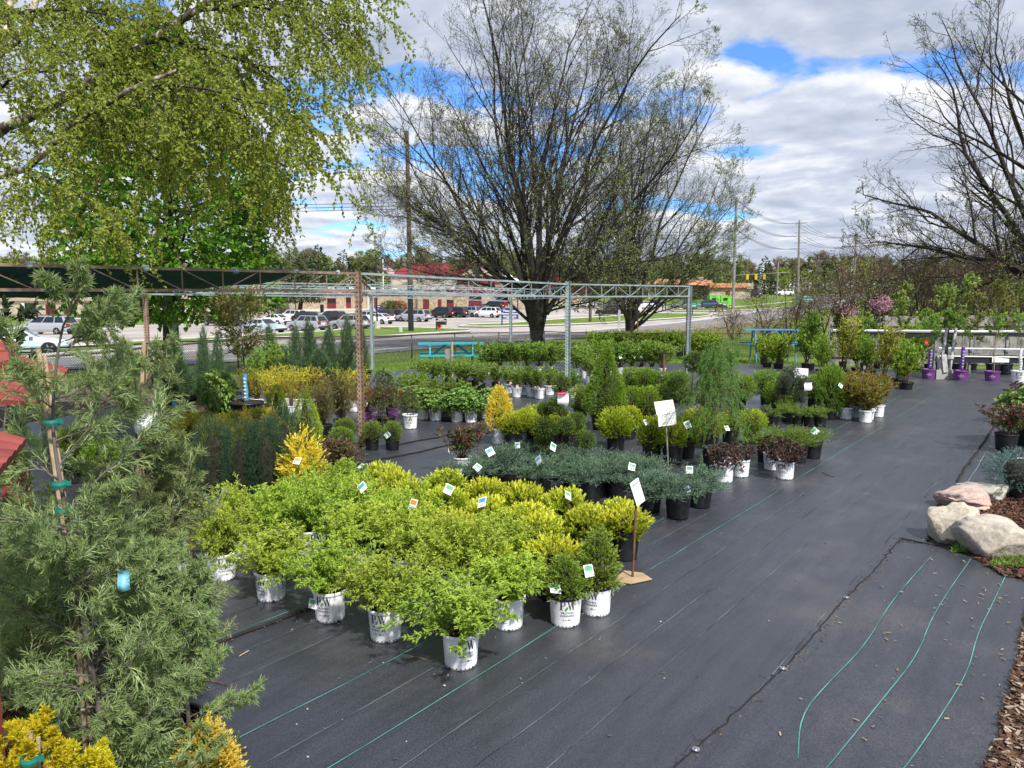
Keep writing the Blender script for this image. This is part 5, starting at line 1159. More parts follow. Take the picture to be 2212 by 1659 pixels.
row('spirea', 'white', [('V1', 370, 1490, dict(fw=50)), ('V1', 450, 1518, dict(tg=(2, -.05, -.08))), ('V1', 560, 1500), ('V1', 665, 1525, dict(tg=(2, .03, -.06))), ('V1', 765, 1495, dict(fw=50))], 'bronze green shrub in a white pot', 'in the front row at the path edge', G7, fw=74, fh=68)
row('spirea', 'white', [('V1', 480, 1180, .55), ('V1', 600, 1160, .55), ('V1', 720, 1190, .55), ('V1', 660, 1290, .5)], 'bronze topped shrub', 'of those behind the white pots at the path edge', G7, fw=66, fh=62)
G8 = 'round clipped green shrubs'
row('box', 'black', [('W4', 1330, 290, .55, dict(fw=80)), ('W4', 1430, 360, .55), ('W4', 1740, 330, .5, dict(fw=80))], 'dark green rounded shrub', 'around the small white sign on a stake', G8)
plant('box', 'black', ('W4', 1865, 640), 'upright dark green shrub in a black pot left of the bronze shrubs', G8, fw=62, fh=92, tg=(0, .15, .4))
row('box', 'black', [('W4', 1900, 250, .6), ('W4', 1560, 250, .6, dict(fw=70)), ('W4', 1100, 300, .6)], 'yellowish green rounded shrub', 'of the row behind the small white sign', G8)
row('box', 'black', [('W3', 1560, 400, .55, dict(fw=50)), ('W3', 1990, 440, .55, dict(fw=72)), ('W3', 2120, 440, .55, dict(fw=70)), ('W4', 380, 420, .55, dict(fw=70))], 'dark green rounded shrub', 'in the hedge beside the big green cone', G8)
row('box', 'black', [('W3', 2000, 230, .6, dict(fw=60)), ('W3', 2120, 240, .6), ('W4', 300, 230, .6), ('W4', 400, 250, .6), ('W4', 560, 260, .6), ('W4', 850, 270, .6)], 'mid green rounded shrub', 'of the row behind the dark hedge', G8)
plant('bigcone', 'tub', ('W3', 1765, 735), 'big green cone shaped conifer beside the round shrubs', fw=92, fh=140, cat='potted conifer', name='potted_conifer', ps=.8)
# ---- broad leaved shrubs in white pots, left of centre
G9 = 'broad leaved light green shrubs in white pots'
row('hydr', 'white', [('W3', 200, 640), ('W3', 310, 650), ('W3', 495, 660), ('W3', 613, 665), ('W3', 745, 640)], 'light green broad leaved shrub in a white pot', 'of the front row', G9, fw=72, fh=46)
row('hydr', 'white', [('W3', 120, 560, .0), ('W3', 240, 560, .0), ('W3', 385, 615), ('W3', 440, 620), ('W3', 560, 580, .0), ('W3', 695, 628)], 'light green broad leaved shrub', 'of the second row', G9, fw=70)
row('green', 'small', [('W3', 40, 330, .4), ('W3', 120, 350, .4), ('W3', 215, 320, .4), ('W3', 300, 400, .4), ('W3', 430, 400, .4), ('W3', 530, 400, .4)], 'mid green shrub', 'of the row behind the broad leaved ones', 'mid green shrubs in the left middle', fw=60)
# ---- mid back: small black pots and white pots
G10 = 'small green shrubs in black pots before the teal table'
row('green', 'small', [('W3', 210, 335), ('W3', 300, 340), ('W3', 405, 360), ('W3', 520, 350), ('W3', 580, 370), ('W3', 655, 365), ('W3', 700, 392), ('W3', 830, 385)], 'small green shrub in a black pot', 'of the row in front of the teal table', G10, fw=48, fh=42)
G11 = 'small green shrubs in white pots before the hedge'
row('green', 'white', [('W3', 945, 410), ('W3', 1008, 445), ('W3', 1085, 425), ('W3', 1140, 443), ('W3', 1205, 458), ('W3', 1290, 425), ('W3', 1480, 458), ('W3', 1640, 330)], 'small green shrub in a printed white pot', 'of the row left of the big cone', G11, fw=46, fh=44, tg=(3, .02, -.02))
# ---- far back hedge of taller shrubs
G12 = 'tall green shrubs along the back fence'
row('green_b', 'white', [('W3', 760, 240), ('W3', 870, 235), ('W3', 980, 240), ('W3', 1090, 235), ('W3', 1200, 240), ('W3', 1310, 240), ('W3', 1520, 260), ('W3', 1600, 280)], 'tall green shrub', 'of the row in front of the thick trunk', G12, fw=62, fh=52)
row('green_b', 'white', [('W3', 1700, 240), ('W3', 1800, 250), ('W3', 1900, 250), ('W3', 2000, 245), ('W3', 2080, 245), ('W4', 330, 240), ('W4', 420, 255)], 'tall green shrub', 'of the row right of the middle steel post', G12, fw=64, fh=56, tg=(0, 0, .3))
G13 = 'leafy shrubs at the back right of the middle'
row('hedge_b', 'black', [('Z3', 1230, 1010), ('Z3', 1320, 1012), ('Z3', 1410, 1010), ('Z3', 1500, 1012), ('Z3', 1600, 1010), ('Z3', 1700, 1008), ('Z3', 1790, 1008), ('Z3', 1870, 1010), ('Z3', 1950, 1012), ('Z3', 2070, 1030)], 'leafy green shrub', 'of the farthest row against the fence', G13, fw=40, fh=42)
row('hedge_b', 'black', [('Z3', 2130, 1040), ('Z3', 2200, 1050), ('Z4', 270, 760), ('Z4', 600, 770), ('Z4', 700, 780)], 'leafy shrub', 'between the last steel post and the blue table', G13, fw=46, fh=48)
# ---- left block
G14 = 'tall narrow blue green junipers'
row('columnar', 'tub', [('Z1', 1540, 1480, dict(fw=36, fh=142)), ('Z1', 1765, 1470, dict(fw=32, fh=138)), ('Z1', 1890, 1430, dict(fw=32, fh=122)), ('Z2', 520, 1260, dict(fw=38, fh=100)), ('Z2', 700, 1260, dict(fw=36, fh=98)), ('Z2', 855, 1250, dict(fw=38, fh=108)),
                         ('Z2', 1000, 1255, dict(fw=38, fh=100)), ('Z2', 1145, 1255, dict(fw=36, fh=115)), ('Z2', 1290, 1225, dict(fw=30, fh=98))], 'tall narrow juniper', 'of the row along the left fence', G14, cat='columnar juniper', name='columnar_juniper', ps=.8)
row('columnar', 'tub', [('Z1', 1480, 1500, dict(fw=40, fh=80)), ('Z1', 1600, 1480, dict(fw=60, fh=80)), ('Z2', 600, 1290, dict(fw=60, fh=70)), ('Z2', 930, 1270, dict(fw=50, fh=60))], 'shorter bushy juniper', 'of those in front of the tall narrow ones', G14, cat='columnar juniper', name='columnar_juniper', ps=.7)
plant('hydr', 'low', ('Z1', 1880, 1540), 'broad leaved dark shrub in a black pot, left of the tub with the blue label', fw=88, fh=88, ps=.65)
row('green', 'black', [('Z2', 360, 1370), ('Z2', 520, 1330)], 'bright green shrub', 'of the two between the junipers and the yellow shrubs', 'bright green shrubs behind the tub', fw=55, fh=85)
G15 = 'yellow upright shrubs'
row('berb_y', 'white', [('U2', 830, 330), ('U2', 900, 340), ('U2', 985, 345), ('U1', 30, 370), ('U1', 110, 390), ('U1', 200, 400, dict(fh=88))], 'yellow upright shrub', 'of the row behind the left bright green cone', G15, fw=38, fh=66)
row('berb_y', 'white', [('U1', 60, 330), ('U1', 150, 335), ('U1', 240, 340), ('U1', 330, 340), ('U1', 420, 345), ('U1', 620, 350), ('U1', 700, 355), ('U1', 770, 350)], 'yellow upright shrub', 'of the farther row of yellow shrubs', G15, fw=42, fh=70)
row('olive', 'black', [('U1', 455, 590, dict(fw=85, fh=100)), ('U1', 600, 540, dict(fw=90, fh=100))], 'olive green twiggy bush', 'of the pair left of the rusty post', 'olive green twiggy bushes')
plant('alberta', 'white', ('U1', 80, 570), 'bright green dense cone conifer, left one standing farther back', 'bright green cone conifers', fw=56, fh=86, cat='potted conifer', name='potted_conifer')
plant('alberta', 'white', ('U1', 320, 740), 'bright green dense cone conifer, right one beside the gold shrub', 'bright green cone conifers', fw=68, fh=118, cat='potted conifer', name='potted_conifer')
G16 = 'round clipped conifers in small black pots'
row('ball', 'small', [('U1', 600, 740, dict(fw=58, fh=46)), ('U1', 838, 660), ('U1', 1000, 662, dict(tg=(1, -.13, .02)))], 'round clipped green conifer in a small black pot', 'of three around the foot of the rusty post', G16, fw=44, fh=38, cat='potted conifer', name='potted_conifer')
plant('ball', 'small', ('U1', 625, 640), 'round clipped conifer just behind the leftmost of the round ones', G16, fw=50, fh=40, cat='potted conifer', name='potted_conifer')
plant('weepspruce', 'low', ('U1', 945, 480), 'dark weeping spruce tied in burlap in a low black tub', fw=78, fh=104, cat='weeping tree', name='weeping_spruce', ps=.72)
plant('weepspruce', 'white', ('U1', 1140, 492), 'small trailing spruce in a printed white pot', fw=52, fh=60, cat='weeping tree', name='weeping_spruce', ps=1.1)
row('berb_r', 'purple', [('U1', 850, 400), ('U1', 930, 390), ('U1', 1010, 400), ('U1', 1230, 410), ('U1', 780, 440)], 'rusty red shrub', 'of those around the weeping spruces', 'rusty red shrubs', fw=50, fh=46, ps=.7)
G17 = 'dark green yews'
row('yew', 'tub', [('S', 462, 1125, 0.), ('S', 520, 1130, .0), ('S', 578, 1125, .0), ('S', 618, 1100, .0)], 'dark green yew', 'of the dark block behind the lime green shrubs', G17, fw=92, fh=185, ps=.7, cat='potted yew', name='potted_yew')
row('yewtop', 'black', [('S', 420, 1035, 0.), ('S', 480, 1045, .0), ('S', 540, 1060, .0), ('S', 595, 1050, .0)], 'yellow tipped dark shrub', 'of the row right behind the yews', G17, fw=84, fh=105, cat='potted yew', name='potted_yew')
row('yewtop', 'black', [('S', 390, 985, 0.), ('S', 440, 1000, .0), ('S', 505, 1000, .0), ('S', 560, 990, .0)], 'yellow tipped shrub', 'of the farther row near the black tub', G17, fw=80, fh=78, cat='potted yew', name='potted_yew')
plant('goldthread', 'black', ('S', 655, 1122, .0), 'bright golden feathery conifer with a plastic label', 'bright golden conifers', fw=112, fh=150, cat='potted conifer', name='potted_conifer', tg=(3, 0, .4))
plant('goldthread', 'black', ('S', 592, 1040, .0), 'smaller bright golden conifer tip left of the big golden one', 'bright golden conifers', fw=60, fh=120, cat='potted conifer', name='potted_conifer')
plant('goldthread', 'black', ('S', 535, 1040, .0), 'golden sprig conifer showing above the dark yews', 'bright golden conifers', fw=46, fh=115, cat='potted conifer', name='potted_conifer')
row('diervilla', 'black', [('S', 690, 1085, .0), ('S', 745, 1075, .0, dict(tg=(0, .2, .15)))], 'red and green mottled shrub', 'of the pair right of the golden conifer', 'red and green mottled shrubs', fw=92, fh=92)
row('box', 'black', [('W1', 900, 420, .6), ('W1', 1450, 330, .6), ('W1', 620, 330, .6)], 'bright green shrub', 'glimpsed through the foreground juniper', 'bright green shrubs behind the foreground junipers', fw=90)
# ---- back right: taller shrubs
G18 = 'tall leafy shrubs at the back right'
for sp, lb, k, kk in ((('V1', 60, 1010), 'tall leafy green shrub behind the small white sign', 'magnolia', dict(fw=58, fh=92)), (('V1', 210, 1080), 'dark leafy shrub in a black pot right of the small white sign', 'magnolia', dict(fw=46, fh=70)),
      (('V1', 420, 1075), 'tall yellow green shrub with a few pink flowers', 'magnolia_y', dict(fw=62, fh=112)), (('V1', 690, 1085), 'open green shrub between the two yellow green ones', 'magnolia', dict(fw=52, fh=72)),
      (('V1', 820, 1200), 'tall vase shaped yellow green shrub with pink flowers', 'magnolia_y', dict(fw=56, fh=122)), (('V1', 960, 1180), 'green shrub behind the front black pot by the path', 'magnolia', dict(fw=56, fh=84)),
      (('V1', 1045, 1220), 'bright green shrub in a black pot standing out at the path edge', 'magnolia', dict(fw=66, fh=82)), (('V1', 1150, 1050), 'dense green shrub left of the purple pots', 'magnolia', dict(fw=60, fh=92)),
      (('Z4', 690, 800), 'light green shrub in front of the blue table', 'magnolia', dict(fw=56, fh=60)), (('Z4', 620, 790), 'leafy shrub left of the one before the blue table', 'magnolia', dict(fw=40, fh=50)), (('V1', 560, 1060), 'leafy shrub hiding the black bench behind it', 'magnolia', dict(fw=50, fh=82))):
    plant(k, 'low', sp, lb, G18, ps=.72, **kk)
# ================================================================== TREES
def env_len(c, rad):
    c = np.array(c); rad = np.array(rad)
    def f(B, D):
        o = (B - c) / rad; d = D / rad; a = (d * d).sum(1); b = (o * d).sum(1); q = (o * o).sum(1) - 1
        return np.maximum((-b + np.sqrt(np.maximum(b * b - a * q, 0))) / a, .3)
    return f
def bare_tree(name, base, label, cat, seed, th, r0, limbs, env, group=None, bark='bark_dark', budm='bud', budn=1.0, lo=12, hi=62, low=(), counts=(11, 8, 6, 4), fork=False, trunkdir=(0, 0, 1), twig_r=.006, wobl=.09, flare=(1.55, 1.2, 1.0, .96, 1.05, 1.12)):
    r = np.random.default_rng(seed); root = empty(name, base, label, cat, group)
    E = env_len(env[0], env[1]); mb = MB()
    tz = np.array([0, .06, .2, .45, .75, 1.]) * th; td = np.array(trunkdir, float); tr = np.stack([td[0] * tz + .04 * np.sin(tz), td[1] * tz, tz - .3], -1)[None]
    rr = (np.array(flare) * r0)[None]; mb.tubes(tr, rr, 14)
    n = limbs; t = r.uniform(.62, 1., n); t[: n // 3] = 1.; az = np.arange(n) * 2.39996 + r.uniform(-.4, .4, n)
    an = np.radians(np.where(np.arange(n) < n // 3, r.uniform(lo * .3, lo * 1.3, n), r.uniform(lo, hi, n)))
    D = np.stack([np.cos(az) * np.sin(an), np.sin(az) * np.sin(an), np.cos(an)], -1)
    B = np.stack([np.interp(t * th, tz, tr[0, :, k]) for k in range(3)], -1) + D / np.sin(np.maximum(an, .35))[:, None] * r0 * flare[-1] * r.uniform(.3, .8, (n, 1)) * [1, 1, 0]
    low = list(low); 
    if low:
        B = np.concatenate([B, np.array([q[0] for q in low], float)]); D = np.concatenate([D, nrm(np.array([q[1] for q in low], float))])
    L = E(B, D) * r.uniform(.86, .98, len(B)); P1 = line(B, nrm(D), L, 12, wobl, (0, 0, .12), r)
    c, rad = np.array(env[0]), np.array(env[1]); q_ = np.linalg.norm((P1 - c) / rad, axis=-1, keepdims=True); P1 = c + (P1 - c) * np.where((q_ > .97) & (P1[..., 2:] > 4), .97 / q_, 1.)
    R1 = (r0 * np.clip(.5 * (L / L.max()) ** .6, .18, .5) * r.uniform(.5, 1.0, len(L)))[:, None] * np.array([1.15, .9, .8, .72, .64, .56, .48, .40, .32, .25, .18, .12])[None]
    mb.tubes(P1, R1, 9)
    c, rad = np.array(env[0]), np.array(env[1])
    def fit(P):       # keep branch ends inside the crown
        q = (P - c) / rad; d = np.linalg.norm(q, axis=-1, keepdims=True); k = np.where(d > 1, 1 / d, 1.); return P * 1. if False else c + (P - c) * np.where(d > 1.03, 1.03 / d, 1.)
    P2, R2 = grow(P1, R1, counts[0], .12, .97, .50, 34, 9, wobl, (0, 0, .35), .55, r, .55); P2 = fit(P2); mb.tubes(P2, R2, 6)
    P3, R3 = grow(P2, R2, counts[1], .15, 1., .48, 38, 6, .11, (0, 0, .3), .55, r, .45); P3 = fit(P3); R3 = np.maximum(R3, twig_r * 1.2); mb.tubes(P3, R3, 4)
    mb.obj('trunk', M[bark], root, True)
    tw = MB(); P4, R4 = grow(P3, R3, counts[2], .2, 1., .50, 40, 5, .13, (0, 0, .25), .6, r, .4); R4 = np.maximum(R4, twig_r * .9); tw.tubes(P4, R4, 3)
    P5, R5 = grow(P4, R4, counts[3], .2, 1., .55, 42, 3, .12, (0, 0, .3), .7, r, .4); R5 = np.maximum(R5, twig_r * .6); tw.tubes(P5, R5, 3)
    tw.obj('twigs', M['twig_grey'] if bark == 'twig_grey' else M[bark], root)
    if budn:
        k = int(len(P5) * budn); ii = r.choice(len(P5), k, replace=budn > 1); e = P5[ii, -1]; lb = MB(); n3 = 3
        e = np.repeat(e, n3, 0); leaves(lb, e, nrm(r.normal(0, .7, e.shape) + [0, 0, .5]), r.uniform(.07, .13, len(e)) * env[2], .045 * env[2], 0, 0, 1, .3, r); lb.obj('leaves', LM[budm], root)
    return root
TB = gp(1158, 757); TB[2] = G(TB[1])
bare_tree('broad_tree', TB, 'huge spreading tree with a thick dark trunk and mostly bare, just budding crown', 'tree', 11, 3.3, .36, 28, ((0, 0, 11.2), (10.4, 8.5, 10.6), .85), budn=.35, lo=16, hi=76, flare=(1.15, .98, .95, 1.15, 1.75, 2.05),
          low=[((-.25, 0, 1.5), (-1, -.25, .9)), ((-.5, 0, 2.9), (-1, .1, .55)), ((-.5, 0, 3.0), (-1, -.3, .75)), ((.5, 0, 2.9), (1, .1, .8)), ((0, -.5, 2.8), (.25, -1, .8)), ((-.5, .1, 3.1), (-.9, .5, .95)), ((.6, 0, 3), (1, -.4, .6))], counts=(11, 8, 6, 4))
TC = gp(1359, 733)
bare_tree('forked_tree', TC, 'smaller bare tree with several dark stems rising from one base, right of the huge one', 'tree', 5, 1.7, .33, 15, ((1.4, 0, 10.2), (8.6, 7, 8.6), .9), budn=.45, lo=10, hi=58,
          low=[((.1, 0, .6), (.75, -.1, .8)), ((0, 0, 1.2), (.5, .1, 1)), ((-.1, 0, 1.2), (-.3, 0, 1)), ((.1, 0, 1.4), (1, -.3, .45))], counts=(11, 8, 6, 4))
TR = np.array([24.3, 35.5, G(35.5)])
bare_tree('wide_tree', TR, 'large bare tree with low sweeping branches at the right edge', 'tree', 21, 4.2, .48, 15, ((0.4, 0, 9.6), (9.8, 8, 10.2), 1.0), budn=.10, lo=16, hi=74, counts=(10, 7, 5, 4), wobl=.14,
          low=[((-.3, 0, 3.4), (-1, -.2, .25)), ((-.3, 0, 3.8), (-1, .2, .45)), ((-.2, -.2, 4), (-.8, -.6, .5)), ((-.2, 0, 3.0), (-1, -.5, .12))])
for i, (fx, fy, hh, ww, sd_) in enumerate([(1770, 668, 3.2, 1.5, 31), (1800, 668, 4.6, 2.0, 32), (1838, 672, 3.4, 1.5, 33), (1735, 700, 2.6, 1.2, 34)]):
    b = gp(fx, fy + 14); s_ = 1662 / b[1]; H = [5.2, 7.0, 4.6, 3.0][i]
    bare_tree('sapling_tree', b, ['leafless grey sapling left of the tallest one beyond the rusty rail', 'tallest leafless grey sapling beyond the rusty rail', 'leafless grey sapling right of the tallest one', 'low bare sapling before the leafless grey ones'][i], 'tree', sd_, .8, .07, 7, ((0, 0, H * .58), (ww, ww, H * .46), .6), 'leafless saplings beyond the road verge', 'twig_grey', budn=0, lo=8, hi=34, counts=(7, 5, 3, 2), twig_r=.008)

# ---- leafy maple behind the left fence
def maple():
    p = gp(371, 806); r = np.random.default_rng(3); root = empty('maple_tree', p, 'dense dark green maple with a stout trunk behind the fence, under the birch branches', 'tree')
    mb = MB(); tr = np.stack([np.linspace(0, .25, 9), np.zeros(9), np.linspace(-.2, 9, 9)], -1)[None]; R_ = np.array([[.30, .25, .23, .20, .17, .13, .10, .07, .03]]); mb.tubes(tr, R_, 12)
    P1, R1 = grow(tr, R_, 30, .28, .95, .36, 62, 8, .08, (0, 0, .3), .5, r, .55); mb.tubes(P1, R1, 6); P2, R2 = grow(P1, R1, 6, .3, 1, .4, 45, 4, .1, (0, 0, .1), .5, r); mb.tubes(P2, R2, 4)
    mb.obj('trunk', M['bark_dark'], root, True)
    prof = [(1.9, 1.6), (2.3, 2.9), (3.2, 3.25), (4.5, 3.3), (6, 3.1), (7.5, 2.6), (9, 1.9), (10.3, 1.0), (11.0, .1)]
    P, D, hf, dp = shell(prof, 2900, r, .16, .5, 4, 5); n = len(P)
    D2 = nrm(D + [0, 0, -.1] + r.normal(0, .4, D.shape)); lb = MB()
    P += np.array([.2, 0, 0]); sprigs(lb, P - D2 * .15, D2, r.uniform(.25, .5, n), 9, .15, .14, 80, 0, 0, r.random(n) * .6, 2, .65, r, .1)
    lb.obj('crown', LM['maple'], root)
maple()

# ---- birch whose branches hang in from the upper left
def birch():
    r = np.random.default_rng(9); base = np.array([-8.6, 9.5, 0.]); root = empty('birch_tree', base, 'birch with pale bark and drooping leafy twigs with catkins, hanging in at the top left', 'tree')
    mb = MB()
    def path(pts, r0, r1, m=0):
        P = smooth_line([at(*q) - base for q in pts], 2); P = resample(P, .12); P = P + r.normal(0, .008, P.shape); K = len(P)
        mb.tubes(P[None], np.linspace(r0, r1, K)[None], 8, m); return P, np.linspace(r0, r1, K)
    main = [path([(-420, 900, 9.5), (-330, 500, 9.5), (-230, 100, 9.4), (-160, -300, 9.3), (-80, -700, 9.2)], .17, .08),
            path([(-330, 480, 9.5), (-90, 330, 9.3), (0, 284, 9.2), (73, 248, 9.1), (146, 204, 9.0), (237, 157, 8.9), (328, 80, 8.8), (430, 22, 8.7), (520, -60, 8.6)], .085, .032),
            path([(-340, 560, 9.5), (-120, 430, 9.1), (0, 379, 8.7), (55, 368, 8.5), (84, 339, 8.4), (182, 251, 8.2), (233, 219, 8.1), (292, 190, 8.0), (380, 150, 7.9)], .06, .02),
            path([(-240, 160, 9.4), (-20, 150, 9.9), (12, 90, 10), (20, 0, 10.1), (40, -150, 10.2)], .07, .04),
            path([(-200, 20, 9.4), (20, 130, 9.6), (75, 20, 9.7), (90, -60, 9.7), (140, -200, 9.8)], .05, .03)]
    thin = [path([(60, -90, 9.6), (138, 0, 9.4), (204, 47, 9.2), (255, 98, 9.1), (310, 128, 9.0), (365, 157, 8.9), (450, 200, 8.8), (540, 260, 8.7)], .028, .006, 1),
            path([(430, 22, 8.7), (520, 10, 8.6), (610, 25, 8.5), (690, 60, 8.4), (720, 100, 8.3)], .022, .005, 1), path([(300, -60, 9.2), (500, -50, 9.0), (640, -20, 9.0), (700, 0, 8.9), (745, 50, 8.8)], .025, .005, 1),
            path([(450, -90, 9.2), (600, -90, 9.), (720, -60, 9.0), (760, -20, 8.9), (780, 20, 8.9)], .025, .005, 1),
            path([(237, 157, 8.9), (340, 190, 8.6), (450, 260, 8.4), (560, 330, 8.3), (640, 400, 8.2)], .02, .005, 1), path([(146, 204, 9.0), (230, 260, 8.6), (320, 330, 8.4), (430, 400, 8.2)], .02, .005, 1),
            path([(292, 190, 8), (400, 180, 7.8), (500, 210, 7.7), (600, 230, 7.6), (690, 290, 7.6)], .018, .004, 1), path([(55, 368, 8.5), (110, 380, 8.2), (170, 420, 8.1), (220, 480, 8.)], .014, .004, 1),
            path([(-60, 250, 9), (0, 180, 8.8), (80, 150, 8.6), (160, 160, 8.5), (250, 230, 8.4)], .02, .005, 1), path([(-100, 60, 9), (0, 30, 9), (120, 20, 9), (260, 30, 8.9), (420, 90, 8.9), (520, 150, 8.8)], .02, .005, 1),
            path([(330, 80, 8.8), (420, 100, 8.7), (520, 130, 8.6), (600, 170, 8.5), (680, 250, 8.5)], .02, .005, 1)]
    # twigs that leave the limbs and then hang
    Ps, Rs = [], []
    tw = MB(); lv = MB(); ct = MB()
    for j, (P, Rr) in enumerate(main[1:] + thin):
        K = len(P); n = int(K * (.8 if j < 4 else 1.9)); Q = P[None]; RR = Rr[None]
        P2, R2 = grow(Q, np.minimum(RR, .02), n, .08 if j > 1 else .25, 1., lambda B, TT, t, r: r.uniform(.35, 1.05, len(B)), 55, 9, .12, (0, 0, -1.5), .4, r, 0, .3)
        Ps.append(P2); Rs.append(R2)
    P2 = np.concatenate(Ps); R2 = np.maximum(np.concatenate(Rs), .002); tw.tubes(P2, R2, 3)
    P3, R3 = grow(P2, R2, 6, .15, 1., lambda B, TT, t, r: r.uniform(.15, .5, len(B)), 45, 5, .12, (0, 0, -1.3), .7, r, 0, .5); tw.tubes(P3, np.maximum(R3, .0016), 3)
    # fewer leaves toward the lower left where the sky shows
    for PP, nl in ((P2, 11), (P3, 8)):
        N, K, _ = PP.shape; t = np.linspace(.15, 1, nl); x = t * (K - 1); i = np.clip(x.astype(int), 0, K - 2); f = (x - i)[None, :, None]
        pos = (PP[:, i] * (1 - f) + PP[:, i + 1] * f).reshape(-1, 3); keep = r.random(len(pos)) < .92; pos = pos[keep]
        for _ in range(2):
            d = nrm(r.normal(0, .7, pos.shape) + [0, 0, -.5]); leaves(lv, pos, d, r.uniform(.026, .052, len(pos)), .030, 0, r.random(len(pos)) * .6, 2, .4, r)
        k = r.random(len(pos)) < .07; c = pos[k]; leaves(ct, c, np.tile([0, 0, -1.], (len(c), 1)) + r.normal(0, .12, c.shape), r.uniform(.05, .075, len(c)), .010, 0, 0, 3, .1, r)
    bm, nt, b = newmat('birch_bark'); N = nt.nodes.new; L = nt.links.new; tc = N('ShaderNodeTexCoord'); n = N('ShaderNodeTexNoise'); n.inputs['Scale'].default_value = 6; n.inputs['Detail'].default_value = 6; L(tc.outputs['Object'], n.inputs[0])
    rp = N('ShaderNodeValToRGB'); e = rp.color_ramp.elements; e[0].position = .46; e[0].color = (.08, .055, .04, 1); e[1].position = .58; e[1].color = (.60, .50, .42, 1); L(n.outputs[0], rp.inputs[0]); L(rp.outputs[0], b.inputs['Base Color']); b.inputs['Roughness'].default_value = .8
    mb.obj('trunk', [bm, M['bark_dark']], root, True); tw.obj('twigs', M['bark_dark'], root); lv.obj('crown', LM['birch'], root); ct.obj('catkins', LM['catkin'], root)
birch()

# ---- far woods: one mass, plus the trees that stand out
def wood_tree_mesh(seed, kind, h, w):
    r = np.random.default_rng(seed); mb = MB()
    if kind == 'ever':
        prof = [(h * .04, w * .42), (h * .2, w * .5), (h * .5, w * .38), (h * .8, w * .18), (h, .02)]; P, D, hf, dp = shell(prof, 900, r, .2, .4, seed, 6); leaves(mb, P, nrm(D + [0, 0, -.2] + r.normal(0, .3, D.shape)), r.uniform(.6, 1.3, 900), .55, 0, 0, 1, .4, r)
        mb.tubes(np.array([[[0, 0, 0], [0, 0, h * .5], [0, 0, h]]], float), np.array([[.3, .2, .05]]), 5, 1); return mb
    tr = np.array([[[0, 0, 0], [.1, 0, h * .25], [0, .1, h * .5], [.1, 0, h * .8]]], float); Rr = np.array([[.28, .22, .15, .06]]); mb.tubes(tr, Rr, 5, 1)
    P1, R1 = grow(tr, Rr, 16, .3, 1., .5, 38, 6, .1, (0, 0, .5), .5, r, .5); mb.tubes(P1, R1, 4, 1); P2, R2 = grow(P1, R1, 8, .2, 1., .45, 40, 4, .1, (0, 0, .4), .5, r, .4); mb.tubes(P2, np.maximum(R2, .03), 3, 1)
    P3, R3 = grow(P2, R2, 6, .3, 1., .5, 40, 3, .1, (0, 0, .3), .5, r, .3); mb.tubes(P3, np.full(R3.shape, .025), 3, 1)
    e = P3[:, 1:].reshape(-1, 3); e = np.repeat(e, 2, 0) + r.normal(0, .25, (len(e) * 2, 3)); ss = .42 if kind == 'leaf' else .26
    leaves(mb, e, nrm(r.normal(0, 1, e.shape)), ss * r.uniform(.5, 1.3, len(e)), ss * .8, 0, 0, 1, .3, r); return mb
WT = [wood_tree_mesh(1, 'thin', 13, 8).mesh('crown', [LM['far2'], M['twig_grey']]), wood_tree_mesh(2, 'leaf', 13, 8).mesh('crown', [LM['far1'], M['twig_grey']]), wood_tree_mesh(3, 'leaf', 12, 8).mesh('crown', [LM['far4'], M['twig_grey']]),
      wood_tree_mesh(4, 'thin', 14, 8).mesh('crown', [LM['far1'], M['twig_grey']]), wood_tree_mesh(5, 'ever', 14, 8).mesh('crown', [LM['far3'], M['bark_dark']]), wood_tree_mesh(6, 'ever', 12, 9).mesh('crown', [LM['far3'], M['bark_dark']]), wood_tree_mesh(7, 'thin', 13, 8).mesh('crown', [LM['far2'], M['twig']])]
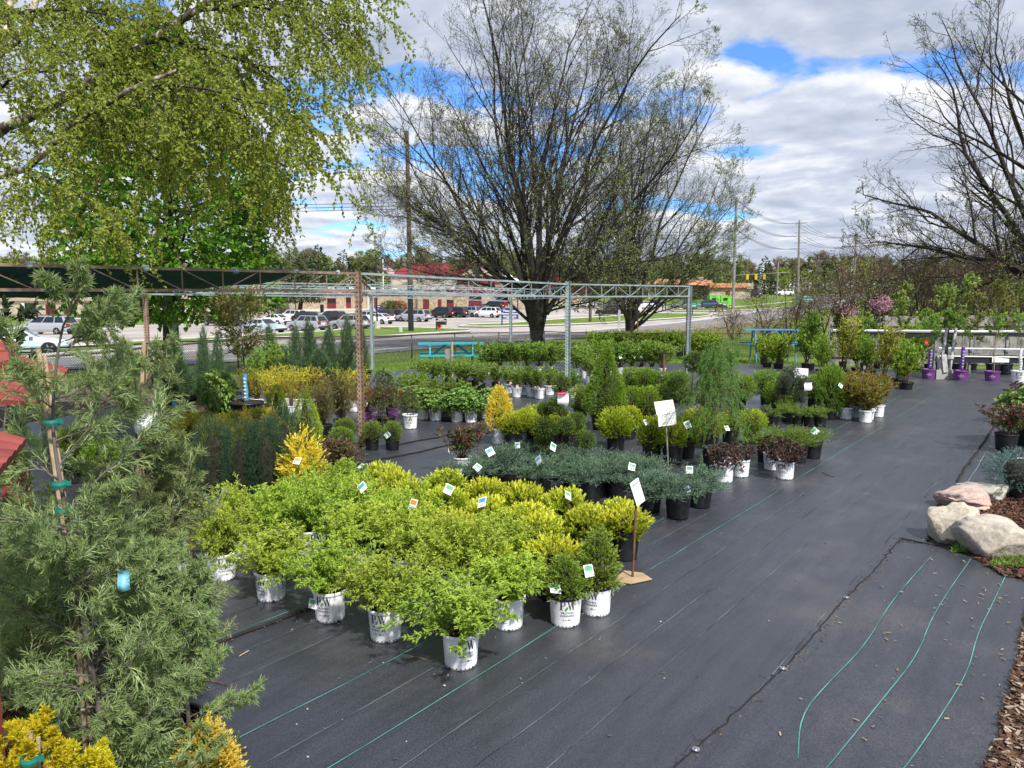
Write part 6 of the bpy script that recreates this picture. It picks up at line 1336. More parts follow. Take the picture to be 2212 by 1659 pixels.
def woods():
    # the mass of the far wood, joined from the same tree shapes
    r = np.random.default_rng(77); mb = MB(); base = []
    for me in (WT[0], WT[1], WT[2], WT[3], WT[6], WT[4]):
        V = np.empty(len(me.vertices) * 3, np.float32); me.vertices.foreach_get('co', V); V = V.reshape(-1, 3)
        lt = np.empty(len(me.polygons), np.int32); me.polygons.foreach_get('loop_total', lt); vi = np.empty(len(me.loops), np.int32); me.loops.foreach_get('vertex_index', vi)
        F = vi.reshape(-1, 4); mi = np.empty(len(me.polygons), np.int32); me.polygons.foreach_get('material_index', mi); base.append((V, F, mi))
    LMi = {0: (0, 4), 1: (1, 4), 2: (2, 4), 3: (1, 4), 4: (0, 4), 5: (3, 4)}
    for i in range(330):
        x = -190 + (i % 110) * 3.9 + r.normal(0, 1.6); row_ = i // 110; Y = 232 + row_ * 13 + r.normal(0, 3.5) + 0.12 * abs(x); k = r.choice([0, 1, 2, 3, 4, 5], p=[.23, .2, .16, .2, .15, .06])
        V, F, mi = base[k]; s_ = r.uniform(.72, 1.15) * (1.0 if x < 60 else .82 + .2 * (row_ == 2)); a = r.uniform(0, 6.28); V2 = rot(V, 0, 0, a) * [s_ * 1.1, s_ * 1.1, s_] + [x, Y, G(Y) - .2]
        o = mb.n; mb.add(V2, F[:0] if False else F, 0); f, _ = mb.f.pop()
        for q in (0, 1): mb.f.append((f[mi == q], LMi[k][q]))
    # brushy undergrowth along its edge
    n = 26000; x = r.uniform(-200, 230, n); Y = 226 + .12 * abs(x) + r.uniform(-3, 16, n); z = np.interp(Y, GY, GZ) + r.random(n) ** 1.5 * 6.5
    leaves(mb, np.stack([x, Y, z], -1), nrm(r.normal(0, 1, (n, 3))), .9, .7, 1, 0, 1, .3, r)
    tag(mb.obj('far_wood', [LM['far2'], LM['far1'], LM['far4'], LM['far3'], M['twig_grey']]), 'mixed spring wood along the skyline', 'wood', kind='stuff')
woods()
for i, (sx, Y, k, sc_, lb) in enumerate([(655, 205, 4, .82, 'dark tall evergreen standing out of the wood, left of the flag'), (690, 200, 4, .92, 'darkest and tallest evergreen in the wood left of the flag'), (612, 215, 5, .85, 'dull dark evergreen at the left end of the evergreen clump'),
        (1245, 185, 5, 1.0, 'big dark spruce above the maroon school block, between the two bare trees'), (1085, 190, 3, 1.05, 'tall rounded tree directly behind the huge trunk'), (1290, 190, 4, .8, 'dark evergreen behind the forked tree'), (560, 210, 0, 1.05, 'pale rounded budding tree near the edge of the maple'),
        (1440, 215, 2, .85, 'bright green tree behind the orange roofed building'), (1650, 215, 4, .75, 'dark evergreen beyond the road junction'), (1690, 205, 2, .62, 'yellow green tree beyond the road junction'), (1600, 210, 1, .8, 'loose olive tree right of the orange roofed building')]):
    p = at(sx, 640, Y); root = empty('woodland_tree', (p[0], p[1], G(Y) - .1), lb, 'tree', 'trees in front of the far wood'); root.scale = (sc_,) * 3; root.rotation_euler = (0, 0, i * 1.3); mobj('crown', WT[k], root)
def school_pine():
    p = gp(647 + 0, 678); root = empty('pine_tree', p, 'spreading blunt pine with a leaning trunk before the school entrance', 'tree'); r = np.random.default_rng(4); mb = MB()
    h = 9.2; tr = np.array([[[0, 0, -.1], [.3, 0, 2], [.3, 0, 5], [0, 0, h]]]); Rr = np.array([[.42, .36, .25, .05]]); mb.tubes(tr, Rr, 8); mb.obj('trunk', M['bark_dark'], root)
    P, D, hf, dp = shell([(2.2, 2.8), (3, 4.6), (4.5, 4.0), (6.5, 2.6), (9.3, .1)], 2600, r, .25, .6, 3, 5); lb = MB(); leaves(lb, P, nrm(D + [0, 0, -.1] + r.normal(0, .3, D.shape)), r.uniform(.3, .7, 2600), .3, 0, 0, 1, .3, r)
    leaves(lb, P * [.8, .8, 1], nrm(r.normal(0, 1, D.shape)), .5, .3, 0, 0, 1, .3, r); lb.obj('crown', leafmat('pine_needles', (.06, .075, .035), (.11, .12, .06), None, 0), root)
school_pine()
def round_shrub(p, w, h, m, label, name='shrub', cat='shrub', group=None, n=500, ll=.14):
    r = np.random.default_rng(int(abs(p[0]) * 31 + p[1] * 7)); root = empty(name, p, label, cat, group); lb = MB()
    P, D, hf, dp = shell([(0, w * .35), (h * .3, w * .5), (h * .7, w * .42), (h, .05)], n, r, .2, .5, int(p[1]), 3); sprigs(lb, P, nrm(D + [0, 0, .5] + r.normal(0, .4, D.shape)), np.full(n, ll * 1.5), 6, ll, ll * .5, 55, 0, 0, r.random(n), 1, .3, r); lb.obj('foliage', m, root)
    st = MB(); th_ = r.uniform(0, 6.28, 14); st.tubes(line(np.zeros((14, 3)), nrm(np.stack([np.cos(th_) * .5, np.sin(th_) * .5, np.ones(14)], -1)), np.full(14, h * .8), 4, .1, (0, 0, .1), r), .015, 4); st.obj('stems', M['bark_dark'], root)
    return root
hedge_x = [(1520, 1235), (1600, 1275), (1660, 1300)]
for i, (zx, c) in enumerate([(1510, 'green_dark'), (1560, 'green_dark'), (1610, 'red')]):
    round_shrub(gp(*S('Z2', zx, 597)), 3.2, 1.5, LM[c], ['low dark hedge bush left of two by the school wall', 'low dark hedge bush between another and a rusty one by the school wall', 'low rusty bush by the school wall behind the silver minivan'][i], group='low bushes by the school wall')
# ---- thicket behind the wooden fence at the right: bare brown brush with green flecks
def thicket():
    r = np.random.default_rng(8); mb = MB(); lb = MB(); n = 230
    x = r.uniform(16.5, 44, n); y = np.clip(33 + r.random(n) * 20 + np.maximum(0, 22 - x) * 2.5, 33, 60); B = np.stack([x, y, np.interp(y, GY, GZ)], -1)
    H = np.interp(x, [16, 19, 24, 44], [2.8, 4.6, 7.6, 10.5]) * r.uniform(.6, 1.1, n)
    th_ = r.uniform(0, 6.28, n); D = nrm(np.stack([np.cos(th_) * .35, np.sin(th_) * .35, np.ones(n)], -1)); P1 = line(B, D, H, 8, .13, (0, 0, -.2), r); R1 = np.repeat(np.linspace(.06, .015, 8)[None], n, 0) * r.uniform(.5, 1.3, (n, 1)); mb.tubes(P1, R1, 4)
    P2, R2 = grow(P1, R1, 12, .12, 1., .42, 50, 6, .2, (0, 0, -.2), .5, r, .4); mb.tubes(P2, np.maximum(R2, .010), 3); P3, R3 = grow(P2, R2, 8, .15, 1., .5, 50, 4, .22, (0, 0, -.3), .6, r, .4); mb.tubes(P3, np.maximum(R3, .008), 3)
    e = P3[r.random(len(P3)) < .13][:, -1]; e = np.repeat(e, 3, 0) + r.normal(0, .06, (len(e) * 3, 3)) if True else e
    leaves(lb, e, nrm(r.normal(0, 1, e.shape)), .12, .07, 0, 0, 1, .3, r)
    tag(mb.obj('thicket', mat('brush_wood', (.15, .095, .065), .9, scale=3, var=.3)), 'tangled bare brown brush behind the grey wooden fence', 'thicket', kind='stuff')
    tag(lb.obj('thicket', LM['bud']), 'fresh green flecks of leaf in the brush behind the grey wooden fence', 'thicket', kind='stuff')
thicket()
def verge():
    r = np.random.default_rng(12); mb = MB(); E = resample(EDGE, .5); n = 9000
    a = r.integers(0, len(E), n * 6); p = E[a] + r.normal(0, .5, (n * 6, 2)); off = r.uniform(.8, 11, n * 6)[:, None]; T = nrm(np.gradient(E, axis=0))[a]; p = p - np.stack([-T[:, 1], T[:, 0]], -1) * off
    p = p[(p[:, 0] > 7.5) & (p[:, 1] < 110) & (p[:, 1] > 37)][:n]
    B = np.stack([p[:, 0], p[:, 1], np.interp(p[:, 1], GY, GZ)], -1); leaves(mb, B, nrm(r.normal(0, .28, B.shape) + [0, 0, 1]), r.uniform(.15, .8, len(B)), .03, 0, 0, 1, .1, r)
    tag(mb.obj('dry_grass', LM['dry']), 'dry tan weed stalks on the rough verge by the road', 'grass', kind='stuff')
    # grass tufts inside and just beyond the fence
    mb = MB(); n = 60000; y = r.uniform(19, 44, n); x = r.uniform(-14, 12, n); k = ~np.array([False] * n)
    B = np.stack([x, y, np.interp(y, GY, GZ) - .02], -1); ok = np.array([not inside(CL, q) for q in B[:, :2]]); ok &= (x > -10.5 + (y - 20) * 0.0); B = B[ok]
    leaves(mb, B, nrm(r.normal(0, .35, B.shape) + [0, 0, 1]), r.uniform(.05, .13, len(B)), .02, 0, 0, 1, .1, r); tag(mb.obj('grass', leafmat('grass_blade', (.10, .17, .025), (.17, .26, .04), None, .3)), 'short mown grass along the fence', 'grass', kind='stuff')
verge()
# ================================================================== FOREGROUND CONIFERS
def fg_juniper(path, label, seed, n1, lmin, lmax, t0=.05, thin=None, mats=None, name='staked_juniper', stake=None, ties=(), rtr=.017, c=(12, 9, 6), sw=.0042, sl=(.018, .042), up=.5, droop=-.35):
    r = np.random.default_rng(seed); P0 = smooth_line([at(*q) for q in path], 2); base = P0[0].copy(); g_ = np.array([base[0], base[1], G(base[1])])
    P0 = np.concatenate([[g_ + [0, 0, .2]], P0]) - g_; P0 = resample(P0, .08); K = len(P0); root = empty(name, g_, label, 'conifer')
    R0 = np.linspace(rtr, .003, K)[None]; st = MB(); lf = MB(); st.tubes(P0[None], R0, 8)
    zt = P0[-1, 2]
    def Lf(B, TT, t, rr): 
        f = B[:, 2] / zt; return np.interp(f, [0, .35, .7, 1], [lmax, lmax, lmax * .75, lmin]) * rr.uniform(.55, 1.1, len(B))
    if thin:
        A = grow(P0[None], R0, n1, t0, thin[0], Lf, 62, 9, .10, (0, 0, up), .5, r, 0, .3); B_ = grow(P0[None], R0, thin[1], thin[0], .99, lambda B, TT, t, rr: np.interp(t, [thin[0], 1], [thin[2], .2]) * rr.uniform(.6, 1.1, len(B)), 62, 9, .10, (0, 0, .5), .6, r, 0, .3)
        P1, R1 = np.concatenate([A[0], B_[0]]), np.concatenate([A[1], B_[1]])
    else: P1, R1 = grow(P0[None], R0, n1, t0, .99, Lf, 62, 9, .10, (0, 0, up), .5, r, 0, .3)
    st.tubes(P1, R1, 5)
    P2, R2 = grow(P1, R1, c[0], .1, 1., .36, 38, 6, .09, (0, 0, droop + .15), .55, r, .5, .4); st.tubes(P2, np.maximum(R2, .0012), 4)
    P3, R3 = grow(P2, R2, c[1], .12, 1., .44, 36, 4, .08, (0, 0, droop), .7, r, .4, .6); tp = np.repeat(r.random(len(P3))[:, None], 12, 1).ravel()
    lf.tubes(P3, np.array([sw * .42, sw * .45, sw * .4, sw * .2])[None], 3, 0, np.clip(tp * .8, 0, 1)[:len(P3) * 12])
    # tips of the second order branches are shoots too
    lf.tubes(P2[:, 3:], np.array([sw * .5, sw * .5, sw * .3])[None], 3, 0, .35)
    n = c[2]; t = np.linspace(.1, 1, n); x = t * 3; i = np.clip(x.astype(int), 0, 2); f = (x - i)[None, :, None]; pos = (P3[:, i] * (1 - f) + P3[:, i + 1] * f); T = nrm(P3[:, i + 1] - P3[:, i])
    a = np.radians(r.uniform(18, 42, (pos.shape[0] * n, 1))); T = T.reshape(-1, 3); d = T * np.cos(a) + perp(T, r) * np.sin(a); base_t = np.repeat(r.random(len(P3)), n)
    leaves(lf, pos.reshape(-1, 3), d, r.uniform(sl[0], sl[1], len(d)), sw, 0, np.clip(base_t * .5 + r.random(len(d)) * .5, 0, 1), 3, .3, r)
    st.obj('trunk', M['twig_grey'] if mats is None else M['twig'], root, True); lf.obj('foliage', mats or LM['juniper_big'], root)
    if stake:
        S_ = resample(smooth_line([at(*q) for q in stake], 1) - g_, .15); S_ = np.concatenate([[[S_[0][0], S_[0][1], .1]], S_]); MB().tubes(S_[None], .0095, 8, cap=True).obj('stake', M['stake'], root)
        MB().tubes((S_ + [.016, .012, -.03])[None], .007, 8, cap=True).obj('stake', M['stake'], root)
    for q in ties:
        p = at(*q) - g_; MB().lathe([(.028, -.011), (.031, 0), (.028, .011), (.024, 0)], 0, 14, p).box(p + [.03, -.005, .004], (.03, .003, .018), 0, .3).obj('tie', M['tie'], root)
    return root, g_
M['stake'] = mat('bamboo_stake', (.46, .34, .22), .8, scale=12, var=.2); M['tie'] = mat('green_tie', (.01, .17, .13), .5)
POTL = POT['tub'][0]
def under_pot(root, s=1.): q = mobj('pot', POTL, root); q.scale = (s,) * 3
rt, g = fg_juniper([(262, 1900, 3.0), (235, 1659, 3.0), (190, 1400, 3.0), (150, 1150, 3.0), (115, 950, 3.0), (113, 880, 3.0), (122, 780, 3.0), (135, 698, 3.0), (162, 656, 3.0), (178, 625, 3.0), (205, 590, 3.0)],
    'big feathery grey green juniper tied to a split stake, filling the left foreground', 3, 96, .30, .52, .10, (.58, 17, .6), stake=[(190, 1700, 3.02), (163, 1280, 3.02), (147, 1196, 3.02), (132, 1100, 3.02), (107, 933, 3.02), (83, 753, 3.02)], ties=[(113, 912, 2.98), (130, 1046, 2.98), (138, 1103, 2.98)])
under_pot(rt, .8)
rt, g = fg_juniper([(330, 1500, 3.7), (312, 1250, 3.7), (300, 1050, 3.7), (295, 945, 3.7), (297, 860, 3.7), (290, 800, 3.65), (262, 735, 3.6), (225, 700, 3.55)],
    'second feathery juniper with a tall tan stake, just right of the biggest one', 8, 70, .30, .48, .12, (.66, 11, .55), stake=[(300, 1300, 3.72), (300, 1000, 3.72), (305, 868, 3.72), (311, 737, 3.72)], ties=[(298, 900, 3.68), (297, 965, 3.68)])
under_pot(rt, .8)
rt, g = fg_juniper([(-60, 1900, 3.3), (-50, 1400, 3.3), (-40, 1150, 3.3), (-35, 1050, 3.3), (-30, 960, 3.3)], 'darker juniper cut by the left edge behind the biggest one', 15, 80, .15, .58, .12)
under_pot(rt, .8)
rt, g = fg_juniper([(420, 1800, 3.4), (405, 1500, 3.4), (385, 1300, 3.4), (365, 1180, 3.4)], 'low juniper at the right foot of the two staked ones', 19, 50, .12, .30, .08)
# golden arborvitae in the lower left corner
LM['gold_fan'] = leafmat('golden_fan', (.55, .55, .03), (.85, .74, .03), (.95, .82, .06), .3)
rt, g = fg_juniper([(60, 2300, 2.35), (50, 1900, 2.35), (60, 1700, 2.35), (75, 1590, 2.35)], 'bright golden feathery conifer with a grey stake in the bottom left corner', 25, 75, .10, .34, .35, None, LM['gold_fan'], 'golden_conifer', [(70, 1950, 2.3), (65, 1578, 2.3)], [(66, 1640, 2.28)], droop=.3, c=(9, 8, 6), sw=.0065, sl=(.012, .026), up=1.6)
rt, g = fg_juniper([(150, 2300, 2.5), (160, 1900, 2.5), (172, 1700, 2.5), (180, 1640, 2.5)], 'golden feathery conifer right beside the staked golden one', 27, 55, .10, .30, .35, None, LM['gold_fan'], 'golden_conifer', droop=.3, c=(9, 8, 6), sw=.0065, sl=(.012, .026), up=1.6)
p = gp(450, 1800); q = empty('golden_conifer', p, 'clipped golden conifer peeping out under the junipers at the bottom', 'conifer'); o = mobj('foliage', fol('arb_gold')[0][0], q, (0, 0, .2)); o.scale = (.85, .85, .52); mobj('pot', POT['black'][0], q)
# tags and cards hung in the junipers
def card(loc, w, h, rz, m, label, name='plant_label', rx=0., cat='label', lines=0, stripe=None):
    root = empty(name, loc, label, cat, None, rz); mb = MB(); nu = 6; V = []
    for j in range(nu + 1):
        for i in range(5): V.append([(i / 4 - .5) * w, .012 * math.sin(j * 1.1) + .01 * math.cos(i * 1.5), -j / nu * h])
    I = np.arange((nu + 1) * 5).reshape(nu + 1, 5); mb.add(rot(V, rx), np.stack([I[:-1, :-1], I[1:, :-1], I[1:, 1:], I[:-1, 1:]], -1).reshape(-1, 4)); mb.obj('sheet', m, root, True)
    if stripe:
        mb = MB()
        for k in range(4): mb.box((0, -.022, -h * (.2 + .2 * k)), (w * .8, .001, h * .07))
        mb.obj('print', stripe, root)
    MB().tubes(np.array([[[0, 0, 0], [0, .02, .03], [.01, .03, .05]]]), .0012, 4).obj('string', M['ink'], root); return root
card(at(312, 884, 3.6), .11, .125, .2, M['paper'], 'crumpled white label hung in the second juniper', rx=.2)
card(at(265, 1232, 2.9), .045, .085, .3, mat('sky_blue_card', (.20, .50, .66), .4), 'shiny blue and pink label hung low in the biggest juniper')

# ------------------------------------------------------------------ red painted wooden roofs at the left edge
def red_roofs():
    m, nt, b = newmat('red_painted_wood'); N = nt.nodes.new; L = nt.links.new; tc = N('ShaderNodeTexCoord'); n = N('ShaderNodeTexNoise'); n.inputs['Scale'].default_value = 9; n.inputs['Detail'].default_value = 8
    mp = N('ShaderNodeMapping'); mp.inputs['Scale'].default_value = (.25, 1, 1); L(tc.outputs['Object'], mp.inputs[0]); L(mp.outputs[0], n.inputs[0])
    rp = N('ShaderNodeValToRGB'); e = rp.color_ramp.elements; e[0].position = .35; e[0].color = (.15, .025, .018, 1); e[1].position = .68; e[1].color = (.30, .06, .045, 1); e3 = rp.color_ramp.elements.new(.74); e3.color = (.55, .35, .30, 1)
    L(n.outputs[0], rp.inputs[0]); L(rp.outputs[0], b.inputs['Base Color']); b.inputs['Roughness'].default_value = .7
    def panel(root, cs, th, ribs, name='roof_panel'):
        o = np.array(root.location[:]); A, B, Cc, D = [at(*q) - o for q in cs]; nn = nrm(np.cross(B - A, D - A)); nn = nn if nn[2] > 0 else -nn; mb = MB(); k = ribs * 4
        rows = [0, 1]; V = []; 
        for t in np.linspace(0, 1, k + 1):
            j = int(round(t * k)) % 4; hgt = {0: -.35, 1: .35, 2: .5, 3: .35}[j] * .012
            for a, c in ((A, B), (D, Cc)): pass
            V.append([A + (D - A) * t + nn * hgt, B + (Cc - B) * t + nn * hgt, B + (Cc - B) * t - nn * th, A + (D - A) * t - nn * th])
        V = np.array(V).reshape(-1, 3); F = []
        for i in range(k):
            a = i * 4; F += [[a, a + 1, a + 5, a + 4], [a + 1, a + 2, a + 6, a + 5], [a + 2, a + 3, a + 7, a + 6], [a + 3, a, a + 4, a + 7]]
        F += [[0, 3, 2, 1], [k * 4, k * 4 + 1, k * 4 + 2, k * 4 + 3]]; mb.add(V, F); return mb.obj(name, m, root)
    g1 = at(-120, 900, 3.6); root = empty('garden_well', (g1[0], g1[1], 0), 'red painted wooden roof of ribbed boards behind the big juniper at the left edge', 'garden well')
    panel(root, [(20, 762, 3.9), (150, 795, 3.95), (92, 868, 3.35), (-120, 850, 3.3)], .03, 9)
    panel(root, [(-80, 722, 3.9), (40, 742, 3.95), (34, 758, 3.75), (-80, 742, 3.7)], .05, 3, 'ridge_board')
    panel(root, [(-80, 752, 3.75), (18, 756, 3.8), (20, 775, 3.6), (-80, 800, 3.5)], .05, 3, 'ridge_board')
    for dx, dy in ((-.5, 0), (.25, .1)): MB().box((dx, dy, .85), (.09, .09, 1.7)).obj('post', m, root)
    MB().box((-.1, 0, .35), (.9, .7, .7)).obj('box', m, root)
    g2 = at(-90, 960, 2.3); root = empty('bird_feeder', (g2[0], g2[1], 0), 'corner of a red ribbed wooden roof with worn white patches, nearest at the left edge', 'bird feeder')
    panel(root, [(-90, 905, 2.45), (58, 946, 2.5), (0, 1012, 2.2), (-90, 1050, 2.15)], .035, 5)
    pp = at(-5, 1600, 2.5) - np.array(root.location[:]); MB().box((pp[0] - .02, pp[1], .75), (.05, .05, 1.5)).obj('post', m, root)
red_roofs()
# dark leafy small tree at the left edge, and the other young trees in tubs
def young_tree(base, h, crown, w, key, label, pot='tub', ps=.7, trunk=.012, crown_z=None, name='potted_tree', mesh=None, n=24, ll=.07, lw=.04, stk=None, grp=None, n2=7, wrap=None, el0=30):
    root = empty(name, base, label, 'potted tree', grp); pm, pr, ph = POT[pot]; r = np.random.default_rng(int(abs(base[0]) * 100 + base[1] * 10))
    q = mobj('pot', pm, root); q.scale = (ps,) * 3; q.rotation_euler = (0, 0, math.atan2(base[1], base[0]) + math.pi * 1.5); sl_ = mobj('soil', SOIL[pot], root, (0, 0, (ph - .022) * ps)); sl_.scale = (ps,) * 3
    z0 = ph * ps - .03; zt = h - crown * .75; P = line(np.array([[0, 0, z0]]), np.array([[r.normal(0, .03), r.normal(0, .03), 1.]]), np.array([h * .96 - z0]), 9, .04, (0, 0, .3), r); R_ = np.linspace(trunk, trunk * .3, 9)[None]
    mb = MB(); mb.tubes(P, R_, 7); tm = max(.1, (h - crown - z0) / (h - z0)); P1, R1 = grow(P, R_, n, tm, .98, lambda B, TT, t, rr: w * .5 * np.sin(np.clip((B[:, 2] - (h - crown)) / crown, .12, 1) * 2.6 + .3).clip(.25, 1) * rr.uniform(.7, 1.1, len(B)), el0 + 25, 6, .1, (0, 0, .35), .55, r, 0); mb.tubes(P1, R1, 4)
    P2, R2 = grow(P1, R1, n2, .2, 1., .4, 45, 4, .1, (0, 0, .2), .6, r, .3); mb.tubes(P2, np.maximum(R2, .0015), 3); mb.obj('trunk', M['twig_grey'], root, True)
    lb = MB(); d2 = nrm(P2[:, -1] - P2[:, 0]); sprigs(lb, P2[:, 0], d2, np.linalg.norm(P2[:, -1] - P2[:, 0], axis=1), 6, ll, lw, 65, 0, 0, r.random(len(P2)), 2, .7, r, .2); lb.obj('foliage', LM[key] if isinstance(key, str) else key, root)
    if stk: MB().tubes(np.array([[[.03, -.02, .1], [.03, -.02, stk]]]), .01, 6, cap=True).obj('stake', M['stake'], root)
    if wrap:
        a = P[0]; mt, z_a, z_b = wrap[:3]; xs = [np.interp(z, a[:, 2], a[:, 0]) for z in (z_a, z_b)]; mb = MB().tubes(np.array([[[xs[0], -.005, z_a], [xs[0] + .012, -.01, (z_a * 2 + z_b) / 3], [xs[1] - .008, -.008, (z_a + 2 * z_b) / 3], [xs[1], -.005, z_b]]]), wrap[3] if len(wrap) > 3 else .035, 8)
        mb.obj('trunk_label', mt, root, True)
        lines = MB()
        for k in range(6): lines.box((xs[0], -.01 - (wrap[3] if len(wrap) > 3 else .035), z_a + (z_b - z_a) * (.12 + .14 * k)), (.045, .004, (z_b - z_a) * .05))
        lines.obj('print', wrap[4] if len(wrap) > 4 else M['paper'], root)
    return root
def hgt(sx, sy, Y): return at(sx, sy, Y)[2]
young_tree(np.array([-4.7, 7.0, 0]), 2.44, 1.6, .9, leafmat('dark_tree_leaf', (.022, .042, .018), (.045, .07, .03), (.07, .10, .04), .2), 'dark leafy small tree above the red roof at the left edge', n=26, ll=.06, lw=.04)
b = gp(*S('U2', 785, 430)); M['blue_label'] = mat('blue_label', (.10, .34, .52), .4)
young_tree(b + [0, .25, 0], hgt(520, 655, b[1]) - b[2], 1.15, 1.75, leafmat('bronze_leaf', (.12, .17, .035), (.20, .23, .05), (.28, .20, .07), .35), 'small bronze green tree in a big black tub, long blue label on its trunk', 'tub', 1.0, .016, n=60, ll=.07, lw=.028, wrap=(M['blue_label'], .40, .92, .04), el0=20)
for i, (fr, x, y, top, wpx, key, lb) in enumerate([('V1', 1270, 1110, 525, 40, 'green', 'thin tree in a purple pot, straight purple label, left of the white step frame'), ('V1', 1585, 1125, 515, 52, 'green', 'thin tree in a purple pot, twisted purple label, right of the white step frame'),
      ('V1', 1895, 1132, 500, 60, 'green', 'thin staked tree in a plain purple pot, third purple pot'), ('V1', 2160, 1145, 480, 70, 'green', 'slim tree in a large printed white pot, long white label, at the right edge')]):
    b = gp(*S(fr, x, y)); pot = 'whitebig' if i == 3 else 'purple'; col = mat('purple_label', (.16, .03, .42), .4) if i == 0 else bpy.data.materials.get('purple_label'); H = hgt(0, 576 + .2187 * top, b[1]) - b[2]
    young_tree(b, H, .55, .85, key, lb, pot, 1.05, .009, n=16, ll=.06, lw=.035, grp='thin trees in purple and white pots', wrap=(col, .34, .98, .05, mat('lime_print', (.40, .55, .05), .5) if i == 0 else bpy.data.materials.get('lime_print')) if i < 2 else ((M['paper'], .38, .95, .045, M['ink_grey']) if i == 3 else None), stk=1.5 if i == 2 else None, n2=6)
tall = [(1040, 160, 50, 'alt'), (1430, 190, 60, 'alt'), (1660, 60, 70, 'alt'), (1300, 440, 50, 'g'), (1960, 130, 80, 'm'), (2100, 160, 80, 'm'), (1760, 260, 60, 'm'), (1480, 470, 60, 'g'), (450, 450, 55, 'g'), (130, 455, 50, 'g'), (660, 480, 45, 'g')]
LM['fresh'] = leafmat('fresh_leaf', (.14, .22, .035), (.24, .33, .06), (.38, .46, .14), .35); LM['matte'] = leafmat('maple_young', (.15, .18, .035), (.23, .25, .06), (.30, .28, .08), .3)
for i, (zx, zt, wp, kd) in enumerate(tall):
    Y = 26.5 + (i % 3) * .7; a = at(*S('V1', zx, zt), Y); bz = G(Y); H = a[2] - bz
    young_tree(np.array([a[0], Y, bz]), H, H * .62, wp * Y / 1662 * 1.1, {'alt': 'fresh', 'g': 'green', 'm': 'matte'}[kd], ['tall slim young tree with tiers of bright leaves, ' + ORD[0], 'tall slim young tree with tiers of bright leaves, middle one', 'tallest slim young tree with tiers of bright leaves behind the step frame', 'low leafy young tree left of the step frame',
        'yellow green young maple near the right edge', 'yellow green young maple cut by the right edge', 'yellow green young tree right of the tallest one', 'low leafy young tree right behind the step frame', 'thin young tree behind the leftmost pink blossom', 'thin young tree at the left end of the grey fence', 'thin young tree between the two pink flowering ones'][i], 'black', .9, .014, n=22, ll=.10, lw=.06, grp='young trees by the grey wooden fence', el0=25)
for i, (zx, zt, wp) in enumerate([(450, 370, 50), (800, 275, 52)]):
    Y = 28.; a = at(*S('V1', zx, zt), Y); H = a[2] - G(Y); rt = young_tree(np.array([a[0], Y, G(Y)]), H, H * .55, wp * Y / 1662 * 1.25, leafmat('crab_leaf%d' % i, (.06, .07, .03), (.10, .10, .045), None, .3), ['dark leaved tree with faded pink blossom, left one', 'dark leaved tree with bright pink blossom, right one'][i], 'black', .9, .016, n=26, ll=.08, lw=.045, grp='pink flowering trees by the grey fence')
    r = np.random.default_rng(i); lb = MB(); n = 900; q = r.normal(0, 1, (n, 3)); q = nrm(q) * r.random((n, 1)) ** .4 * [wp * Y / 1662 * .52, .5, .34] + [0, 0, H * .87]; leaves(lb, q, nrm(r.normal(0, 1, q.shape)), .05, .05, 0, 0, 1, .3, r); lb.obj('blossom', LM['pink'], rt)
# small dark leaved tree in the middle right
b = gp(*S('Z4', 405, 735)); Y = b[1]; young_tree(b, hgt(0, 685, Y) - b[2], 1.25, 1.9, leafmat('bronze_sparse', (.09, .09, .035), (.15, .14, .05), (.13, .03, .04), .3), 'wide open small tree with dark reddish leaf tips before the blue table', 'black', .9, .02, n=30, ll=.04, lw=.025, n2=9, el0=15)

# ------------------------------------------------------------------ pompom topiaries
def topiary(base, pot, ps, H, balls, trunk_pts, label, key='pom', rb=.011):
    pm, pr, ph = POT[pot]; root = empty('topiary_tree', base, label, 'topiary'); q = mobj('pot', pm, root); q.scale = (ps, ps, ps); sl_ = mobj('soil', SOIL[pot], root, (0, 0, (ph - .02) * ps)); sl_.scale = (ps,) * 3
    z0 = ph * ps - .04; T = np.array(trunk_pts, float) + [0, 0, z0]; T = smooth_line(T, 2); mb = MB(); mb.tubes(T[None], np.linspace(rb * 2, rb, len(T))[None], 7)
    ms, w, h = fol(key)
    for i, (x, y, z, rr, t) in enumerate(balls):
        c = np.array([x, y, z + z0]); k = int(t * (len(T) - 1)); a = T[k]; mid_ = (a + c) / 2 + [0, 0, -.05]; mb.tubes(smooth_line([a, mid_, c], 2)[None], rb * .55, 5)
        o = mobj('pompom', ms[i % len(ms)], root, c); s_ = rr / .145; o.scale = (s_, s_, s_ * .92); o.rotation_euler = (0, 0, i * 1.7)
    mb.obj('trunk', M['bark'], root, True); return root
b = gp(*S('W3', 1400, 1175, )); k = 1 / ppm(b[1] + .15)
def TB_(zx, zy, bx=1400, by=975, kk=None): return (zx - bx) * .25 * k, (by - zy) * .25 * k * 1.0
bl = [(1400, 270, 85, .95), (1350, 430, 70, .9), (1260, 490, 70, .8), (1245, 620, 85, .55), (1250, 800, 85, .25), (1440, 610, 75, .7), (1540, 600, 80, .6), (1610, 740, 80, .35), (1420, 520, 45, .8), (1330, 640, 55, .5)]
topiary(b + [0, .2, 0], 'low', .84, 1.0, [((zx - 1400) * .25 * k, (-.08 if i % 2 else .12), (985 - zy) * .25 * k, r_ * .25 * k, t) for i, (zx, zy, r_, t) in enumerate(bl)], [(0, 0, 0), (-.02, 0, .15), (.01, 0, .32), (0, 0, .5), (.01, 0, (985 - 270) * .25 * k)], 'crooked pompom topiary in a low wide black pot among the blue green junipers')
b = gp(*S('W4', 650, 700)); k = 1 / ppm(b[1])
bl = [(710, 185, 95, .95), (835, 260, 85, .7), (545, 360, 70, .6), (600, 470, 75, .4), (850, 410, 85, .45), (760, 480, 60, .4), (470, 430, 70, .4), (830, 540, 70, .2)]
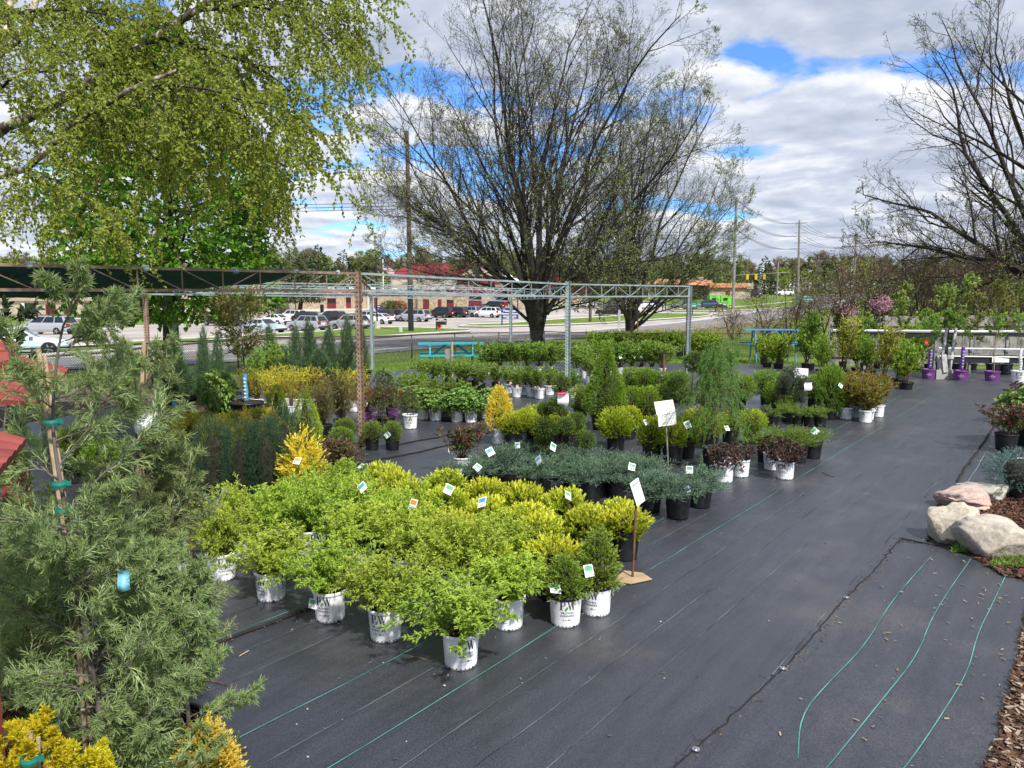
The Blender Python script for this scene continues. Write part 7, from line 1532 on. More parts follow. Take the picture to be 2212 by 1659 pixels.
topiary(b, 'black', 1., 1.3, [((zx - 650) * .25 * k, (-.1 if i % 2 else .12), (640 - zy) * .25 * k, r_ * .25 * k, t) for i, (zx, zy, r_, t) in enumerate(bl)], [(0, 0, 0), (.0, 0, .12), (.02, 0, .3), (.05, 0, .6), (.06, 0, (640 - 260) * .25 * k)], 'tall dark pompom topiary with bare angled limbs left of the weeping larch')
b = gp(*S('W4', 1560, 640)); k = 1 / ppm(b[1])
bl = [(1530, 350, 70, .95), (1450, 380, 60, .7), (1480, 450, 72, .6), (1600, 400, 62, .7), (1640, 470, 0, .7), (1590, 510, 58, .4)]
topiary(b, 'black', .9, .8, [((zx - 1560) * .25 * k, (-.1 if i % 2 else .1), (600 - zy) * .25 * k, r_ * .25 * k, t) for i, (zx, zy, r_, t) in enumerate(bl) if r_], [(0, 0, 0), (0, 0, .2), (0, 0, .4)], 'grey green pompom conifer above the small golden ones', 'globe_bl')
# ================================================================== PROPS
M['teal'] = mat('teal_paint', (.02, .40, .44), .5, scale=5, var=.15); M['blue_paint'] = mat('blue_paint', (.05, .25, .52), .5, scale=5, var=.15)
M['grey_wood'] = mat('grey_wood', (.28, .27, .25), .9, scale=6, var=.2, bump=.4); M['white_wood'] = mat('white_wood', (.52, .51, .48), .85, scale=8, var=.22)
def picnic(base, Lt, m, rz, label, top=.78, w=.7):
    root = empty('picnic_table', base, label, 'picnic table', None, rz)
    for i in range(4): MB().box((0, -w / 2 + .09 + i * w / 4, top), (Lt, w / 4 - .02, .04)).obj('top_plank', m, root)
    for s_ in (-1, 1):
        for k in (0, 1): MB().box((0, s_ * (.58 + k * .15), top * .58), (Lt * .96, .13, .04)).obj('seat_plank', m, root)
        x = s_ * Lt * .32
        for q in (-1, 1): MB().beam((x, q * .22, top - .03), (x, q * .62, 0.0), .04, .09).obj('leg', m, root)
        MB().beam((x, -.7, top * .53), (x, .7, top * .53), .04, .09).obj('cross_beam', m, root); MB().beam((x, -.34, top - .045), (x, .34, top - .045), .04, .07).obj('cross_beam', m, root)
        MB().beam((x, 0, top * .5), (s_ * Lt * .08, 0, top - .04), .04, .08).obj('brace', m, root)
    return root
b = gp(975, 797); picnic(b, 2.35, M['teal'], R(6), 'turquoise wooden picnic table on the grass before the fence', .92)
b = gp(1668, 782); picnic(b, 2.55, M['blue_paint'], R(-4), 'blue wooden picnic table behind the leafy shrubs at the right', 1.38)
# ---- signs on stakes
def stake_sign(foot, face_c, w, h, rz, label, tilt=0., roll=0., m=M['paper'], second=None, foot_plate=False, lines=5, stake_m=M['grey_wood'], big=None):
    root = empty('price_sign', foot, label, 'sign', None, 0); c = np.array(face_c) - foot; MB().tubes(np.array([[[0, 0, 0], [c[0] * .3, c[1] * .3, c[2] * .35], [c[0] * .9, c[1] * .9 + .02, c[2]]]]), .011, 6).obj('stake', stake_m, root)
    def sheet(cc, w, h, tilt, nl, nm='board'):
        mb = MB(); mb.box((0, 0, 0), (w, .006, h)); o = mb.obj(nm, m, root); o.location = cc; o.rotation_euler = (tilt, roll, rz); ln = MB(); r = np.random.default_rng(int(w * 1000))
        for k in range(nl):
            z = h * (.36 - .72 * k / max(1, nl - 1)); ww = w * r.uniform(.35, .8); x = -ww / 2
            while x < ww / 2: q = w * r.uniform(.03, .09); ln.box((x + q / 2, -.0045, z), (q, .001, h * (.07 if k == 0 else .035))); x += q + w * .025
        lo = ln.obj('writing', M['ink_grey'], o); return o
    sheet(c, w, h, tilt, lines)
    if second: sheet(c + np.array(second[:3]), second[3], second[4], second[5], 7, 'lower_sheet')
    return root
f = gp(*S('W4', 475, 1040)); Y = f[1]; c = at(*S('W4', 445, 525), Y); k = 1 / ppm(Y)
stake_sign(f, c, 42 * k, 30 * k, .1, 'large white two sheet sign on a tall stake above the golden mounds', -.45, -.12, second=(4.5 * k, -.03, -25 * k, 40 * k, 29 * k, .05))
f = gp(1366, 1252); Y = f[1]; c = at(1377, 1063, Y); k = 1 / ppm(Y)
s1 = stake_sign(f, c, 30 * k, 56 * k, .75, 'tilted white sign on a thin rusty rod standing on a cardboard square', -.15, -.3, stake_m=M['rust'], lines=6)
MB().prism([tuple((gp(*S('V4', x, y)) - f)[:2]) for x, y in ((2040, 490), (2150, 510), (2290, 480), (2230, 440), (2110, 424))][::1], .02, .026).obj('cardboard', mat('cardboard', (.42, .30, .17), .9), s1)
f = gp(*S('W4', 1590, 560)); Y = f[1]; c = at(*S('W4', 1617, 228), Y); k = 1 / ppm(Y)
stake_sign(f, c, 34 * k, 21 * k, .05, 'small white sign with a dark edge on a brown stake, above the rounded shrubs', -.1, .06, lines=3)
# loose hanging cards
for sx, sy, Y, w_, lb in ((1217, 872, 8.8, .13, 'white plastic bag tied with pink tape to the crooked topiary'),):
    card(at(sx, sy - 22, Y), w_, .13, .1, M['paper'], lb, 'plastic_bag', .1, 'bag'); card(at(sx - 3, sy - 26, Y - .02), .1, .04, .2, mat('pink_tape', (.62, .04, .12), .5), 'strip of pink tape above the white bag', 'tape_strip', 0, 'tape')
card(at(1747, 771 + 68, 12.6) + np.array([.0, 0, .1]), .15, .14, .3, M['paper'], 'pale square card hung right of the upright dark shrub', rx=.1)
# ---- white post and dark red pipe behind the junipers, standpipes
f = gp(398, 1195 + 60); root = empty('white_post', f, 'weathered white board post beside a dark red pipe behind the junipers', 'post'); MB().box((0, 0, .45), (.09, .035, .9)).obj('board', M['white_wood'], root); MB().tubes(np.array([[[.07, .02, 0], [.07, .02, 1.0]]]), .014, 8, cap=True).obj('pipe', M['rust'], root)
for fx, fy, h, lb in ((382, 990, .95, 'rusty water standpipe with a blue band behind the second juniper'), (1777 / 1, 0, 0, '')):
    if h: f = gp(fx, fy); root = empty('standpipe', f, lb, 'standpipe'); MB().tubes(np.array([[[0, 0, 0], [0, 0, h]]]), .022, 8, cap=True).obj('pipe', M['rust'], root); MB().lathe([(.03, h - .14), (.032, h - .1), (.03, h - .06)], 0, 12).obj('band', M['tag_blue'], root); MB().box((.03, 0, h), (.14, .04, .05)).obj('handle', M['rust'], root)
f = gp(*S('W4', 430, 420)); root = empty('standpipe', f, 'rusty standpipe beside a grey wooden stub in the middle of the green shrubs', 'standpipe'); MB().tubes(np.array([[[0, 0, 0], [0, 0, 1.02]]]), .03, 8, cap=True).obj('pipe', M['rust'], root); MB().box((0, 0, 1.04), (.12, .05, .06)).obj('handle', M['black_metal'], root); MB().box((-.12, .02, .3), (.1, .08, .6)).obj('stub', M['grey_wood'], root)
f = gp(*S('W3', 415, 330)); root = empty('garden_stake', f, 'grey wooden stub with a capped pipe in front of the turquoise table', 'stake'); MB().box((0, 0, .5), (.13, .1, 1.0)).obj('stub', M['grey_wood'], root); MB().tubes(np.array([[[.12, 0, 0], [.12, 0, 1.2]]]), .035, 8, cap=True).obj('pipe', M['stake'], root)
f = gp(1377, 735); root = empty('bird_house_pole', f, 'thin rusty pole with a black box on top before the forked tree', 'pole'); MB().tubes(np.array([[[0, 0, 0], [0, 0, 1.75]]]), .045, 8, cap=True).obj('pole', M['rust'], root); MB().box((0, 0, 1.95), (.22, .2, .42)).obj('box', M['black_metal'], root)
f = gp(1337, 722); root = empty('wooden_post', f, 'pale wooden post left of the forked tree', 'post'); MB().box((0, 0, 1.15), (.2, .2, 2.3)).obj('post', M['white_wood'], root)
# ---- concrete blocks beside the tub
for sx, sy, w_, h_, lb in ((416, 880, 19, 26, 'grey concrete block standing on end left of the tub tree'), (405, 893, 30, 14, 'low grey concrete block lying left of the tub tree'), (563, 884, 11, 24, 'pale concrete block between the tub and the yellow shrubs')):
    f = gp(sx, sy); k = 1 / ppm(f[1]); root = empty('concrete_block', f, lb, 'concrete block'); MB().box((0, 0, h_ * k / 2), (w_ * k, .2, h_ * k)).box((0, -.101, h_ * k / 2), (w_ * k * .6, .004, h_ * k * .5)).obj('block', M['concrete'], root)
f = gp(440, 888); root = empty('timber', f, 'rough brown timber lying under the tall junipers', 'timber'); MB().box((0, 0, .1), (2.2, .18, .2), 0, .5).obj('beam', M['dirt'], root)

# ------------------------------------------------------------------ right: grey board fence, plant bench, step frame
def wood_fence():
    root = empty('board_fence', (16, 30, G(30)), 'weathered grey upright board fence behind the plant bench', 'fence'); r = np.random.default_rng(2); mb = MB(); pts = [at(1795, 700, 30), at(2500, 700, 31.5)]; a, b = pts[0][:2], pts[1][:2]; n = int(np.linalg.norm(b - a) / .15); o = np.array([16, 30, G(30)])
    for i in range(n):
        p = a + (b - a) * i / n; h = 1.95 + r.normal(0, .02); mb.box(np.array([p[0], p[1], G(p[1]) + h / 2]) - o + [0, r.normal(0, .006), 0], (.135, .02, h), 0, 0, 0, r.normal(0, .006))
    mb.obj('boards', mat('fence_board', (.30, .285, .26), .9, scale=3, var=.3, bump=.5), root)
    for z in (.4, 1.6): MB().beam(np.array([*a, G(a[1]) + z]) - o + [0, -.05, 0], np.array([*b, G(b[1]) + z]) - o + [0, -.05, 0], .05, .09).obj('rail', M['grey_wood'], root)
wood_fence()
def bench():
    # long black netted staging with white pipe rails
    Y0 = 25.3; a = at(1800, 700, Y0); b = at(2420, 700, Y0 - .8); o = np.array([a[0], Y0, G(Y0)]); root = empty('plant_bench', o, 'long low plant staging with white pipe rails and black netting behind the path', 'bench')
    def P(t, z, dy=0): q = a + (b - a) * t; return np.array([q[0], q[1] + dy, G(q[1]) + z]) - o
    z1 = at(2000, 713, Y0)[2] - G(Y0); z2 = at(2000, 754, Y0)[2] - G(Y0); z3 = at(2000, 769, Y0)[2] - G(Y0); z4 = at(2000, 779, Y0)[2] - G(Y0)
    for z, t0, t1, m, r_ in ((z1, 0, 1, M['white_paint'], .028), (z1 - .05, .0, 1, M['black_metal'], .03), (z2 + .05, .38, 1, M['white_paint'], .022), (z3 + .02, .38, 1, M['white_paint'], .022)): MB().tubes(np.stack([P(t0, z), P((t0 + t1) / 2, z - .03), P(t1, z)])[None], r_, 8).obj('rail', m, root)
    MB().beam(P(.38, (z3 + z4) / 2, .05), P(1, (z3 + z4) / 2, .05), .04, z3 - z4 + .1).obj('netting', M['black_metal'], root)
    MB().beam(P(.38, z2 - .04, .15), P(1, z2 - .04, .15), .04, .14).obj('grey_board', M['grey_wood'], root)
    mb = MB(); ts = np.linspace(0, 1, 12); V = []
    for t in ts: V += [P(t, z1 - .04), P(t, z1 - .22 - .05 * math.sin(t * 9))]
    mb.add(V, [[2 * i, 2 * i + 2, 2 * i + 3, 2 * i + 1] for i in range(11)]).obj('netting', M['black_metal'], root)
    for t in np.linspace(0, 1, 9): q = P(t, 0, .12); MB().beam(q, q + [0, 0, z1], .07, .07).obj('post', M['grey_wood'], root)
    for t in (.60, .76): MB().box(P(t, (z3 + z4) / 2, -.0), (.55, .01, .2)).obj('card', M['paper'], root)
    # dark pots under the bench
    for i, t in enumerate((.44, .56, .60, .69, .80, .9)):
        q = P(t, 0, -.25) + o; q[2] = G(q[1]) + .013; rr = empty('spare_pot', q, 'black pot standing in the shade under the staging, %s' % ORD[i], 'pot', 'black pots under the staging'); mobj('pot', POT['tub' if i == 4 else 'black'][0], rr).scale = (1.5, 1.5, 1.3); s_ = mobj('soil', SOIL['tub' if i == 4 else 'black'], rr, (0, 0, (POT['tub' if i == 4 else 'black'][2] - .03) * 1.3)); s_.scale = (1.5, 1.5, 1)
bench()
def step_frame():
    f = gp(*S('V1', 1440, 1115)); k = 1 / ppm(f[1]); root = empty('step_frame', f, 'weathered white wooden trestle ladder between the first two purple pots', 'trestle')
    X = lambda zx: (zx - 1440) * .2187 * k; Z = lambda zy: (1110 - zy) * .2187 * k
    for x0, x1 in ((1370, 1440), (1465, 1530)): MB().beam((X(x0), 0, Z(1110)), (X(x1), .12, Z(600)), .07, .05).obj('leg', M['white_wood'], root)
    MB().beam((X(1372), 0, Z(1115)), (X(1405), .3, Z(870)), .06, .05).obj('leg', M['white_wood'], root); MB().beam((X(1405), .02, Z(890)), (X(1505), .02, Z(890)), .06, .09).obj('rung', M['white_wood'], root)
    MB().beam((X(1395), -.06, Z(860)), (X(1425), -.06, Z(1035)), .14, .02).obj('hanging_board', M['white_wood'], root); MB().beam((X(1448), .1, Z(880)), (X(1450), .12, Z(620)), .07, .05).obj('dark_bar', M['black_metal'], root)
    MB().box((X(1430), .1, .15), (.55, .25, .28)).obj('block', M['concrete'], root)
step_frame()
# purple tie-on tags with a red flower picture, drawn simply
card(at(*S('V1', 1255, 725), 23) , .13, .17, .3, mat('red_card', (.45, .03, .03), .5), 'red picture card on the left purple labelled tree')

# ------------------------------------------------------------------ right foreground: boulders, blue spruce, leafy pot
def boulder(cx, cy, x0, x1, y0, y1, seed, c, c2, label):
    base = gp(*S('V3', cx, y1 - 8)); Y = base[1] + .22; k = 1 / ppm(Y); w = (x1 - x0) * .479 * k; h = (y1 - y0) * .479 * k; p = gp(*S('V3', cx, y1 - 14)); root = empty('boulder', (p[0], p[1] + w * .25, G(p[1]) + .02), label, 'boulder', 'boulders edging the mulch bed')
    mb = MB(); mb.blob((0, 0, h * .34), (w * .5, w * .42, h * .50), 0, seed, 56, 40, .13, 2.7); V = mb.v[0]
    rs = np.random.default_rng(seed)
    for _ in range(9):        # chip flat facets into it
        d = nrm(rs.normal(0, 1, 3) * [1, 1, .8]); t = rs.uniform(.34, .46) * w; s_ = (V - [0, 0, h * .34]) @ d; cut = np.maximum(s_ - t * (1 - .25 * abs(d[2])), 0); V -= d * cut[:, None] * .85
    mb.v[0] = V
    m, nt, b = newmat('boulder_stone'); N = nt.nodes.new; L = nt.links.new; tc = N('ShaderNodeTexCoord'); n = N('ShaderNodeTexNoise'); n.inputs['Scale'].default_value = 3.2; n.inputs['Detail'].default_value = 10; n.inputs['Roughness'].default_value = .68; L(tc.outputs['Object'], n.inputs[0])
    rp = N('ShaderNodeValToRGB'); e = rp.color_ramp.elements; e[0].position = .34; e[0].color = rgba(c2); e[1].position = .66; e[1].color = rgba(c); L(n.outputs[0], rp.inputs[0])
    n3 = N('ShaderNodeTexNoise'); n3.inputs['Scale'].default_value = 34; n3.inputs['Detail'].default_value = 4; L(tc.outputs['Object'], n3.inputs[0]); ov = N('ShaderNodeMix'); ov.data_type = 'RGBA'; ov.blend_type = 'OVERLAY'; ov.inputs[0].default_value = .55; L(rp.outputs[0], ov.inputs[6]); L(n3.outputs[0], ov.inputs[7])
    L(ov.outputs[2], b.inputs['Base Color']); b.inputs['Roughness'].default_value = .85; n2 = N('ShaderNodeTexNoise'); n2.inputs['Scale'].default_value = 14; n2.inputs['Detail'].default_value = 8; L(tc.outputs['Object'], n2.inputs[0]); bp = N('ShaderNodeBump'); bp.inputs['Strength'].default_value = .6; bp.inputs['Distance'].default_value = .03; L(n2.outputs[0], bp.inputs['Height']); L(bp.outputs[0], b.inputs['Normal'])
    mb.obj('stone', m, root, True)
boulder(700, 570, 590, 812, 475, 672, 4, (.62, .53, .39), (.36, .32, .25), 'upright tan boulder with a greenish flank, nearest the open path')
boulder(890, 650, 760, 1040, 552, 742, 7, (.55, .48, .38), (.32, .28, .23), 'largest grey tan boulder at the front corner of the mulch bed')
boulder(770, 470, 655, 893, 425, 520, 9, (.55, .38, .32), (.34, .26, .22), 'low pinkish boulder behind the upright tan one')
boulder(860, 440, 745, 985, 402, 480, 12, (.46, .43, .35), (.28, .27, .23), 'long flat greenish grey boulder at the back under the blue spruce')
plant('bluespruce', 'black', ('V3', 985, 462), 'low blue spruce with pale green buds above the boulders', fw=140, fh=88, cat='potted conifer', name='potted_conifer', ps=.8)
card(at(*S('V3', 985, 262), 9.4), .18, .05, .2, M['paper'], 'curled white label on the blue spruce', rx=-.9)
plant('lilac', 'black', ('V3', 925, 245), 'open twiggy shrub in a black pot at the right edge, near the long seam', fw=110, fh=75, ps=1.12)
plant('hydr', 'black', ('V3', 1020, 215), 'dark glossy leaved shrub cut by the right edge', fw=120, fh=100, ps=1.1, cat='potted plant')
plant('wine', 'black', ('V3', 1050, 120), 'dusky shrub behind the glossy one at the right edge', fw=110, fh=80)
# weeds and mulch pieces
def scatter():
    r = np.random.default_rng(5)
    # bark mulch heap
    bed = [tuple(gp(*p)[:2]) for p in [S('V3', 700, 650), S('V3', 740, 500), S('V3', 860, 430), (2300, 1040), (2500, 1300), (2500, 1500), (2212, 1255), S('V3', 925, 812), S('V3', 760, 712)]]
    bed2 = BED2
    def pick(poly, n, sp=.0):
        P = np.array(poly); out = []
        while len(out) < n:
            q = np.array([r.uniform(P[:, 0].min() - sp, P[:, 0].max() + sp), r.uniform(P[:, 1].min() - sp, P[:, 1].max() + sp)])
            if inside(poly, q): out.append(q)
        return np.array(out)
    def chips(Q, lo, hi, name, m, label, asp=.35, zoff=.03, flat=.15):
        n = len(Q); L_ = r.uniform(lo, hi, n)[:, None, None]; a = r.uniform(0, 6.28, n); t = r.normal(0, flat, n)
        B = np.array([[-1, -1, -1], [1, -1, -1], [1, 1, -1], [-1, 1, -1], [-1, -1, 1], [1, -1, 1], [1, 1, 1], [-1, 1, 1]]) * [.5, .5 * asp, .06] * r.uniform(.7, 1.3, (n, 8, 1)); V = B * L_
        c, s_ = np.cos(a)[:, None], np.sin(a)[:, None]; X = V[..., 0] * c - V[..., 1] * s_; Yv = V[..., 0] * s_ + V[..., 1] * c; Z = V[..., 2] + V[..., 0] * np.sin(t)[:, None]
        base = np.column_stack([Q, np.interp(Q[:, 1], GY, GZ) + zoff])
        W = np.stack([X, Yv, Z], -1) + base[:, None]; i = np.arange(n)[:, None] * 8; F = np.concatenate([i + f for f in ([0, 3, 2, 1], [4, 5, 6, 7], [0, 1, 5, 4], [2, 3, 7, 6], [0, 4, 7, 3], [1, 2, 6, 5])])
        tag(MB().add(W.reshape(-1, 3), F).obj(name, m), label, name.replace('_', ' '), kind='stuff')
    mc = leafmat('mulch_chip', (.05, .022, .014), (.13, .065, .04), None, 0, .9); wc = leafmat('wood_chip', (.16, .11, .07), (.40, .32, .24), None, 0, .9)
    Q = pick(bed, 5200); chips(Q, .02, .07, 'mulch', mc, 'dark brown bark mulch between the boulders', .35, .045, .5)
    Q = pick(bed2, 4200); chips(Q, .015, .06, 'mulch', mc, 'reddish brown bark mulch in the lower right corner', .4, .045, .4)
    Q = pick(bed2, 900); chips(Q, .012, .05, 'wood_chips', wc, 'pale wood chips on the mulch in the lower right corner', .35, .055, .3)
    low = [tuple(q) for q in SEAM3[1:]] + [tuple(gp(*S('V3', 760, 700))[:2]), tuple(gp(*S('V3', 1010, 850))[:2]), (3.5, 3.4), (3.2, 2.2), (1.0, 2.2)]
    Q = pick(low, 330); w = (Q[:, 0] - Q[:, 1] * .3); Q = Q[r.random(len(Q)) < np.clip((w - .2) * .6, .12, 1)]; chips(Q, .008, .036, 'wood_chips', wc, 'scattered pale wood chips and bits on the lower right cloth', .3, .032, .1)
    Q = pick([(-2, 2.5), (1, 2.5), (12, 17), (-2, 12)], 240); chips(Q, .006, .026, 'debris', leafmat('debris_bit', (.05, .035, .025), (.20, .15, .10), None, 0, .9), 'tiny dark and tan crumbs scattered over the open cloth', .4, .017, .1)
    for P in (SEAM1, SEAM3, SEAM4):
        P = resample(P, .04); Q = P[r.integers(0, len(P), len(P) * 2)] + r.normal(0, .022, (len(P) * 2, 2)) + LN * .03; chips(Q, .004, .018, 'debris', leafmat('seam_dirt', (.05, .035, .025), (.20, .14, .09), None, 0, .9), 'brown grit gathered along the %s seam of the cloth' % ('left' if P[0][0] < -1 else 'lower right' if P[0][1] < 8 else 'upper right'), .5, .025, .2)
    # pebbles: each its own stone
    pm = [mat('pebble%d' % i, c, .8, scale=20, var=.2) for i, c in enumerate([(.48, .44, .38), (.34, .33, .31), (.55, .52, .47)])]; meshes = [MB().blob((0, 0, .35), (1, .75, .5), 0, s_ + 5, 12, 8, .1).mesh('stone', pm[s_ % 3], True) for s_ in range(5)]
    def peb(sx, sy, d, i, lb):
        p = gp(sx, sy); o = mobj('pebble', meshes[i % 5]); o.location = (p[0], p[1], G(p[1]) + .014); o.scale = (d,) * 3; o.rotation_euler = (0, 0, i * 1.9); tag(o, lb, 'pebble', 'pebbles on the ground cloth')
    V4p = [(965, 1158, 24), (898, 1083, 12), (988, 1090, 15), (573, 1010, 13), (685, 945, 7), (530, 967, 6), (480, 865, 16), (681, 846, 9), (115, 740, 8), (20, 745, 7), (290, 760, 14), (343, 774, 8), (1847, 695, 10), (1740, 820, 6), (2073, 553, 9), (2170, 333, 10), (2175, 583, 8), (1955, 858, 8), (1888, 1103, 9), (740, 730, 9), (730, 700, 8), (45, 1035, 5), (1290, 845, 6), (1965, 720, 7), (1373, 993, 5)]
    wh = ['just below the front white pot', 'left of the stone nearest the front pot', 'right below the front white pot', 'left of the front lime green shrub', 'between the two front white pots', 'small one below the second white pot', 'at the foot of the second front pot', 'right of the second front pot', 'left of the third front pot', 'farthest left by the third pot', 'beside the foot of the third front pot', 'between two front pots, right of the seam', 'between the two cone conifers',
          'in front of the left cone conifer', 'beside the cardboard square', 'right of the ribbed black pot', 'right of the cardboard square', 'on the cloth right of the front cone conifer', 'alone on the open cloth below the sign', 'behind the second front pot', 'just behind the pebble at the second pot', 'far left of the front pot near a stripe', 'beside the sixth white pot', 'below the cream printed pot', 'right of the trailing shoot of the front shrub']
    for i, ((x, y, s_), w_) in enumerate(zip(V4p, wh)):
        sx, sy = S('V4', x, y); peb(sx, sy, s_ * .3385 / 2.2 / ppm(gp(sx, sy)[1]), i, ('pebble ' + w_))
    more = [(664, 1537, 6), (641, 1570, 6), (665, 1641, 7), (700, 1578, 3), (878, 1607, 4), (740, 1560, 3), (1027, 1620, 3), (443, 1483, 6), (452, 1490, 4), (575, 1355, 4), (631, 1364, 4), (655, 1324, 4), (480, 1326, 4), (1128, 1480, 4), (1427, 1347, 5), (1435, 1470, 5), (1200, 1575, 3), (1660, 1345, 4), (1297, 1382, 3), (497, 1405, 5)]
    for i, (x, y, s_) in enumerate(more): peb(x, y, s_ / 2.1 / ppm(gp(x, y)[1]), i + 3, 'pebble on the open cloth, %s' % ['upper of two near the golden conifer', 'second below that near the golden conifer', 'at the very bottom left', 'tiny one right of the bottom left stones', 'below the front pot near the bottom', 'tiny one near the left stripe', 'tiny one at the bottom centre', 'beside the junipers, larger', 'beside the junipers, smaller', 'just right of the left seam', 'below the left seam', 'under the first front pot', 'near the seam by the junipers', 'right of the front pot', 'dark one in mid path', 'lone one in the lower middle', 'tiny lower middle one', 'beside a stripe right of the middle', 'below the cone conifers', 'just above the left seam end'][i])
    # steel washers pinning the cloth
    for sx, sy, lb in ((1828, 1298, 'washer at the upper bend of the right seam'), (1691, 1453, 'washer halfway down the right seam'), (1503, 1630, 'washer at the bottom of the right seam')):
        p = gp(sx, sy); o = MB().lathe([(.006, .004), (.021, .004), (.022, 0), (.006, 0)], 0, 20).lathe([(0, .012), (.008, .01), (.009, .003)], 0, 10).obj('washer', M['chrome']); o.location = (p[0], p[1], G(p[1]) + .031); tag(o, 'round steel ' + lb, 'washer', 'steel washers along the right seam')
    # twigs
    tw = [[(2040, 1050), (2120, 1030), (2160, 1040)], ]
    for i, (pts, lb) in enumerate([([('V3', 95, 330), ('V3', 125, 345), ('V3', 155, 352)], 'short black twig on the open path right of the purple leaved shrubs'), ([('V4', 750, 975), ('V4', 800, 978), ('V4', 852, 1000)], 'thin bent twig below the second white pot'), ([('V3', 390, 1478), ('V3', 460, 1495), ('V3', 550, 1510)], 'thin twig on the lower right cloth'), ([('V2', 1400, 850), ('V2', 1490, 860), ('V2', 1580, 890)], 'grey twig beside the foreground juniper'), ([('V3', 500, 985), ('V3', 560, 1000), ('V3', 600, 1012)], 'dark twig in the middle of the lower right cloth'), ([('V2', 1655, 683), ('V2', 1720, 645)], 'straight pale stick on the cloth right of the junipers')]):
        P = smooth_line([gp(*S(*q)) + [0, 0, .02] for q in pts], 1); tag(MB().tubes(P[None], .005, 5).obj('twig', M['twig'] if i != 5 else M['stake']), lb, 'twig')
    # weeds at the boulders
    n = 260; Q = np.array([gp(*S('V3', x, y))[:2] for x, y in zip(r.uniform(690, 800, n), r.uniform(655, 700, n))] + [gp(*S('V3', x, y))[:2] for x, y in zip(r.uniform(860, 1010, n), r.uniform(728, 770, n))]); B = np.repeat(np.column_stack([Q, np.full(len(Q), .03)]), 3, 0); lb = MB(); leaves(lb, B, nrm(r.normal(0, .6, B.shape) + [0, 0, .6]), .045, .018, 0, 0, 1, .3, r)
    tag(lb.obj('weeds', LM['green']), 'small green weeds at the feet of the boulders', 'weeds', kind='stuff')
scatter()

# ------------------------------------------------------------------ beyond the road: poles, wires, signs
M['pole_wood'] = mat('pole_wood', (.13, .10, .075), .9, scale=3, var=.25); M['pole_grey'] = mat('pole_grey', (.26, .245, .225), .85, scale=2); M['sign_blue'] = mat('sign_blue', (.012, .03, .22), .5, var=.05); M['sign_green'] = mat('sign_green', (.01, .22, .15), .5, var=.05); M['yellow'] = mat('signal_yellow', (.65, .42, .03), .5)
TOPS = {}
def pole(key, sx, sy, stop, r0, m, label, lean=0., extra=None, lower=None, sxt=None):
    b = gp(sx, sy); H = at(sx, stop, b[1])[2] - b[2]; root = empty('utility_pole', b, label, 'utility pole'); dx = (at(sxt, stop, b[1])[0] - b[0]) if sxt else 0
    if lower: MB().tubes(np.array([[[0, 0, -.2], [dx * lower, 0, H * lower]]]), r0 * 1.12, 10, cap=True).obj('lower_pole', M['black_metal'] if key == 'A' else M['pole_wood'], root, False)
    MB().tubes(np.array([[[dx * (lower or 0), 0, H * (lower or 0) - (.0)], [dx, 0, H]]]), np.array([[r0, r0 * .72]]), 10, cap=True).obj('pole', m, root, False)
    TOPS[key] = (b + [dx, 0, H]); 
    if extra: extra(root, H, dx)
    return root, H
def arms(root, H, dx):
    for z in (H * .985,): MB().beam((dx - 1.2, 0, z - .4), (dx + 1.2, 0, z - .4), .1, .12).obj('cross_arm', M['pole_wood'], root)
def armsA(root, H, dx):
    for z, s_ in ((H * .70, 1), (H * .56, -1)): MB().beam((dx * .7, 0, z), (dx * .7 + s_ * .9, 0, z), .07, .07).obj('bracket', M['black_metal'], root)
    MB().lathe([(.0, -.5), (.25, -.5), (.25, .4), (0, .45)], 0, 12, (dx * .5 - .5, 0, H * .36)).obj('transformer', M['pole_grey'], root)
pole('A', 888, 718, 283, .26, M['pole_wood'], 'tall dark utility pole with a blackened foot left of the huge tree', 0, armsA, .24, 879)
pole('B', 1275, 697, 545, .22, M['pole_wood'], 'brown wooden pole with a pale pipe top between the two bare trees', 0, None, None, 1274)
pole('C', 1583, 671.5, 425, .30, M['pole_grey'], 'grey pole standing right of the lime green kiosks', 0, None, None, 1591)
pole('D', 1723, 655, 476, .26, M['pole_grey'], 'tall grey pole with cross arms beyond the green road sign', 0, lambda r_, H, d: [MB().beam((-1.3, 0, H * f), (1.3, 0, H * f), .12, .12).obj('cross_arm', M['pole_grey'], r_) for f in (.97, .85, .73)], None, 1727)
pole('E', 1842, 660, 503, .26, M['pole_grey'], 'thin tall pole above the leafless saplings', 0, arms)
pole('F', 1678, 645, 565, .22, M['pole_grey'], 'short grey pole with a cross arm beyond the road junction', 0, arms)
pole('G', 1300, 668, 600, .15, M['pole_grey'], 'slim grey pole with two pale boxes behind the brown one', 0, lambda r_, H, d: [MB().box((s_, 0, H * .93), (.6, .4, .9)).obj('transformer', M['white_paint'], r_) for s_ in (-.6, .6)])
b = gp(815, 712); Hh = at(813, 561, b[1])[2] - b[2]; root = empty('lamp_post', b, 'tall dark car park lamp on a round concrete foot', 'lamp post'); MB().tubes(np.array([[[0, 0, 0], [0, 0, Hh]]]), .09, 8, cap=True).obj('pole', M['black_metal'], root); MB().box((-.75, 0, Hh), (1.3, .3, .12)).obj('lamp_head', M['black_metal'], root); MB().lathe([(0, .95), (.34, .95), (.36, 0)], 0, 16).obj('foot', M['kerb'], root)
b = gp(829, 667); Hh = at(829.5, 560, b[1])[2] - b[2]; root = empty('flag_pole', b, 'white flag pole flying a striped flag before the school', 'flag pole'); MB().tubes(np.array([[[0, 0, 0], [0, 0, Hh]]]), .1, 8, cap=True).obj('pole', M['white_paint'], root)
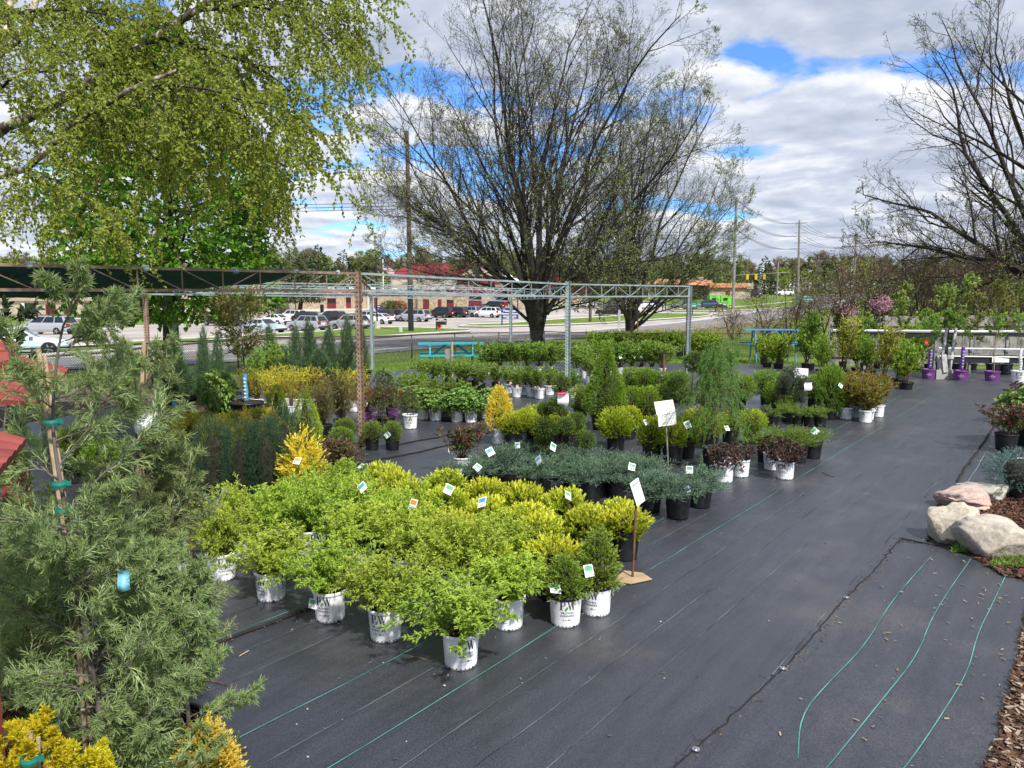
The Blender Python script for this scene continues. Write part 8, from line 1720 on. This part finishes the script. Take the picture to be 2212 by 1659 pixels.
def flag(root, z, w=2.6, h=1.55):
    I = []; n = 14
    def pt(u, v): return np.array([.1 + u * w * .78, .25 * math.sin(u * 6 + v), z - v * h - u * u * 1.35 + .1 * math.sin(u * 8)])
    mb = MB()
    for k in range(13):
        V = []
        for i in range(n): V += [pt(i / (n - 1), k / 13), pt(i / (n - 1), (k + 1) / 13)]
        for i in range(n - 1): mb.quad(V[2 * i], V[2 * i + 1], V[2 * i + 3], V[2 * i + 2], 2 if (k < 7 and i < n * .42) else (k % 2))
    # little white stars
    for a in range(5):
        for c in range(4): p = pt(.05 + a * .075, .04 + c * .125); mb.box(p + [0, -.03, 0], (.07, .01, .07), 1)
    mb.obj('flag', [mat('flag_red', (.42, .02, .04), .7), mat('flag_white', (.75, .75, .75), .7), mat('flag_blue', (.015, .02, .12), .7)], root, False)
flag(root, Hh - .9)
# wires
def wire(a, b, sag, r_=.035):
    a, b = np.array(a, float), np.array(b, float); t = np.linspace(0, 1, 30)[:, None]; P = a + (b - a) * t; P[:, 2] -= sag * 4 * (t * (1 - t))[:, 0]; return P, r_
def wires():
    W = []; A, D, E_, Cc, B = TOPS['A'], TOPS['D'], TOPS['E'], TOPS['C'], TOPS['B']; dn = lambda p, d: p - np.array([0, 0, d])
    for sy0, sy1, z in ((440, 437, 0), (449, 444, 0), (455, 451, 0)):
        W.append(wire(at(-300, sy0 - 4, 85), at(888, sy1, 81), .4)); W.append(wire(at(888, sy1, 81), at(1583, 500 + (sy1 - 437), 143), 1.2))
    W.append(wire(at(580, 225, 90), at(880, 300, 81), .5, .03)); W.append(wire(at(560, 340, 90), at(880, 368, 81), .5, .03)); W.append(wire(at(-200, 548, 84), at(884, 586, 81), .4, .04)); W.append(wire(at(884, 586, 81), at(1275, 590, 103), .6, .04)); W.append(wire(at(1275, 590, 103), at(1583, 575, 143), .8, .04))
    for s_ in (-1.2, 0, 1.2):
        for f in (0, 2.6, 5.2): W.append(wire(dn(D, .6 + f) + [s_, 0, 0], dn(E_, .6 + f * .7) + [s_, 0, 0], 1.5)); W.append(wire(dn(D, .6 + f) + [s_, 0, 0], dn(Cc, .5 + f) + [0, 0, 0], 1.5))
    W.append(wire(dn(TOPS['F'], 1), dn(Cc, 13), 3.5, .06))
    mb = MB()
    for P, r_ in W: mb.tubes(P[None], r_ * .8, 4)
    tag(mb.obj('power_lines', M['black_metal']), 'thin dark overhead lines strung between the poles', 'power lines')
wires()
def board_sign(name, x0, x1, y0, y1, yb, texts, mboard, label, mpost=None, pw=.16, cat='sign', extra=None, tm=M['white_paint'], Yf=None):
    b = gp((x0 + x1) / 2, yb); Y = b[1]; k = 1 / ppm(Y) * 1.0; w = (x1 - x0) * k; H1 = at(0, y0, Y)[2] - b[2]; H0 = at(0, y1, Y)[2] - b[2]; root = empty(name, b, label, cat)
    MB().box((0, 0, (H0 + H1) / 2), (w, .12, H1 - H0)).obj('board', mboard, root)
    for s_ in (-1, 1): MB().box((s_ * (w / 2 - pw / 2), .02, H1 / 2 + .02), (pw, .17, H1 + .04)).obj('post', mpost or mboard, root)
    t = MB()
    for s, sz, fx, fz, th in texts: put_text(t, s, sz * (H1 - H0), (fx * w, -.068, H0 + (H1 - H0) * fz), 0, th)
    if texts: t.obj('lettering', tm, root)
    if extra: extra(root, w, H0, H1)
    return root
def school_x(root, w, H0, H1):
    h = H1 - H0; MB().box((0, -.065, H0 + h * .16), (w * .84, .03, h * .34)).obj('letter_panel', mat('panel_blue', (.12, .16, .28), .5), root); t = MB(); put_text(t, 'NOW ENROLLING', .145 * h, (0, -.084, H0 + h * .235), 0, .01); put_text(t, 'WELCOME', .145 * h, (0, -.084, H0 + h * .08), 0, .01); t.obj('lettering', M['white_paint'], root)
    MB().lathe([(0, .08), (.27, .08), (.27, 0)], 0, 24).obj('badge', M['white_paint'], root).rotation_euler = (R(90), 0, 0); c = root.children[-1]; c.location = (0, 0, H1 + .02)
    MB().lathe([(0, .1), (.2, .1), (.2, 0)], 0, 24).obj('badge', M['tag_blue'], root).rotation_euler = (R(90), 0, 0); root.children[-1].location = (0, 0, H1 + .02)
    for s_ in (-1, 1): o = MB().lathe([(.06, .08), (.13, .08), (.13, 0)], 0, 16).obj('emblem', M['white_paint'] if s_ > 0 else M['tag_orange'], root); o.rotation_euler = (R(90), 0, 0); o.location = (s_ * w * .36, 0, H0 + h * .84)
board_sign('school_sign', 1083, 1119.7, 665.5, 688.7, 705.7, [('Houghton', .30, 0, .74, .012), ('Elementary School', .20, 0, .48, .012)], M['sign_blue'], 'dark blue school name board on two posts by the car park', extra=school_x)
def arrow_x(root, w, H0, H1):
    h = H1 - H0; a = w * .36; z = H0 + h * .3; MB().prism([(-a, 0), (-a * .7, -.16 * h), (-a * .7, -.12 * h), (a, -.12 * h), (a, .12 * h), (-a * .7, .12 * h), (-a * .7, .16 * h)], 0, .02).obj('arrow', M['white_paint'], root); o = root.children[-1]; o.rotation_euler = (R(90), 0, 0); o.location = (0, -.065, z); t = MB(); put_text(t, 'SCHOOL', .15 * h, (.05, -.09, z), 0); t.obj('lettering', M['ink'], root)
board_sign('arrow_sign', 941.6, 965, 688.5, 701.6, 715, [('STUDENT', .2, 0, .86, .01), ('DROP-OFF / PICK-UP', .17, 0, .64, .01)], M['black_metal'], 'black board with a white left pointing arrow above the red hydrant', extra=arrow_x)
b = gp(949, 713.4); root = empty('fire_hydrant', b, 'red fire hydrant under the black arrow board', 'fire hydrant'); MB().lathe([(.2, 0), (.2, .06), (.15, .08), (.15, .5), (.19, .52), (.19, .58), (.14, .66), (.05, .74), (0, .76)], 0, 16).obj('barrel', mat('hydrant_red', (.50, .02, .02), .4), root, True).scale = (1.1,) * 3
for s_ in (-1, 1): MB().tubes(np.array([[[0, 0, .44], [s_ * .26, 0, .44]]]), .08, 10, cap=True).obj('outlet', bpy.data.materials['hydrant_red'], root)
board_sign('black_sign', S('Z4', 300, 0)[0], S('Z4', 347, 0)[0], S('Z4', 0, 397)[1], S('Z4', 0, 418)[1], S('Z4', 0, 444)[1], [], M['black_metal'], 'empty black board on two posts before the blue car')
board_sign('black_sign', S('Z3', 1805, 0)[0], S('Z3', 1838, 0)[0], S('Z3', 0, 540)[1], S('Z3', 0, 568)[1], S('Z3', 0, 608)[1], [('EXIT', .4, 0, .7, .01)][:0], M['black_metal'], 'small black board with a white stripe near the smaller tree', extra=lambda r_, w, a, c: MB().box((0, -.07, (a + c) / 2), (w * .6, .02, .15)).obj('stripe', M['white_paint'], r_))
b = gp(*S('Z3', 2065, 655)); root = empty('street_sign', b, 'small green sign on a thin post by the end of the steel frame', 'sign'); H = at(0, 656, b[1])[2] - b[2]; MB().tubes(np.array([[[0, 0, 0], [0, 0, H]]]), .08, 6).obj('post', M['black_metal'], root); MB().box((0, -.05, H - .2), (1.45, .08, .95)).obj('board', M['sign_green'], root)
t = MB(); [t.box((0, -.1, H - .2 + z), (w, .02, .13)) for z, w in ((.2, .9), (-.15, 1.0))]; t.obj('lettering', M['white_paint'], root)
b = gp(1739, 665); k = 1 / ppm(b[1]); root = empty('road_sign', b, 'wide green road sign with blurred white words beyond the right bend', 'sign'); H0 = at(0, 655, b[1])[2] - b[2]; H1 = at(0, 637, b[1])[2] - b[2]; MB().box((0, 0, (H0 + H1) / 2), (36 * k, .08, H1 - H0), 0, .1).obj('board', M['sign_green'], root)
t = MB(); r = np.random.default_rng(3)
for z, w in ((.78, .6), (.45, .85), (.2, .65)):
    x = -w / 2
    while x < w / 2: q = r.uniform(.04, .09); t.box(((x + q / 2) * 36 * k, -.07, H0 + (H1 - H0) * z), (q * 36 * k * .7, .02, (H1 - H0) * .13)); x += q
t.obj('lettering', M['white_paint'], root)
for s_ in (-1, 1): MB().box((s_ * 14 * k, .05, H0 / 2), (.15, .15, H0)).obj('post', M['pole_grey'], root)
b = gp(1666, 668); k = 1 / ppm(b[1]); root = empty('sign_back', b, 'bare silver back of a road sign on a thin post', 'sign'); MB().box((0, 0, 1.6), (.12, .1, 3.2)).obj('post', M['pole_grey'], root); MB().prism([(-5 * k, 0), (5 * k, 0), (6 * k, 12 * k), (1.5 * k, 18 * k), (1.5 * k, 24 * k), (-1.5 * k, 24 * k), (-1.5 * k, 18 * k), (-6 * k, 12 * k)], 0, .05).obj('plate', M['chrome'], root); o = root.children[-1]; o.rotation_euler = (R(90), 0, 0); o.location = (0, 0, at(0, 652, b[1])[2] - b[2])
for i, (x0, x1) in enumerate(((1530, 1552.5), (1554, 1578))):
    b = gp((x0 + x1) / 2, 659); k = 1 / ppm(b[1]); w = (x1 - x0) * k; H = at(0, 638.5, b[1])[2] - b[2]; root = empty('kiosk', b, 'lime green box kiosk with a black window, %s one' % ('left' if i == 0 else 'right'), 'kiosk', 'lime green kiosks'); MB().box((0, 0, H / 2), (w, 2.2, H)).obj('body', bpy.data.materials.get('lime_box') or mat('lime_box', (.16, .62, .06), .5, var=.05), root)
    MB().box((-w * .1, -1.12, H * .62), (w * .38, .05, H * .28)).obj('window', M['glass'], root); MB().box((0, 0, H + .04), (w * 1.03, 2.3, .1)).obj('roof', bpy.data.materials['lime_box'], root)
# small things on the far side
b = gp(*S('Z2', 1425, 610)); root = empty('school_board', b, 'small blue notice board between the lamp post and the flag pole', 'sign'); k = 1 / ppm(b[1]); MB().box((0, 0, 8 * k), (13 * k, .1, 7 * k)).obj('board', M['sign_blue'], root); [MB().box((s_ * 5.5 * k, 0, 5 * k), (.15, .12, 10 * k)).obj('post', M['sign_blue'], root) for s_ in (-1, 1)]; MB().box((0, -.07, 8.5 * k), (8 * k, .02, 1.2 * k)).obj('lettering', M['white_paint'], root)
b = gp(*S('Z2', 713, 628)); root = empty('red_box', b, 'small red box on a post before the school', 'post box'); MB().box((0, 0, 1.1), (.12, .12, 2.2)).obj('post', M['black_metal'], root); MB().box((0, 0, 2.3), (1.0, .4, .95)).obj('box', bpy.data.materials['hydrant_red'], root)
for i, (zx, zy, fr, h, lb) in enumerate(((300, 648, 'Z2', 5.4, 'thin black post left of the school entrance'), (423, 700, 'Z1', 5.2, 'thin black post before the maroon louvres'), (1303, 560, 'Z3', 4.5, 'thin black post behind the grey crossover'), (2142, 645, 'Z1', 5., 'thin black post before the left wing corner'))):
    b = gp(*S(fr, zx, zy)); root = empty('marker_post', b, lb, 'post'); MB().tubes(np.array([[[0, 0, 0], [0, 0, h * .8]]]), .09, 6, cap=True).lathe([(.12, h * .8), (.12, h * .8 + .2), (0, h * .8 + .25)], 0, 8).obj('post', M['black_metal'], root)
for zx, zy, w_, h_, m, lb in ((1618, 808, 7, 13, 'kerb', 'pale green utility marker post left of the tall dark pole'),):
    b = gp(*S('Z2', zx, zy)); k = 1 / ppm(b[1]); root = empty('marker_post', b, lb, 'post'); MB().lathe([(.2, 0), (.2, 13 * k * .9), (.1, 13 * k), (0, 13 * k)], 0, 10).obj('post', leafmat('pale_green', (.45, .55, .45), (.45, .55, .45), None, 0), root)
b = gp(*S('Z1', 1125, 755)); k = 1 / ppm(b[1]); root = empty('utility_cabinet', b, 'tall narrow pale green cabinet on the verge left of the maple', 'cabinet'); MB().prism([(-.22, -.1), (.22, -.1), (.18, .1), (-.18, .1)], 0, 34 * k).obj('cabinet', leafmat('cabinet_green', (.30, .42, .36), (.30, .42, .36), None, 0), root)
b = gp(*S('Z1', 1655, 722)); k = 1 / ppm(b[1]); root = empty('utility_box', b, 'white square utility box on the lawn right of the maple trunk', 'cabinet'); MB().box((0, 0, 6 * k), (12 * k, .5, 12 * k)).box((0, 0, 12.3 * k), (13 * k, .6, .8 * k)).obj('cabinet', M['kerb'], root)
b = gp(*S('Z2', 940, 625)); k = 1 / ppm(b[1]); root = empty('litter_bin', b, 'black litter bin behind the large black crossover', 'bin'); MB().lathe([(.3, 0), (.36, 1.2), (.38, 1.25), (.2, 1.4), (0, 1.42)], 0, 12).obj('bin', M['black_metal'], root)
b = gp(*S('Z2', 555, 606)); root = empty('planter', b, 'dark round planter by the school entrance', 'planter'); MB().lathe([(.35, 0), (.55, .9), (.6, 1.0), (.45, 1.0)], 0, 12).obj('planter', M['glass'], root)
# traffic lights over the far junction
b = gp(1640, 650); k = 1 / ppm(b[1]); H = at(0, 600, b[1])[2] - b[2]; root = empty('traffic_signal', b, 'row of three yellow traffic lights hung over the far junction', 'traffic lights'); MB().tubes(np.array([[[-6, 0, 0], [-6, 0, H + .5], [6.5, 0, H + 1.2]]]), .1, 6).obj('pole', M['pole_grey'], root)
for x in (-1.9, 0, 1.9): MB().box((x - 1, -.2, H + .2), (.55, .3, 1.2)).obj('signal_head', M['yellow'], root)
